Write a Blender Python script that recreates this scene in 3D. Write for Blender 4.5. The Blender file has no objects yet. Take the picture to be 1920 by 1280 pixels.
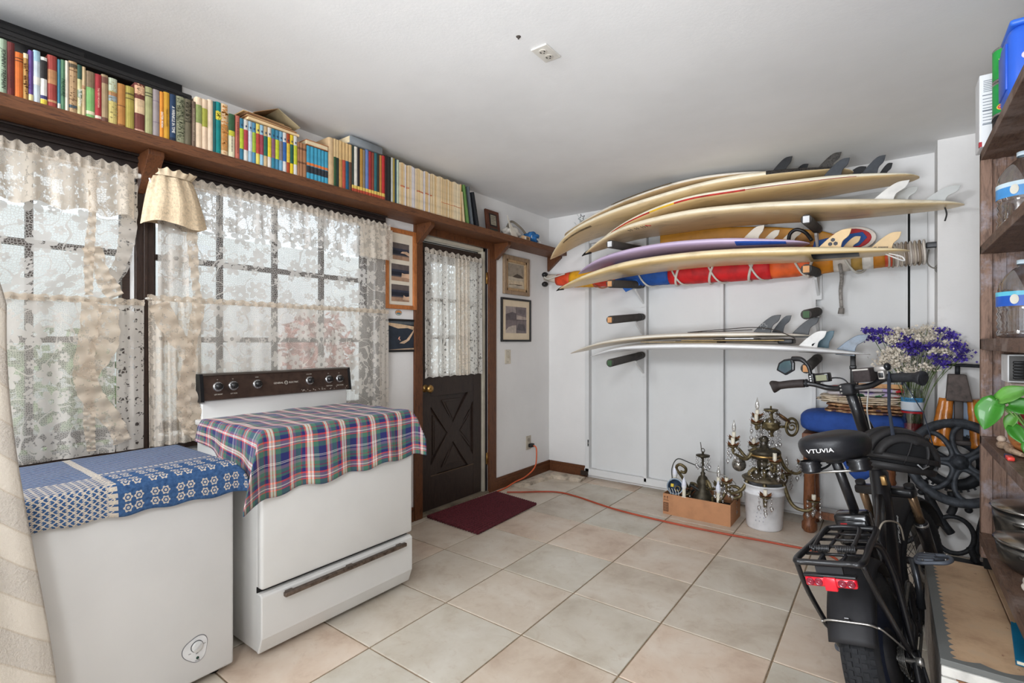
import bpy, bmesh, math, random
from mathutils import Matrix, Vector, Euler
random.seed(7)
PI = math.pi
C = bpy.context.scene.collection
S = bpy.context.scene
# ---------------------------------------------------------------- camera, sky, lights, exposure
cd = bpy.data.cameras.new('camera'); cam = bpy.data.objects.new('camera', cd); C.objects.link(cam)
cam.location = (2.70, -4.23, 1.27); cam.rotation_euler = (PI/2, 0, 0.6414)
cd.sensor_width = 36; cd.lens = 946/1920*36; cd.clip_start = 0.05
S.camera = cam
w = bpy.data.worlds.new('sky'); S.world = w; w.use_nodes = True
w.node_tree.nodes['Background'].inputs[0].default_value = (0.86, 0.93, 1.0, 1)
w.node_tree.nodes['Background'].inputs[1].default_value = 1.4
def area(name, loc, target, sx, sy, power, col=(1, 1, 1), spread=180):
    l = bpy.data.lights.new(name, 'AREA'); l.shape = 'RECTANGLE'; l.size = sx; l.size_y = sy
    l.energy = power; l.color = col; l.spread = math.radians(spread)
    o = bpy.data.objects.new(name, l); C.objects.link(o); o.location = loc
    o.rotation_euler = (Vector(target)-Vector(loc)).to_track_quat('-Z', 'Y').to_euler()
    return o
area('left_softlight', (0.6, -5.4, 2.2), (1.9, -0.6, 0.9), 0.8, 0.5, 37, (0.94, 0.98, 1.03))
area('right_softlight', (2.85, -5.2, 2.3), (2.0, -0.4, 1.2), 0.6, 0.5, 25, (0.95, 0.98, 1.02))
area('ceiling_fill', (2.3, -5.2, 0.9), (1.6, -0.7, 2.45), 0.9, 0.6, 12, (0.93, 0.98, 1.04), 80)  # added fill lamp behind the camera, brightens ceiling and upper back wall
S.view_settings.view_transform = 'Standard'; S.view_settings.look = 'None'
S.view_settings.gamma = 1; S.view_settings.use_curve_mapping = False
S.view_settings.exposure = 0.55
# ---------------------------------------------------------------- materials
def lin(c):
    return tuple(((v/255)/12.92 if v/255 <= .04045 else ((v/255+.055)/1.055)**2.4) for v in c)+(1,)
class NT:
    def __init__(s, name):
        s.m = bpy.data.materials.new(name); s.m.use_nodes = True; s.t = s.m.node_tree
        s.b = s.t.nodes['Principled BSDF']; s.out = s.t.nodes['Material Output']
    def n(s, typ, **kw):
        nd = s.t.nodes.new(typ)
        for k, v in kw.items():
            if k == 'ins':
                for i, x in v.items(): s.put(nd.inputs[i], x)
            else: setattr(nd, k, v)
        return nd
    def put(s, sock, x):
        if hasattr(x, 'is_output'): s.t.links.new(x, sock)
        elif isinstance(x, bpy.types.Node): s.t.links.new(x.outputs[0], sock)
        else: sock.default_value = x
    def math(s, op, a, b=0.0, c=None):
        nd = s.n('ShaderNodeMath', operation=op, ins={0: a, 1: b})
        if c is not None: s.put(nd.inputs[2], c)
        return nd.outputs[0]
    def mix(s, f, a, b, blend='MIX'):
        nd = s.n('ShaderNodeMix', data_type='RGBA', blend_type=blend)
        s.put(nd.inputs[0], f); s.put(nd.inputs[6], a); s.put(nd.inputs[7], b)
        return nd.outputs[2]
    def ramp(s, f, stops, interp='LINEAR'):
        nd = s.n('ShaderNodeValToRGB'); cr = nd.color_ramp; cr.interpolation = interp
        while len(cr.elements) < len(stops): cr.elements.new(.5)
        for e, (p, c) in zip(cr.elements, stops): e.position = p; e.color = c
        s.put(nd.inputs[0], f); return nd.outputs[0]
    def coord(s, kind='Object', scale=(1, 1, 1)):
        tc = s.n('ShaderNodeTexCoord'); mp = s.n('ShaderNodeMapping')
        s.t.links.new(tc.outputs[kind], mp.inputs[0]); mp.inputs[3].default_value = scale
        return mp.outputs[0]
    def noise(s, vec, scale, detail=3, rough=.55, dist=0):
        nd = s.n('ShaderNodeTexNoise', ins={'Vector': vec, 'Scale': scale, 'Detail': detail, 'Roughness': rough, 'Distortion': dist})
        return nd.outputs[0]
    def bump(s, h, strength=.3, dist=.01):
        nd = s.n('ShaderNodeBump', ins={'Height': h, 'Strength': strength, 'Distance': dist})
        s.put(s.b.inputs['Normal'], nd.outputs[0])
    def col(s, x): s.put(s.b.inputs['Base Color'], x)
    def set(s, **kw):
        for k, v in kw.items(): s.put(s.b.inputs[k.replace('_', ' ')], v)
        return s
_cache = {}
def mk(c, rough=.5, metal=0, var=.12, vs=9, bump=0, bs=120, spec=.4, coat=0, sheen=0):
    """plain procedural material: a base colour with soft noise variation, optional fine relief"""
    key = (tuple(c), rough, metal, var, vs, bump, bs, spec, coat, sheen)
    if key in _cache: return _cache[key]
    t = NT('paint'); v = t.coord()
    a = lin(c); b = tuple(x*(1-var*1.6) for x in a[:3])+(1,); d = tuple(min(1, x*(1+var)) for x in a[:3])+(1,)
    t.col(t.ramp(t.noise(v, vs, 4), [(.3, b), (.5, a), (.72, d)]))
    t.set(Roughness=rough, Metallic=metal, Specular_IOR_Level=spec, Coat_Weight=coat, Sheen_Weight=sheen)
    if bump: t.bump(t.noise(v, bs, 2), bump, .004)
    _cache[key] = t.m; return t.m
def wood(c1, c2, rough=.45, stretch=(1, 1, 1), scale=14, bump=.15, wear=None):
    key = ('w', c1, c2, rough, stretch, scale, wear)
    if key in _cache: return _cache[key]
    t = NT('wood'); v = t.coord('Object', stretch)
    g = t.noise(v, scale, 6, .65, 1.2); g2 = t.noise(v, scale*5, 3, .6, .4)
    m = t.math('ADD', t.math('MULTIPLY', g, .7), t.math('MULTIPLY', g2, .3))
    col = t.ramp(m, [(.36, lin(c2)), (.5, lin(c1)), (.66, tuple(min(1, x*1.25) for x in lin(c1)[:3])+(1,))])
    if wear:
        vv = t.coord(); f = t.ramp(t.noise(vv, 7, 5, .7), [(.52, (0, 0, 0, 1)), (.66, (.7, .7, .7, 1))])
        col = t.mix(f, col, lin(wear))
    t.col(col); t.set(Roughness=rough, Specular_IOR_Level=.4)
    t.bump(g2, bump, .003); _cache[key] = t.m; return t.m
def glassm(tint=(1, 1, 1), gloss=.08, rough=.02):
    key = ('g', tint, gloss)
    if key in _cache: return _cache[key]
    t = NT('clear'); tr = t.n('ShaderNodeBsdfTransparent', ins={0: tint+(1,)}); gl = t.n('ShaderNodeBsdfGlossy', ins={'Roughness': rough})
    lw = t.n('ShaderNodeLayerWeight', ins={0: .45})
    f = t.math('ADD', t.math('MULTIPLY', lw.outputs[1], .55), gloss)
    mx = t.n('ShaderNodeMixShader', ins={0: f, 1: tr, 2: gl}); t.t.links.new(mx.outputs[0], t.out.inputs[0])
    _cache[key] = t.m; return t.m
# ---------------------------------------------------------------- mesh builder
def wmat(o):
    M = Matrix.LocRotScale(o.location, o.rotation_euler, None)
    return wmat(o.parent) @ M if o.parent else M
class MB:
    def __init__(s): s.b = bmesh.new(); s.uv = None
    def _merge(s, verts, M):
        if M is not None: bmesh.ops.transform(s.b, matrix=M, verts=verts)
    def box(s, x0, x1, y0, y1, z0, z1, M=None):
        vs = [s.b.verts.new((x, y, z)) for x in (x0, x1) for y in (y0, y1) for z in (z0, z1)]
        for f in ((0, 1, 3, 2), (4, 6, 7, 5), (0, 4, 5, 1), (2, 3, 7, 6), (0, 2, 6, 4), (1, 5, 7, 3)):
            s.b.faces.new([vs[i] for i in f])
        s._merge(vs, M); return s
    def rbox(s, x0, x1, y0, y1, z0, z1, r=.01, seg=2, M=None):
        t = bmesh.new()
        vs = [t.verts.new((x, y, z)) for x in (x0, x1) for y in (y0, y1) for z in (z0, z1)]
        for f in ((0, 1, 3, 2), (4, 6, 7, 5), (0, 4, 5, 1), (2, 3, 7, 6), (0, 2, 6, 4), (1, 5, 7, 3)):
            t.faces.new([vs[i] for i in f])
        bmesh.ops.bevel(t, geom=list(t.edges), offset=r, segments=seg, profile=.5, affect='EDGES')
        s.add(t, M, True); return s
    def add(s, t, M=None, smooth=False):
        mp = {}
        for v in t.verts: mp[v] = s.b.verts.new(M @ v.co if M is not None else v.co)
        for f in t.faces:
            try: nf = s.b.faces.new([mp[v] for v in f.verts]); nf.smooth = smooth or f.smooth
            except ValueError: pass
        t.free()
    def ring(s, loops, close_u=True, cap=True, smooth=True):
        """skin a list of vertex loops"""
        L = [[s.b.verts.new(p) for p in lp] for lp in loops]; n = len(L[0])
        for a, b in zip(L, L[1:]):
            for i in range(n if close_u else n-1):
                j = (i+1) % n
                try: f = s.b.faces.new((a[i], a[j], b[j], b[i])); f.smooth = smooth
                except ValueError: pass
        if cap and close_u:
            for lp in (L[0][::-1], L[-1]):
                try: s.b.faces.new(lp)
                except ValueError: pass
        return L
    def tube(s, pts, r, seg=8, closed=False, cap=True, flat=1.0):
        pts = [Vector(p) for p in pts]; n = len(pts); rs = r if isinstance(r, (list, tuple)) else [r]*n
        loops = []; up = None
        for i, p in enumerate(pts):
            if closed: d = pts[(i+1) % n]-pts[i-1]
            else: d = pts[min(i+1, n-1)]-pts[max(i-1, 0)]
            d.normalize()
            if up is None:
                up = Vector((0, 0, 1)) if abs(d.z) < .9 else Vector((1, 0, 0))
            a = up-d*up.dot(d); a.normalize(); up = a; b = d.cross(a)
            loops.append([p+(a*math.cos(t)*flat+b*math.sin(t))*rs[i] for t in [2*PI*k/seg for k in range(seg)]])
        if closed: loops.append(loops[0]); s.ring(loops, cap=False)
        else: s.ring(loops, cap=cap)
        return s
    def cyl(s, p0, p1, r0, r1=None, seg=14):
        r1 = r0 if r1 is None else r1
        return s.tube([p0, p1], [r0, r1], seg)
    def lathe(s, prof, M=None, seg=20, a0=0, a1=2*PI):
        full = abs(a1-a0-2*PI) < 1e-6; k = seg if full else seg+1
        loops = [[Vector((max(r, 1e-5)*math.cos(a0+(a1-a0)*i/seg), max(r, 1e-5)*math.sin(a0+(a1-a0)*i/seg), z)) for i in range(k)] for r, z in prof]
        if M is not None: loops = [[M @ p for p in lp] for lp in loops]
        s.ring(loops, close_u=full, cap=False); return s
    def sphere(s, c, r, seg=12, rings=8, M=None):
        r = r if isinstance(r, (tuple, list)) else (r, r, r); c = Vector(c)
        loops = []
        for j in range(rings+1):
            t = PI*j/rings; q = max(math.sin(t), 1e-4)
            loops.append([c+Vector((r[0]*q*math.cos(2*PI*i/seg), r[1]*q*math.sin(2*PI*i/seg), -r[2]*math.cos(t))) for i in range(seg)])
        if M is not None: loops = [[M @ p for p in lp] for lp in loops]
        s.ring(loops, cap=False); return s
    def prism(s, poly, t, M=None, smooth=False):
        """2D outline extruded by t along local Z"""
        a = [s.b.verts.new((x, y, 0)) for x, y in poly]; b = [s.b.verts.new((x, y, t)) for x, y in poly]; n = len(a)
        s.b.faces.new(a[::-1]); s.b.faces.new(b)
        for i in range(n):
            f = s.b.faces.new((a[i], a[(i+1) % n], b[(i+1) % n], b[i])); f.smooth = smooth
        s._merge(a+b, M); return s
    def grid(s, nu, nv, fn, uv=None, thick=0):
        if s.uv is None: s.uv = s.b.loops.layers.uv.new('UVMap')
        V = [[s.b.verts.new(fn(i/nu, j/nv)) for j in range(nv+1)] for i in range(nu+1)]
        for i in range(nu):
            for j in range(nv):
                f = s.b.faces.new((V[i][j], V[i+1][j], V[i+1][j+1], V[i][j+1])); f.smooth = True
                for l, (a, b) in zip(f.loops, ((i, j), (i+1, j), (i+1, j+1), (i, j+1))):
                    l[s.uv].uv = uv(a/nu, b/nv) if uv else (a/nu, b/nv)
        return s
    def build(s, name, m, parent=None, label=None, cat=None, group=None, kind=None, bevel=0, solid=0, sub=0, smooth=None, recalc=True, local=False):
        if recalc: bmesh.ops.recalc_face_normals(s.b, faces=list(s.b.faces))
        me = bpy.data.meshes.new(name)
        if parent is not None and not local:
            bmesh.ops.transform(s.b, matrix=wmat(parent).inverted(), verts=list(s.b.verts))
        if smooth is not None:
            for f in s.b.faces: f.smooth = smooth
        s.b.to_mesh(me); s.b.free()
        o = bpy.data.objects.new(name, me); C.objects.link(o); o.parent = parent
        if m is not None: me.materials.append(m)
        if solid:
            md = o.modifiers.new('solid', 'SOLIDIFY'); md.thickness = solid; md.offset = 0
        if bevel:
            md = o.modifiers.new('bevel', 'BEVEL'); md.width = bevel; md.segments = 2; md.limit_method = 'ANGLE'; md.angle_limit = .6
        if sub:
            md = o.modifiers.new('sub', 'SUBSURF'); md.levels = sub; md.render_levels = sub
        return tag(o, label, cat, group, kind)
def tag(o, label=None, cat=None, group=None, kind=None):
    for k, v in (('label', label), ('category', cat), ('group', group), ('kind', kind)):
        if v: o[k] = v
    return o
def thing(name, label, cat, loc=(0, 0, 0), rot=(0, 0, 0), group=None):
    o = bpy.data.objects.new(name, None); C.objects.link(o); o.empty_display_size = .05
    o.location = loc; o.rotation_euler = rot
    return tag(o, label, cat, group)
def dup(o, parent=None, loc=None, rot=None):
    c = o.copy(); C.objects.link(c)
    if parent is not None: c.parent = parent
    if loc is not None: c.location = loc
    if rot is not None: c.rotation_euler = rot
    for ch in list(o.children): dup(ch, c)
    return c
def text(body, size, M, name, m, parent, depth=.0006, squeeze=1.0, spacing=1.0, shear=0):
    """lettering as real raised geometry"""
    cu = bpy.data.curves.new(name, 'FONT'); cu.body = body; cu.size = size; cu.extrude = depth
    cu.align_x = 'CENTER'; cu.align_y = 'CENTER'; cu.resolution_u = 2; cu.space_character = spacing; cu.shear = shear
    o = bpy.data.objects.new('tmp_text', cu); C.objects.link(o)
    dg = bpy.context.evaluated_depsgraph_get(); dg.update()
    me = bpy.data.meshes.new_from_object(o.evaluated_get(dg)); bpy.data.objects.remove(o)
    me.name = name; W = Matrix(M) @ Matrix.Diagonal((squeeze, 1, 1, 1))
    if parent is not None: W = wmat(parent).inverted() @ W
    me.transform(W); me.materials.clear(); me.materials.append(m)
    ob = bpy.data.objects.new(name, me); C.objects.link(ob); ob.parent = parent
    return ob
def frameM(o, x, y):
    """matrix with origin o, local x and y axes as given"""
    x = Vector(x).normalized(); y = Vector(y); y = (y-x*x.dot(y)).normalized(); z = x.cross(y)
    M = Matrix((x, y, z)).transposed().to_4x4(); M.translation = Vector(o); return M
def cr(pts, n=8, closed=False):
    """Catmull-Rom through points"""
    P = [Vector(p) for p in pts]; out = []; m = len(P)
    for i in range(m if closed else m-1):
        g = lambda k: P[k % m] if closed else P[min(max(k, 0), m-1)]
        a, b, c, d = g(i-1), g(i), g(i+1), g(i+2)
        for k in range(n):
            t = k/n
            out.append(.5*((2*b)+(c-a)*t+(2*a-5*b+4*c-d)*t*t+(3*b-a-3*c+d)*t**3))
    if not closed: out.append(P[-1])
    return out
def lerp(a, b, t): return a+(b-a)*t
# ================================================================ the room
H = 2.485
# plaster
def plaster(c, dirt, name='plaster', bs=60, amt=.12):
    t = NT(name); v = t.coord(); n1 = t.noise(v, 1.6, 5, .6); n2 = t.noise(v, bs, 3)
    col = t.ramp(n1, [(.3, tuple(x*.93 for x in lin(c)[:3])+(1,)), (.6, lin(c))])
    f = t.ramp(t.noise(v, 3.1, 6, .75), [(.62, (0, 0, 0, 1)), (.8, (.55, .55, .55, 1))])
    t.col(t.mix(f, col, lin(dirt))); t.set(Roughness=.75, Specular_IOR_Level=.25); t.bump(n2, amt, .006); return t.m
M_wall = plaster((233, 231, 229), (205, 200, 196))
M_ceil = plaster((238, 238, 238), (244, 244, 244), bs=90, amt=.07)
M_white = plaster((220, 220, 219), (208, 203, 198), bs=40, amt=.08)
M_trim = wood((98, 58, 32), (58, 32, 18), stretch=(6, 6, 1))
M_trimh = wood((98, 58, 32), (58, 32, 18), stretch=(6, 1, 6))
M_dark = wood((58, 42, 34), (36, 26, 22), stretch=(4, 1, 6), rough=.4)
M_darkv = wood((58, 42, 34), (36, 26, 22), stretch=(6, 6, 1), rough=.4)
M_shelf = wood((108, 68, 42), (66, 38, 24), stretch=(7, .8, 7), rough=.5)
# floor: grout bed and single tiles
M_grout = mk((142, 122, 98), .9, var=.2, vs=40)
fl = MB().box(-.02, 3.57, -6.3, .02, -.12, -.004).build('floor', M_grout, kind='structure')
def tilemat():
    t = NT('tile'); oi = t.n('ShaderNodeObjectInfo'); tc = t.n('ShaderNodeTexCoord')
    ad = t.n('ShaderNodeVectorMath', operation='ADD'); t.t.links.new(tc.outputs['Object'], ad.inputs[0])
    sc = t.n('ShaderNodeVectorMath', operation='SCALE'); t.t.links.new(oi.outputs['Location'], sc.inputs[0]); sc.inputs['Scale'].default_value = 3.7
    t.t.links.new(sc.outputs[0], ad.inputs[1])
    n = t.noise(ad.outputs[0], 3.2, 7, .62, .3); n2 = t.noise(ad.outputs[0], 14, 5, .7, .8)
    a = t.ramp(n, [(.28, lin((186, 158, 136))), (.48, lin((214, 193, 173))), (.7, lin((224, 210, 194)))])
    b = t.ramp(n, [(.28, lin((174, 162, 144))), (.48, lin((200, 192, 177))), (.7, lin((214, 208, 196)))])
    c = t.mix(oi.outputs['Random'], a, b)
    c = t.mix(t.ramp(n2, [(.55, (0, 0, 0, 1)), (.75, (.35, .35, .35, 1))]), c, lin((168, 138, 112)))
    t.col(c); t.set(Roughness=t.ramp(n2, [(.3, (.32,)*3+(1,)), (.7, (.5,)*3+(1,))]), Specular_IOR_Level=.4); t.bump(n2, .06, .002); return t.m
M_tile = tilemat()
TS = .452; TX = 1.876; TY = -2.002; gap = .0035
shared = None
for i in range(-5, 5):
    for j in range(-10, 6):
        x0 = max(TX+i*TS+gap, 0.003); x1 = min(TX+(i+1)*TS-gap, 3.54); y0 = max(TY+j*TS+gap, -6.25); y1 = min(TY+(j+1)*TS-gap, -.003)
        if x1-x0 < .02 or y1-y0 < .02: continue
        full = x1-x0 > TS-2.1*gap and y1-y0 > TS-2.1*gap
        cx, cy = (x0+x1)/2, (y0+y1)/2; hx, hy = (x1-x0)/2, (y1-y0)/2
        if full and shared:
            o = bpy.data.objects.new('tile', shared); C.objects.link(o)
        else:
            mb = MB(); e = .003
            mb.ring([[(-hx, -hy, -.004), (hx, -hy, -.004), (hx, hy, -.004), (-hx, hy, -.004)],
                     [(-hx, -hy, -.0015), (hx, -hy, -.0015), (hx, hy, -.0015), (-hx, hy, -.0015)],
                     [(-hx+e, -hy+e, 0), (hx-e, -hy+e, 0), (hx-e, hy-e, 0), (-hx+e, hy-e, 0)]], smooth=False)
            o = mb.build('tile', M_tile)
            if full: shared = o.data
        o.parent = fl; o.location = (cx, cy, 0)
# walls
DY0, DY1 = -1.705, -.955       # door opening
W2a, W2b = -3.365, -2.09       # window_2 opening
W1a, W1b = -4.70, -3.435       # window_1 opening
WZ0, WZ1 = .80, 2.09
mb = MB()
T = -.16
mb.box(T, 0, DY1, .16, 0, H); mb.box(T, 0, DY0, DY1, 2.07, H); mb.box(T, 0, W2b, DY0, 0, H)
mb.box(T, 0, W1a, W2b, WZ1, H); mb.box(T, 0, W1a, W2b, 0, WZ0); mb.box(T, 0, W2a, W1b, WZ0, WZ1); mb.box(T, 0, -6.3, W1a, 0, H)
mb.build('wall_left', M_wall, kind='structure')
MB().box(-.16, 3.72, 0, .16, 0, H).build('wall_back', M_wall, kind='structure')
MB().box(3.56, 3.72, -6.3, 0, 0, H).build('wall_right', M_wall, kind='structure')
MB().box(-.16, 3.72, -6.3, .16, H, H+.12).build('ceiling', M_ceil, kind='structure')
MB().box(2.936, 3.56, -.25, 0, 0, H).build('trim_1', M_wall, kind='structure')   # boxed-out pier in the right back corner
mb = MB().box(-.16, .35, -6.45, -6.3, 0, H); mb.box(2.9, 3.72, -6.45, -6.3, 0, H); mb.box(.35, 2.9, -6.45, -6.3, 2.2, H)
mb.build('wall_front', M_wall, kind='structure')
# baseboards
def base(name, x0, x1, y0, y1):
    mb = MB()
    if x1-x0 > y1-y0: mb.box(x0, x1, y0, y1, 0.0, .075); mb.box(x0, x1, y0+.005, y1, .075, .1)
    else: mb.box(x0, x1, y0, y1, 0.0, .075); mb.box(x0, x1-.005, y0, y1, .075, .1)
    mb.build(name, M_trimh, kind='structure', bevel=.002)
base('baseboard_left', 0, .018, -.865, 0)
base('baseboard_left', 0, .018, -2.06, -1.79)
base('baseboard_back', .018, .43, -.018, 0)
# rough concrete lip around the corner
M_conc = mk((186, 172, 154), .95, var=.35, vs=14, bump=.5, bs=60)
mb = MB()
def lip(a, b, wdt, h):
    a, b = Vector(a), Vector(b); d = (b-a).normalized(); nrm = Vector((-d.y, d.x, 0)); n = 10; loops = []
    for i in range(n+1):
        p = a.lerp(b, i/n); j = lambda: random.uniform(-.006, .006)
        loops.append([p+nrm*wdt*.5+Vector((j(), j(), 0)), p+nrm*wdt*.4+Vector((0, 0, h+j()*.7)), p-nrm*wdt*.4+Vector((0, 0, h+j()*.7)), p-nrm*wdt*.5+Vector((j(), j(), 0))])
    mb.ring(loops, smooth=False)
lip((.10, -.70, 0), (.17, -.20, 0), .09, .022); lip((.17, -.20, 0), (.47, -.16, 0), .12, .03)
mb.build('trim_2', M_conc, kind='structure')
# old panelled white doors covering the back wall
px = [.513, 1.03, 1.66, 2.285, 2.80, 2.93]
Y0 = -.034
pb = MB().box(.44, 2.80, -.008, -.001, .055, 2.28).build('trim_3', M_white, kind='structure')
for a, b in zip(px[:4], px[1:5]):
    MB().box(a+.026, b-.012, Y0, -.008, .096, 2.18).build('panel', M_white, pb)
for x in (.476, 1.03, 1.66, 2.285):
    wd = .036 if x > .5 else .04
    MB().box(x-wd+(.012 if x > .5 else 0), x, Y0-.030, -.008, .06, 2.25).build('batten', M_white, pb, bevel=.002)
MB().box(2.788, 2.80, Y0-.014, -.008, .06, 2.2).build('batten', M_white, pb, bevel=.002)
MB().box(.43, 2.80, Y0-.03, -.008, .035, .095).build('bottom_rail', M_white, pb, bevel=.003)
MB().box(.44, 2.80, Y0-.02, -.008, 2.18, 2.27).build('top_rail', M_white, pb, bevel=.003)
MB().box(2.80, 2.812, -.006, -.001, .03, 2.16).build('gap_shade', mk((30, 28, 28), .9), kind='structure')  # black strip stands in for the shade inside the gap
MB().box(2.812, 2.90, -.03, -.001, 0, 2.16).build('trim_4', M_white, kind='structure', bevel=.003)
mb = MB().box(.463, .475, Y0-.03, Y0-.022, .30, .36); mb.cyl((.469, Y0-.03, .33), (.469, Y0-.04, .33), .006)
mb.build('latch', mk((190, 188, 182), .4, .6), pb)
# corner iron at the panel foot
mb = MB(); mb.box(.40, .47, Y0-.05, Y0-.03, .03, .07); mb.cyl((.43, Y0-.06, .05), (.43, Y0-.02, .05), .02)
mb.build('hinge_iron', mk((60, 50, 44), .7, .5), pb)
# ---- ground, fence and shrubs outside the windows
MB().box(-9, -.2, -9, 5, -.35, -.2).build('ground', mk((200, 192, 180), .9), kind='structure')
t = NT('stucco'); t.col(t.ramp(t.noise(t.coord(), 2, 4), [(.3, lin((226, 224, 220))), (.7, lin((240, 239, 236)))])); t.set(Roughness=.9)
MB().box(-3.3, -3.1, -9, 5, -.3, 2.4).build('garden_wall', t.m, label='white stuccoed garden wall outside beyond the lace-curtained windows', cat='wall')
def bush(c, r, n, cols, label, gname):
    mb = MB()
    for k in range(n):
        d = Vector((random.gauss(0, 1), random.gauss(0, 1), random.gauss(0, 1))).normalized()*random.uniform(.55, 1)
        p = Vector(c)+Vector((d.x*r[0], d.y*r[1], d.z*r[2])); sz = random.uniform(.04, .09)
        a = Vector((random.gauss(0, 1), random.gauss(0, 1), random.gauss(0, 1))).normalized(); b = a.orthogonal().normalized()
        q = [p-a*sz, p+b*sz*.45, p+a*sz, p-b*sz*.45]; V = [mb.b.verts.new(x) for x in q]; mb.b.faces.new(V)
    root = thing(gname, label, 'shrub', (c[0], c[1], -.2))
    mb.build('foliage', mk(cols, .6, var=.4, vs=6), root, recalc=False).__setitem__('kind', 'stuff')
    MB().tube([(c[0], c[1], -.2), (c[0]+.02, c[1], c[2]*.6), (c[0], c[1]+.03, c[2])], [.035, .03, .012], 8).build('stem', mk((96, 76, 56), .9), root)
bush((-2.5, -4.7, 1.5), (.4, .7, .9), 900, (136, 158, 110), 'pale green shrub outside the left window', 'garden_shrub')
bush((-2.6, -3.2, .7), (.3, .5, .7), 600, (150, 168, 126), 'low pale green shrub outside below the right window', 'garden_shrub')
bush((-2.6, -.9, 1.15), (.3, .45, .5), 500, (196, 130, 116), 'reddish flowering shrub outside past the right end of the window', 'flowering_shrub')
# ================================================================ long book shelf on the left wall
SZ = 2.146; SX = .205
sh = thing('wall_shelf', 'long brown wooden shelf of books running along the left wall below the ceiling', 'shelf', (.1, -2.4, 2.1))
MB().box(.0, SX, -4.75, -.002, 2.098, SZ).build('board', M_shelf, sh, bevel=.003)
def bracket(y, w=.036, d=.165, z=1.965):
    poly = [(0, z), (0, 2.098), (d, 2.098), (d, 2.075), (.03, z)]
    M = Matrix(((1, 0, 0, .0), (0, 0, -1, y+w/2), (0, 1, 0, 0), (0, 0, 0, 1)))
    MB().prism(poly, w, M).build('bracket', M_trim, sh, bevel=.002)
bracket(-3.40, .06, .16, 1.93); bracket(-1.755, .04, .165); bracket(-.868, .04); 
poly = [(0, 0), (0, .15), (.15, .15)]
MB().prism([(0, 1.96), (0, 2.098), (.15, 2.098), (.15, 2.08)], .035, Matrix(((1, 0, 0, .003), (0, 0, -1, -.003), (0, 1, 0, 0), (0, 0, 0, 1)))).build('bracket', M_trim, sh, bevel=.002)
M_page = mk((226, 208, 172), .85, var=.1, vs=30)
M_pagew = mk((238, 228, 206), .85, var=.08, vs=30)
def book(y0, y1, zt, c, bands, label, group=None, depth=None, x=.19, lean=0, base=SZ, mat=None, soft=False, cat='book'):
    mut = lambda k: tuple(round((v*.86+sum(k)/3*.14)*.96) for v in k)
    c = mut(c); wd = y1-y0-.0006; h = zt-base; dp = depth or min(.165, .11+h*.16); tk = min(.0028, wd*.16)
    root = thing('book', label, cat, (x-dp/2, (y0+y1)/2, base), (lean, 0, 0), group)
    a = wd/2; X = dp/2; m = mat or mk(c, .62, var=.1, vs=25, bump=.08, bs=200)
    rs = min(.005, a*.35)
    mb = MB(); poly = [(-X, -a), (X-rs, -a), (X-.001, -a*.55), (X, 0), (X-.001, a*.55), (X-rs, a), (-X, a), (-X, a-tk), (X-rs-.002, a-tk), (X-rs-.002, -a+tk), (-X, -a+tk)]
    b = MB().prism(poly, h)
    me = b.b
    W = Matrix.LocRotScale(root.location, root.rotation_euler, None); bmesh.ops.transform(me, matrix=W, verts=list(me.verts)); b.build('cover', m, root)
    p = MB().box(-X+.004, X-rs-.0022, -a+tk+.0001, a-tk-.0001, .003, h-(.0035 if not soft else .0005)); bmesh.ops.transform(p.b, matrix=W, verts=list(p.b.verts)); p.build('pages', M_page, root)
    for f0, f1, bc in bands:
        q = [(X-.006, -a*.98), (X-rs+.0012, -a*1.0), (X+.0002, -a*.55), (X+.0009, 0), (X+.0002, a*.55), (X-rs+.0012, a*1.0), (X-.006, a*.98)]
        bb = MB().prism(q, h*(f1-f0), Matrix.Translation((0, 0, h*f0))); bmesh.ops.transform(bb.b, matrix=W, verts=list(bb.b.verts)); bb.build('spine_label', mk(mut(bc), .6, var=.12, vs=60), root)
    return root
def spine_text(root, s, size, z, col, squeeze=1, x=.19, shear=0, dy=0):
    M = frameM((x+.0016, root.location.y+dy, z), (0, 0, -1), (0, 1, 0)) if True else None
    text(s, size, M, 'lettering', mk(col, .6, var=0), root, .0004, squeeze, shear=shear)
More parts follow.
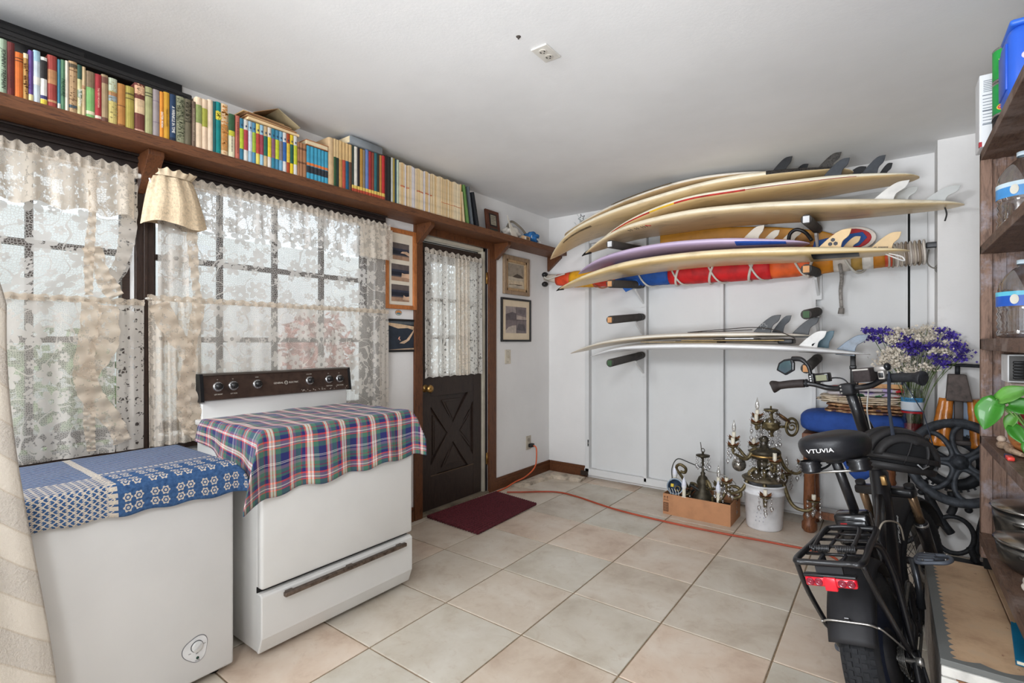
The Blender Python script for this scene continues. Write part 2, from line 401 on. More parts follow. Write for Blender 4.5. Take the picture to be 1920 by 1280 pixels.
BOOKS=[
(-3.886,-3.867,2.34,(150,170,142),[],'sage green hardback at the left end of the shelf with dark title lettering'),
(-3.867,-3.847,2.338,(118,42,40),[],'maroon hardback with worn dark lettering beside the sage green book'),
(-3.847,-3.825,2.311,(226,108,32),[(0.8,0.82,(120,60,20)),(0.86,0.88,(120,60,20))],'bright orange hardback with small dark lettering between maroon and gold books'),
(-3.825,-3.812,2.315,(190,140,70),[(0.9,1,(236,215,170))],'gold patterned thin hardback with cream top,right of the orange book'),
(-3.811,-3.798,2.333,(96,62,140),[(0,0.14,(232,215,150))],'purple thin hardback with a cream band at the bottom'),
(-3.798,-3.779,2.339,(200,212,220),[(0.8,1,(150,190,205)),(0.35,0.5,(226,222,210))],'pale blue and white cloudy hardback right of the purple book'),
(-3.779,-3.76,2.324,(232,230,220),[(0,0.12,(235,205,60)),(0.55,0.93,(38,34,34)),(0.13,0.2,(60,60,110))],'white hardback with black upper label and yellow foot'),
(-3.759,-3.732,2.341,(172,62,52),[(0.45,0.72,(190,130,80)),(0.1,0.14,(205,150,100))],'wide red hardback with tan middle panel'),
(-3.731,-3.722,2.335,(58,128,150),[(0,0.12,(225,220,205))],'thin teal blue hardback just left of the green treasure book'),
(-3.722,-3.709,2.338,(92,140,104),[],'green hardback with dark slanted title lettering reading treasure'),
(-3.709,-3.699,2.34,(238,226,205),[],'thin off-white hardback right of the green treasure book'),
(-3.698,-3.673,2.345,(196,158,112),[(0.82,0.83,(120,80,50)),(0.26,0.27,(120,80,50)),(0.1,0.16,(70,90,100)),(0.88,0.95,(90,80,60))],'tan hardback with small dark ornaments at both ends of spine'),
(-3.673,-3.659,2.34,(210,200,140),[(0.72,1,(54,92,78)),(0.35,0.5,(130,150,120))],'thin book with dark green top and white slanted lettering'),
(-3.659,-3.648,2.339,(225,195,145),[(0.55,0.62,(190,140,100))],'thin cream and tan paperback beside the brown and green book'),
(-3.647,-3.619,2.329,(134,194,110),[(0.66,1,(138,114,84)),(0.08,0.15,(240,225,190))],'hardback with brown top and light green lower spine'),
(-3.619,-3.598,2.329,(188,48,56),[(0.04,0.1,(238,225,200))],'bright red hardback with pale lettering and small pale squares at the foot'),
(-3.598,-3.577,2.336,(178,150,108),[(0.82,0.95,(120,76,60)),(0.02,0.1,(120,76,60))],'tan-grey hardback with two small brown labels'),
(-3.576,-3.547,2.332,(216,196,110),[(0.72,1,(190,200,170)),(0.5,0.62,(150,165,170)),(0.62,0.7,(190,130,80))],'yellow landscape-print jacket hardback wider than its neighbours'),
(-3.546,-3.519,2.322,(200,132,58),[(0.0,0.06,(150,90,40)),(0.48,0.5,(140,86,40))],'tattered orange-brown old hardback with cracked spine'),
(-3.519,-3.489,2.323,(184,166,70),[(0.8,0.84,(110,96,40)),(0.7,0.72,(110,96,40))],'olive yellow hardback with black title at the top'),
(-3.488,-3.452,2.348,(122,58,48),[(0.38,0.68,(232,196,150)),(0.78,0.95,(222,170,130)),(0,0.05,(226,170,140))],'wide brown hardback with large cream label and cream ornament'),
(-3.451,-3.424,2.347,(176,174,118),[(0.86,0.88,(90,90,60)),(0.8,0.82,(90,90,60))],'pale sage hardback between brown ornamented and grey lilac books'),
(-3.423,-3.398,2.347,(164,150,150),[(0.3,0.31,(130,110,130)),(0.75,0.76,(130,110,130))],'grey lilac plain hardback left of the orange and amber pair'),
(-3.398,-3.383,2.346,(244,150,40),[],'thin orange book with white lettering'),
(-3.383,-3.361,2.351,(228,164,36),[],'amber yellow hardback with faint dark lettering'),
(-3.36,-3.336,2.351,(34,62,98),[(0,0.08,(24,40,66))],'navy blue hardback with white hand-lettered title'),
(-3.335,-3.301,2.353,(150,152,118),[(0.68,0.72,(120,120,90)),(0.5,0.53,(120,120,90))],'grey-green antique hardback with dense dark ornament'),
(-3.301,-3.275,2.353,(112,104,80),[(0.5,0.52,(80,74,58))],'dark olive antique hardback with black ornament'),
(-3.273,-3.258,2.352,(118,96,78),[],'narrow grey-brown hardback with pale lettering beside cream trio'),
(-3.257,-3.231,2.379,(244,214,178),[(0.5,0.85,(150,165,90))],'first of three tall cream paperbacks with a green label'),
(-3.231,-3.207,2.379,(242,210,174),[(0.46,0.82,(176,176,60))],'second of three tall cream paperbacks with a yellow green label'),
(-3.207,-3.184,2.386,(244,216,184),[],'third tall cream paperback without a coloured label,left of the teal book'),
(-3.184,-3.173,2.385,(20,96,100),[],'very thin dark teal booklet pressed against bright teal book'),
(-3.173,-3.149,2.389,(0,142,140),[(0.66,0.82,(226,212,60))],'bright teal hardback with yellow flower emblem'),
(-3.149,-3.118,2.39,(236,200,150),[(0.1,0.6,(200,140,70))],'cream hardback with torn peeling orange spine'),
(-3.115,-3.086,2.354,(234,228,190),[(0.62,1,(52,96,60)),(0.5,0.62,(214,210,50))],'white hardback with dark green top and yellow stripes'),
(-3.084,-3.064,2.356,(204,104,84),[],'thin salmon red hardback left of the two-tone series'),
(-3.064,-3.045,2.35,(48,126,158),[(0.28,0.76,(190,206,40))],'blue picture book with lime spine label,first from left of the two-tone series'),
(-3.045,-3.024,2.35,(228,222,212),[(0.28,0.76,(196,60,70))],'white picture book with red spine label,second from left of the two-tone series'),
(-3.023,-3.004,2.35,(160,196,220),[(0.28,0.76,(214,220,234))],'pale blue picture book with white spine label,third from left of the two-tone series'),
(-3.004,-2.986,2.35,(78,146,184),[(0.28,0.76,(168,196,50))],'blue picture book with lime spine label,fourth from left of the two-tone series'),
(-2.986,-2.966,2.351,(244,220,90),[(0.28,0.76,(206,66,50))],'yellow picture book with red spine label,fifth from left of the two-tone series'),
(-2.966,-2.948,2.351,(150,200,226),[(0.28,0.76,(170,60,76))],'light blue picture book with crimson spine label,sixth from left of the two-tone series'),
(-2.947,-2.927,2.351,(216,182,130),[(0.28,0.76,(30,110,90))],'tan picture book with green spine label,seventh from left of the two-tone series'),
(-2.927,-2.908,2.352,(228,218,204),[(0.28,0.76,(240,214,30))],'white picture book with yellow spine label,eighth from left of the two-tone series'),
(-2.907,-2.887,2.352,(40,130,160),[(0.28,0.76,(140,88,110))],'blue picture book with mauve spine label,ninth from left of the two-tone series'),
(-2.887,-2.867,2.352,(60,140,176),[(0.28,0.76,(206,216,30))],'blue picture book with lime spine label,tenth from left of the two-tone series'),
(-2.867,-2.847,2.352,(110,170,205),[(0.28,0.76,(130,120,124))],'light blue picture book with grey spine label,eleventh from left of the two-tone series'),
(-2.847,-2.827,2.353,(226,220,212),[(0.28,0.76,(40,100,180))],'white picture book with blue spine label,twelfth from left of the two-tone series'),
(-2.827,-2.808,2.353,(186,66,24),[(0.28,0.76,(236,196,50))],'rust picture book with yellow spine label,thirteenth from left of the two-tone series'),
(-2.808,-2.789,2.353,(246,208,20),[(0.28,0.76,(30,96,80))],'yellow picture book with green spine label,fourteenth from left of the two-tone series'),
(-2.788,-2.768,2.354,(222,218,214),[(0.28,0.76,(206,210,40))],'white picture book with lime spine label,last from left of the two-tone series'),
(-2.767,-2.754,2.329,(176,118,76),[(0.8,0.86,(120,76,50)),(0.4,0.45,(120,76,50))],'thin brown book,left one of the three between two-tone series and sky blue set'),
(-2.754,-2.735,2.329,(176,118,76),[(0.8,0.86,(120,76,50)),(0.4,0.45,(120,76,50))],'thin brown book,middle one of the three between two-tone series and sky blue set'),
(-2.735,-2.715,2.329,(176,118,76),[(0.8,0.86,(120,76,50)),(0.4,0.45,(120,76,50))],'thin brown book,right one of the three between two-tone series and sky blue set'),
(-2.714,-2.691,2.327,(52,160,196),[(0.42,0.5,(234,120,50)),(0.2,0.4,(40,44,52))],'sky blue paperback with orange and black spine blocks,first from left of six'),
(-2.691,-2.669,2.328,(52,160,196),[(0.42,0.5,(234,120,50)),(0.2,0.4,(40,44,52))],'sky blue paperback with orange and black spine blocks,second from left of six'),
(-2.668,-2.646,2.328,(52,160,196),[(0.42,0.5,(234,120,50)),(0.2,0.4,(40,44,52))],'sky blue paperback with orange and black spine blocks,third from left of six'),
(-2.646,-2.625,2.328,(52,160,196),[(0.42,0.5,(234,120,50)),(0.2,0.4,(40,44,52))],'sky blue paperback with orange and black spine blocks,fourth from left of six'),
(-2.625,-2.606,2.327,(52,160,196),[(0.42,0.5,(234,120,50)),(0.2,0.4,(40,44,52))],'sky blue paperback with orange and black spine blocks,fifth from left of six'),
(-2.605,-2.584,2.327,(52,160,196),[(0.42,0.5,(234,120,50)),(0.2,0.4,(40,44,52))],'sky blue paperback with orange and black spine blocks,sixth from left of six'),
(-2.582,-2.549,2.415,(222,186,136),[],'thick plain tan hardback at the left of the tan-topped series'),
(-2.549,-2.532,2.417,(222,186,130),[(0,0.62,(44,86,50))],'tan-topped hardback with mid green lower spine'),
(-2.532,-2.515,2.416,(222,186,130),[(0,0.62,(30,50,40))],'tan-topped hardback with blackish green lower spine'),
(-2.515,-2.492,2.417,(222,180,116),[(0,0.6,(206,146,70))],'tan-topped hardback with golden lower spine'),
(-2.492,-2.471,2.415,(222,180,116),[(0,0.62,(198,72,50))],'tan-topped hardback with brick red lower spine'),
(-2.471,-2.449,2.415,(222,180,116),[(0,0.62,(20,92,130))],'tan-topped hardback with blue lower spine'),
(-2.449,-2.429,2.415,(222,180,116),[(0,0.62,(104,66,44))],'tan-topped hardback with brown lower spine'),
(-2.429,-2.413,2.415,(44,62,54),[(0.0,0.08,(200,70,40)),(0.08,0.15,(226,190,80))],'dark green hardback with red and yellow foot bands in the mixed series'),
(-2.413,-2.389,2.415,(230,222,206),[(0.0,0.08,(200,70,40)),(0.08,0.15,(226,190,80))],'white hardback with red and yellow foot bands in the mixed series'),
(-2.389,-2.372,2.415,(34,30,36),[(0.0,0.08,(200,70,40)),(0.08,0.15,(226,190,80))],'black hardback with red and yellow foot bands in the mixed series'),
(-2.372,-2.351,2.414,(196,142,50),[(0.0,0.08,(200,70,40)),(0.08,0.15,(226,190,80))],'gold hardback with red and yellow foot bands in the mixed series'),
(-2.351,-2.334,2.414,(140,124,104),[(0.0,0.08,(200,70,40)),(0.08,0.15,(226,190,80))],'grey hardback with red and yellow foot bands in the mixed series'),
(-2.332,-2.309,2.421,(98,130,196),[(0.0,0.08,(200,70,40)),(0.08,0.15,(226,190,80))],'cornflower blue hardback with red and yellow foot bands in the mixed series'),
(-2.309,-2.287,2.418,(170,40,44),[(0.0,0.08,(200,70,40)),(0.08,0.15,(226,190,80))],'crimson hardback with red and yellow foot bands in the mixed series'),
(-2.287,-2.269,2.417,(150,62,40),[(0.0,0.08,(200,70,40)),(0.08,0.15,(226,190,80))],'rust brown hardback with red and yellow foot bands in the mixed series'),
(-2.269,-2.245,2.42,(36,110,118),[(0.0,0.08,(200,70,40)),(0.08,0.15,(226,190,80))],'teal hardback with red and yellow foot bands in the mixed series'),
(-2.245,-2.229,2.42,(52,44,36),[(0.0,0.08,(200,70,40)),(0.08,0.15,(226,190,80))],'dark brown hardback with red and yellow foot bands in the mixed series'),
(-2.229,-2.211,2.418,(200,130,50),[(0.0,0.08,(200,70,40)),(0.08,0.15,(226,190,80))],'ochre hardback with red and yellow foot bands in the mixed series'),
(-2.211,-2.186,2.421,(204,38,40),[(0.0,0.08,(200,70,40)),(0.08,0.15,(226,190,80))],'bright red hardback with red and yellow foot bands in the mixed series'),
(-2.186,-2.167,2.43,(36,26,26),[],'very dark brown book behind the mixed series end'),
(-2.167,-2.138,2.43,(30,32,30),[],'tall glossy black magazine binder'),
(-2.138,-2.124,2.43,(196,196,186),[],'thin grey-white magazine beside black binder'),
(-2.124,-2.108,2.43,(170,146,54),[],'thin mustard gold magazine right of the grey-white one'),
(-2.108,-2.094,2.43,(30,66,86),[],'thin navy blue magazine beside the mint green one'),
(-2.094,-2.073,2.43,(190,206,180),[],'pale mint green magazine at the start of the cream run'),
]
B = [book(*b) for b in BOOKS]
dk = (34, 38, 34)
spine_text(B[0], 'JOHNNY TREMAIN', .0165, 2.235, dk, 1.0, shear=.25)
spine_text(B[9], 'TREASURE', .015, 2.235, (20, 50, 34), 1.0, shear=.25)
spine_text(B[12], 'The Fleet Children', .0145, 2.215, (240, 240, 232), .62, shear=.2)
spine_text(B[15], 'THE FIERY MOUNTAIN', .0085, 2.235, (240, 190, 170), .9)
spine_text(B[23], 'EASTER MORN', .0115, 2.225, (250, 246, 236), .9)
spine_text(B[24], 'TOILERS OF A COUNTRY', .0085, 2.24, (120, 84, 20), .8)
spine_text(B[25], 'A WRINKLE IN TIME', .0165, 2.24, (245, 243, 236), .78)
rng = random.Random(3)
for i in (1, 28, 35, 36): # closely set unreadable title: fine raised strokes
    r = B[i]; mb = MB(); y = r.location.y; z = SZ+.03
    while z < BOOKS[i][2]-.03:
        hgt = rng.uniform(.003, .006); mb.box(.1895, .1906, y-.003, y+.003, z, z+.0016); z += hgt
    mb.build('lettering', mk((70, 34, 30) if i != 28 else (190, 176, 150), .6), r)
# ornament on antique spines, cream ornament on the brown one, flower on the teal one
def dots(r, z0, z1, n, col, hw, s0=.0012, s1=.0028):
    mb = MB(); y = r.location.y
    for k in range(n):
        yy = y+rng.uniform(-hw, hw); zz = rng.uniform(z0, z1); s = rng.uniform(s0, s1); a = rng.uniform(0, 3)
        mb.prism([(math.cos(a+i*PI/2)*s*(1+i % 2), math.sin(a+i*PI/2)*s) for i in range(4)], .0006, frameM((.1904, yy, zz), (0, 1, 0), (0, 0, 1)))
    mb.build('ornament', mk(col, .6), r)['kind'] = 'stuff'
dots(B[26], 2.16, 2.345, 150, (84, 88, 66), .014); dots(B[27], 2.25, 2.34, 60, (58, 54, 40), .010)
dots(B[3], 2.16, 2.28, 40, (120, 78, 36), .005); dots(B[33], 2.305, 2.345, 26, (236, 222, 80), .008, .002, .004)
dots(B[20], 2.30, 2.345, 40, (232, 190, 150), .011); dots(B[11], 2.16, 2.33, 26, (112, 84, 58), .009)
dots(B[17], 2.17, 2.32, 40, (150, 140, 90), .012); dots(B[34], 2.16, 2.38, 50, (196, 128, 60), .012, .002, .005)
# little pictures above each label of the two-tone series
for r in B[37:52]:
    MB().prism([(math.cos(a)*.0035, math.sin(a)*.006) for a in [i*PI/4 for i in range(8)]], .0008, frameM((.1904, r.location.y, 2.318), (0, 1, 0), (0, 0, 1))).build('emblem', mk((40, 60, 90), .6), r)
# run of thin cream magazines
cols = [((228, 200, 156), 0), ((222, 190, 140), 0), ((232, 210, 170), 0), ((214, 176, 120), 0)]
y = -2.072
k = 0
while y < -1.492:
    wdt = rng.uniform(.0100, .0128); white = k in (4, 9, 10, 11, 18, 19, 23)
    c = (214, 206, 206) if white else cols[rng.randrange(4)][0]
    bd = [] if white else [(.44+.0*k, .47, (206, 104, 60))] if k in (1, 2, 3, 5, 6, 13, 14, 15, 16, 17, 20, 21, 22, 24, 25) else [(.36, .375, (206, 116, 70))] if k > 33 else []
    book(y, y+wdt, 2.418+.004*math.sin(k), c, bd, ('first', 'second', 'third', 'fourth', 'fifth', 'sixth', 'seventh')[(4, 9, 10, 11, 18, 19, 23).index(k)]+' white-spined magazine from the left within the long cream run' if white else ('thin cream magazine with a small orange spine mark in the long run' if bd else 'thin plain cream magazine in the long run near the shelf bracket'),
         'white-spined magazines in the cream run' if white else ('orange-marked cream magazines' if bd else 'plain cream magazines'), depth=.17, x=.19+rng.uniform(-.002, .002), soft=True, cat='magazine')
    y += wdt; k += 1
# leaning books at the end of the run
def leaner(y0, w, h, ang, c, label, bands=()):
    return book(y0, y0+w, SZ+h, c, bands, label, depth=.165, lean=ang, base=SZ+.5*w*math.sin(abs(ang))+.0005)
leaner(-1.462, .018, .225, .12, (226, 196, 148), 'cream paperback leaning at the end of the magazine run')
leaner(-1.420, .026, .285, .17, (98, 140, 66), 'leaning green hardback with faded jacket beside the magazines')
leaner(-1.366, .020, .285, .185, (92, 98, 104), 'leaning slate grey hardback between green and black books')
bb = leaner(-1.312, .032, .258, .24, (26, 28, 34), 'leaning thick black hardback with silver spine lettering')
# things lying on the upright books
def flat(name, label, x0, x1, y0, y1, z0, z1, c, cat='book', rotz=0, pages=True):
    r = thing(name, label, cat, ((x0+x1)/2, (y0+y1)/2, z0), (0, 0, rotz)); m = mk(c, .6, var=.1, vs=20)
    hx, hy, h = (x1-x0)/2, (y1-y0)/2, z1-z0; W = wmat(r)
    mb = MB(); mb.box(-hx, hx, -hy, hy, 0, .003); mb.box(-hx, hx, -hy, hy, h-.003, h); mb.box(-hx, -hx+.003, -hy, hy, 0, h); bmesh.ops.transform(mb.b, matrix=W, verts=list(mb.b.verts)); mb.build('cover', m, r)
    mb = MB().box(-hx+.0032, hx-.004, -hy+.003, hy-.003, .0031, h-.0031); bmesh.ops.transform(mb.b, matrix=W, verts=list(mb.b.verts)); mb.build('pages', M_page, r)
    return r
def flatspine(*a, **k):
    return flat(*a, **k)
flat('book', 'brown flat-lying book resting on top of the sky blue paperbacks', .05, .195, -2.72, -2.586, 2.330, 2.358, (176, 112, 70))
g = thing('book', 'grey flat-lying hardback on top of the mixed series under the ceiling', 'book', (.12, -2.33, 2.4225))
MB().rbox(.04, .20, -2.45, -2.215, 2.4225, 2.466, .003, 1).build('cover', mk((128, 134, 138), .6), g)
MB().box(.05, .196, -2.4515, -2.4495, 2.426, 2.462).build('pages', M_page, g)
# stack of loose pamphlets with an open green-lined cover on the two-tone series
r = thing('pamphlet_stack', 'untidy stack of old pamphlets lying on the two-tone picture books', 'papers', (.11, -2.9, 2.356))
zz = 2.3562
for k in range(7):
    tk = .012 if k == 0 else rng.uniform(.004, .007); a = rng.uniform(-.04, .04)
    MB().box(-.085, .085-.006*k*rng.random(), -.135, .135-.01*k, 0, tk, Matrix.Translation((.11, -2.9+rng.uniform(-.01, .01), zz)) @ Matrix.Rotation(a, 4, 'Z')).build('pamphlet', mk(((236, 206, 160), (150, 104, 66), (206, 170, 120), (120, 84, 54))[k % 4], .8), r); zz += tk+.0004
r = thing('open_folder', 'worn open book cover with dark green lining tented over the pamphlets', 'book cover', (.11, -2.88, zz))
P = [(-2.99, zz+.002), (-2.87, zz+.062), (-2.75, zz+.004)]
for (ya, za), (yb, zb), cc in ((P[0], P[1], (150, 116, 80)), (P[1], P[2], (176, 160, 126))):
    d = Vector((0, yb-ya, zb-za)).normalized(); n_ = Vector((0, -d.z, d.y))*.003
    mb = MB(); mb.ring([[(x, ya, za), (x, yb, zb), (x, yb+n_.y, zb+n_.z), (x, ya+n_.y, za+n_.z)] for x in (.03, .185)], smooth=False); mb.build('board', mk(cc, .8), r)
mb = MB(); mb.ring([[(x, -2.985, zz+.003), (x, -2.872, zz+.057), (x, -2.77, zz+.010), (x, -2.772, zz+.006)] for x in (.034, .05)], smooth=False); mb.build('lining', mk((40, 92, 50), .8), r)
# long black boards lying on the books under the ceiling
for i, (x0, x1, y0, y1, z0, z1, lab) in enumerate(((.02, .165, -4.7, -3.262, 2.356, 2.388, 'long black flat board lying directly on the books'), (.02, .10, -4.7, -3.43, 2.389, 2.412, 'shorter black board with rounded end lying on the long one'), (.02, .07, -4.7, -3.62, 2.413, 2.450, 'narrow black rail topmost on the boards under the ceiling'))):
    r = thing('black_board', lab, 'board', ((x0+x1)/2, (y0+y1)/2, z0)); m = mk((30, 29, 30), .35)
    MB().box(x0, x1, y0, y1, z0, z1).build('plank', m, r, bevel=.006)
    MB().box(x1-.002, x1+.003, y0, y1-.02, (z0+z1)/2-.002, (z0+z1)/2+.004).build('edge_bead', m, r)
r = thing('black_board', 'wide black board standing against the wall behind the flat black boards', 'board', (.01, -3.98, 2.40)); MB().box(.001, .018, -4.7, -3.25, 2.415, 2.483).build('plank', mk((30, 29, 30), .35), r)
# award plaque and odds and ends at the right end
r = thing('award_plaque', 'small brown wooden plaque with silver plate standing on the shelf', 'plaque', (.08, -.965, SZ))
Mp = Matrix.Translation((.075, -.965, SZ)) @ Matrix.Rotation(-.12, 4, 'Y')
MB().box(-.012, .006, -.088, .088, 0, .215, Mp).build('backboard', wood((92, 48, 28), (60, 28, 18)), r, bevel=.004)
MB().box(.006, .009, -.048, .048, .075, .185, Mp).build('frame_rim', mk((40, 32, 28), .4), r)
MB().box(.009, .0105, -.034, .034, .088, .172, Mp).build('metal_plate', mk((176, 168, 148), .35, .5), r)
MB().box(.006, .0085, -.05, .05, .015, .06, Mp).build('lower_plate', mk((52, 56, 44), .4), r)
mb = MB()
for k in range(5): mb.box(.0105, .0109, -.024, .024-.01*(k % 2), .10+k*.014, .1035+k*.014, Mp)
mb.build('engraving', mk((90, 86, 76), .5), r)
def crumple(name, label, cat, c, r, col, seed, part='fabric', n=5):
    q = random.Random(seed); root = thing(name, label, cat, (c[0], c[1], c[2]))
    ph = [(q.uniform(2, 6), q.uniform(0, 6), q.uniform(2, 6), q.uniform(0, 6)) for _ in range(n)]
    def fn(u, v):
        a = 2*PI*u; b = PI*v; k = 1+sum(.10*math.sin(p[0]*a*round(1)+p[1]+math.sin(p[2]*b+p[3])*2) for p in ph if True)*.6 if 0 else 1+sum(.11*math.sin(round(p[0])*a+p[1])*math.sin(p[2]*b+p[3]) for p in ph)
        return (c[0]+r[0]*k*math.sin(b)*math.cos(a), c[1]+r[1]*k*math.sin(b)*math.sin(a), c[2]+max(0, r[2]+r[2]*k*-math.cos(b)*1.0)+.0)
    MB().grid(28, 14, fn).build(part, mk(col, .8, var=.15), root); return root
r = crumple('canvas_bag', 'slumped white and grey canvas bag at the right end of the shelf', 'bag', (.085, -.735, SZ+.001), (.055, .105, .055), (216, 210, 200), 5)
MB().tube(cr([(.08, -.80, SZ+.09), (.10, -.76, SZ+.155), (.14, -.69, SZ+.115), (.15, -.62, SZ+.07)], 6), .010, 8).build('strap', mk((120, 112, 100), .8), r)
mb = MB(); mb.prism([(-.055, 0), (.035, 0), (.02, .05), (-.03, .115), (-.055, .19)], .006, frameM((.145, -.765, SZ+.012), (0, 1, 0), (-.25, 0, 1))); mb.build('flap', mk((222, 214, 200), .8), r)
r = crumple('blue_cloth', 'crumpled blue and white plastic bag at the shelf end', 'bag', (.135, -.50, SZ+.001), (.05, .085, .05), (46, 110, 172), 9, 'sheet')
for k, (yy, zz) in enumerate(((-.55, .085), (-.47, .08), (-.43, .05))): MB().prism([(0, 0), (.05, .01), (.035, .045), (.01, .03)], .003, frameM((.175, yy-.02, SZ+zz-.045), (0, 1, -.4), (-.3, .3, 1))).build('white_print', mk((226, 228, 226), .6), r)
r = thing('small_carton', 'tiny tan carton with barcode label in front of the canvas bag', 'box', (.17, -.655, SZ))
MB().box(.155, .188, -.69, -.60, SZ, SZ+.036).build('carton', mk((186, 150, 112), .8), r, bevel=.001)
mb = MB()
for k in range(7): mb.box(.188, .1885, -.655+k*.006, -.652+k*.006, SZ+.008, SZ+.028)
mb.build('barcode', mk((40, 34, 30), .7), r)
MB().box(.188, .1883, -.685, -.66, SZ+.006, SZ+.03).build('label', mk((236, 228, 214), .7), r)
# ================================================================ windows, door and curtains on the left wall
M_glass = glassm((.97, .99, .99), .05)
def window(name, ya, yb, cols, rows, right_stile=.03):
    root = tag(bpy.data.objects.new(name, None), kind='structure'); C.objects.link(root); root.location = (-.08, (ya+yb)/2, WZ0)
    z0, z1 = WZ0+.04, WZ1
    mb = MB(); mb.box(-.10, -.05, ya, ya+.03, z0, z1); mb.box(-.10, -.05, yb-right_stile, yb, z0, z1); mb.box(-.10, -.05, ya, yb, z0, z0+.05); mb.box(-.10, -.05, ya, yb, z1-.035, z1)
    mb.build('frame', M_dark, root, bevel=.002)
    MB().box(-.14, .035, ya-.02, yb+.02, WZ0-.03, WZ0+.005).build('sill', M_dark, root, bevel=.003)
    a, b = ya+.03, yb-right_stile; c, d = z0+.05, z1-.035
    for i in range(1, cols): y = lerp(a, b, i/cols); MB().box(-.09, -.06, y-.011, y+.011, c, d).build('muntin', M_darkv, root)
    for j in range(1, rows): z = lerp(c, d, j/rows); MB().box(-.092, -.058, a, b, z-.013, z+.013).build('muntin', M_dark, root)
    for i in range(cols):
        for j in range(rows):
            MB().box(-.077, -.074, lerp(a, b, i/cols), lerp(a, b, (i+1)/cols), lerp(c, d, j/rows), lerp(c, d, (j+1)/rows)).build('pane', M_glass, root)
window('window_1', W1a, W1b, 4, 3); window('window_2', W2a, W2b, 4, 3, .08)
# dark brown header, mullion and casing
MB().box(0, .022, W1a-.1, -2.051, WZ1+.004, 2.096).build('trim_5', M_dark, kind='structure')
mb = MB().box(0, .030, W1a-.1, -2.051, 2.02, 2.098); mb.box(.03, .042, W1a-.1, -2.06, 2.06, 2.075); mb.box(.0, .05, W1a-.1, -2.051, 2.088, 2.098)
mb.build('trim_6', mk((46, 38, 36), .3, var=.2), kind='structure', bevel=.003)
mb = MB().box(0, .022, W1b, W2a, .70, 2.02); mb.box(.022, .034, -3.408, -3.392, .70, 2.02); mb.build('trim_7', M_darkv, kind='structure', bevel=.003)
MB().box(0, .02, -2.115, -2.051, .70, 2.02).build('trim_8', M_darkv, kind='structure', bevel=.003)
# ---- lace
def lace(name, base=.22, net=.75, flower=.95, col=(244, 240, 234), ns=75, fs=6.5, dens=1.0, trans=.35):
    t = NT(name); uv = t.n('ShaderNodeUVMap').outputs[0]
    vn = t.n('ShaderNodeTexVoronoi', voronoi_dimensions='2D', feature='DISTANCE_TO_EDGE', ins={'Vector': uv, 'Scale': ns, 'Randomness': .75}).outputs['Distance']
    m = t.math('MULTIPLY', t.math('LESS_THAN', vn, .13), net)
    def flow(scale, R, pet, rnd, off):
        mp = t.n('ShaderNodeMapping', ins={0: uv}); mp.inputs[1].default_value = (off, off*.7, 0)
        v = t.n('ShaderNodeTexVoronoi', voronoi_dimensions='2D', feature='F1', ins={'Vector': mp.outputs[0], 'Scale': scale, 'Randomness': rnd})
        d = t.n('ShaderNodeVectorMath', operation='SUBTRACT'); t.t.links.new(mp.outputs[0], d.inputs[0]); t.t.links.new(v.outputs['Position'], d.inputs[1])
        ln = t.n('ShaderNodeVectorMath', operation='LENGTH'); t.t.links.new(d.outputs[0], ln.inputs[0]); r = ln.outputs['Value']
        sp = t.n('ShaderNodeSeparateXYZ'); t.t.links.new(d.outputs[0], sp.inputs[0])
        th = t.math('ARCTAN2', sp.outputs[1], sp.outputs[0])
        k = t.math('ADD', t.math('MULTIPLY', t.math('ABSOLUTE', t.math('COSINE', t.math('MULTIPLY', th, pet/2))), .5), .5)
        inside = t.math('LESS_THAN', r, t.math('MULTIPLY', k, R)); hole = t.math('GREATER_THAN', r, R*.22)
        return t.math('MULTIPLY', inside, hole)
    f1 = flow(fs, .048, 6, .55, .0); f2 = flow(fs*1.9, .02, 5, .8, 3.3)
    nz = t.noise(uv, 7.5, 1, .4, .9); vine = t.math('LESS_THAN', t.math('ABSOLUTE', t.math('SUBTRACT', nz, .5)), .012)
    lf = t.noise(uv, 16, 1, .4, .6); leaf = t.math('GREATER_THAN', lf, .735)
    mot = t.math('MULTIPLY', t.math('MAXIMUM', t.math('MAXIMUM', f1, f2), t.math('MAXIMUM', vine, leaf)), flower)
    m = t.math('MAXIMUM', t.math('MAXIMUM', m, mot), base)
    df = t.n('ShaderNodeBsdfDiffuse', ins={0: lin(col)}); tl = t.n('ShaderNodeBsdfTranslucent', ins={0: lin(col)})
    mx = t.n('ShaderNodeMixShader', ins={0: trans, 1: df, 2: tl}); tr = t.n('ShaderNodeBsdfTransparent')
    m2 = t.n('ShaderNodeMixShader', ins={0: m, 1: tr, 2: mx}); t.t.links.new(m2.outputs[0], t.out.inputs[0]); return t.m
L_open = lace('lace_open', .10, .55, .86, (226, 221, 215), ns=100)
L_mid = lace('lace_cafe', .34, .70, .94, (228, 221, 212), ns=120)
L_dense = lace('lace_dense', .52, .78, .95, (228, 217, 202), ns=120, fs=9)
L_edge = lace('lace_edge', .10, .85, 1, (214, 206, 196), ns=60, fs=13)
L_ruf = lace('lace_ruffle', .36, .66, .90, (220, 205, 186), ns=120, fs=12)
M_cream = mk((226, 208, 182), .9, var=.12, vs=30, bump=.3, bs=90)
M_rodw = mk((226, 222, 214), .5)
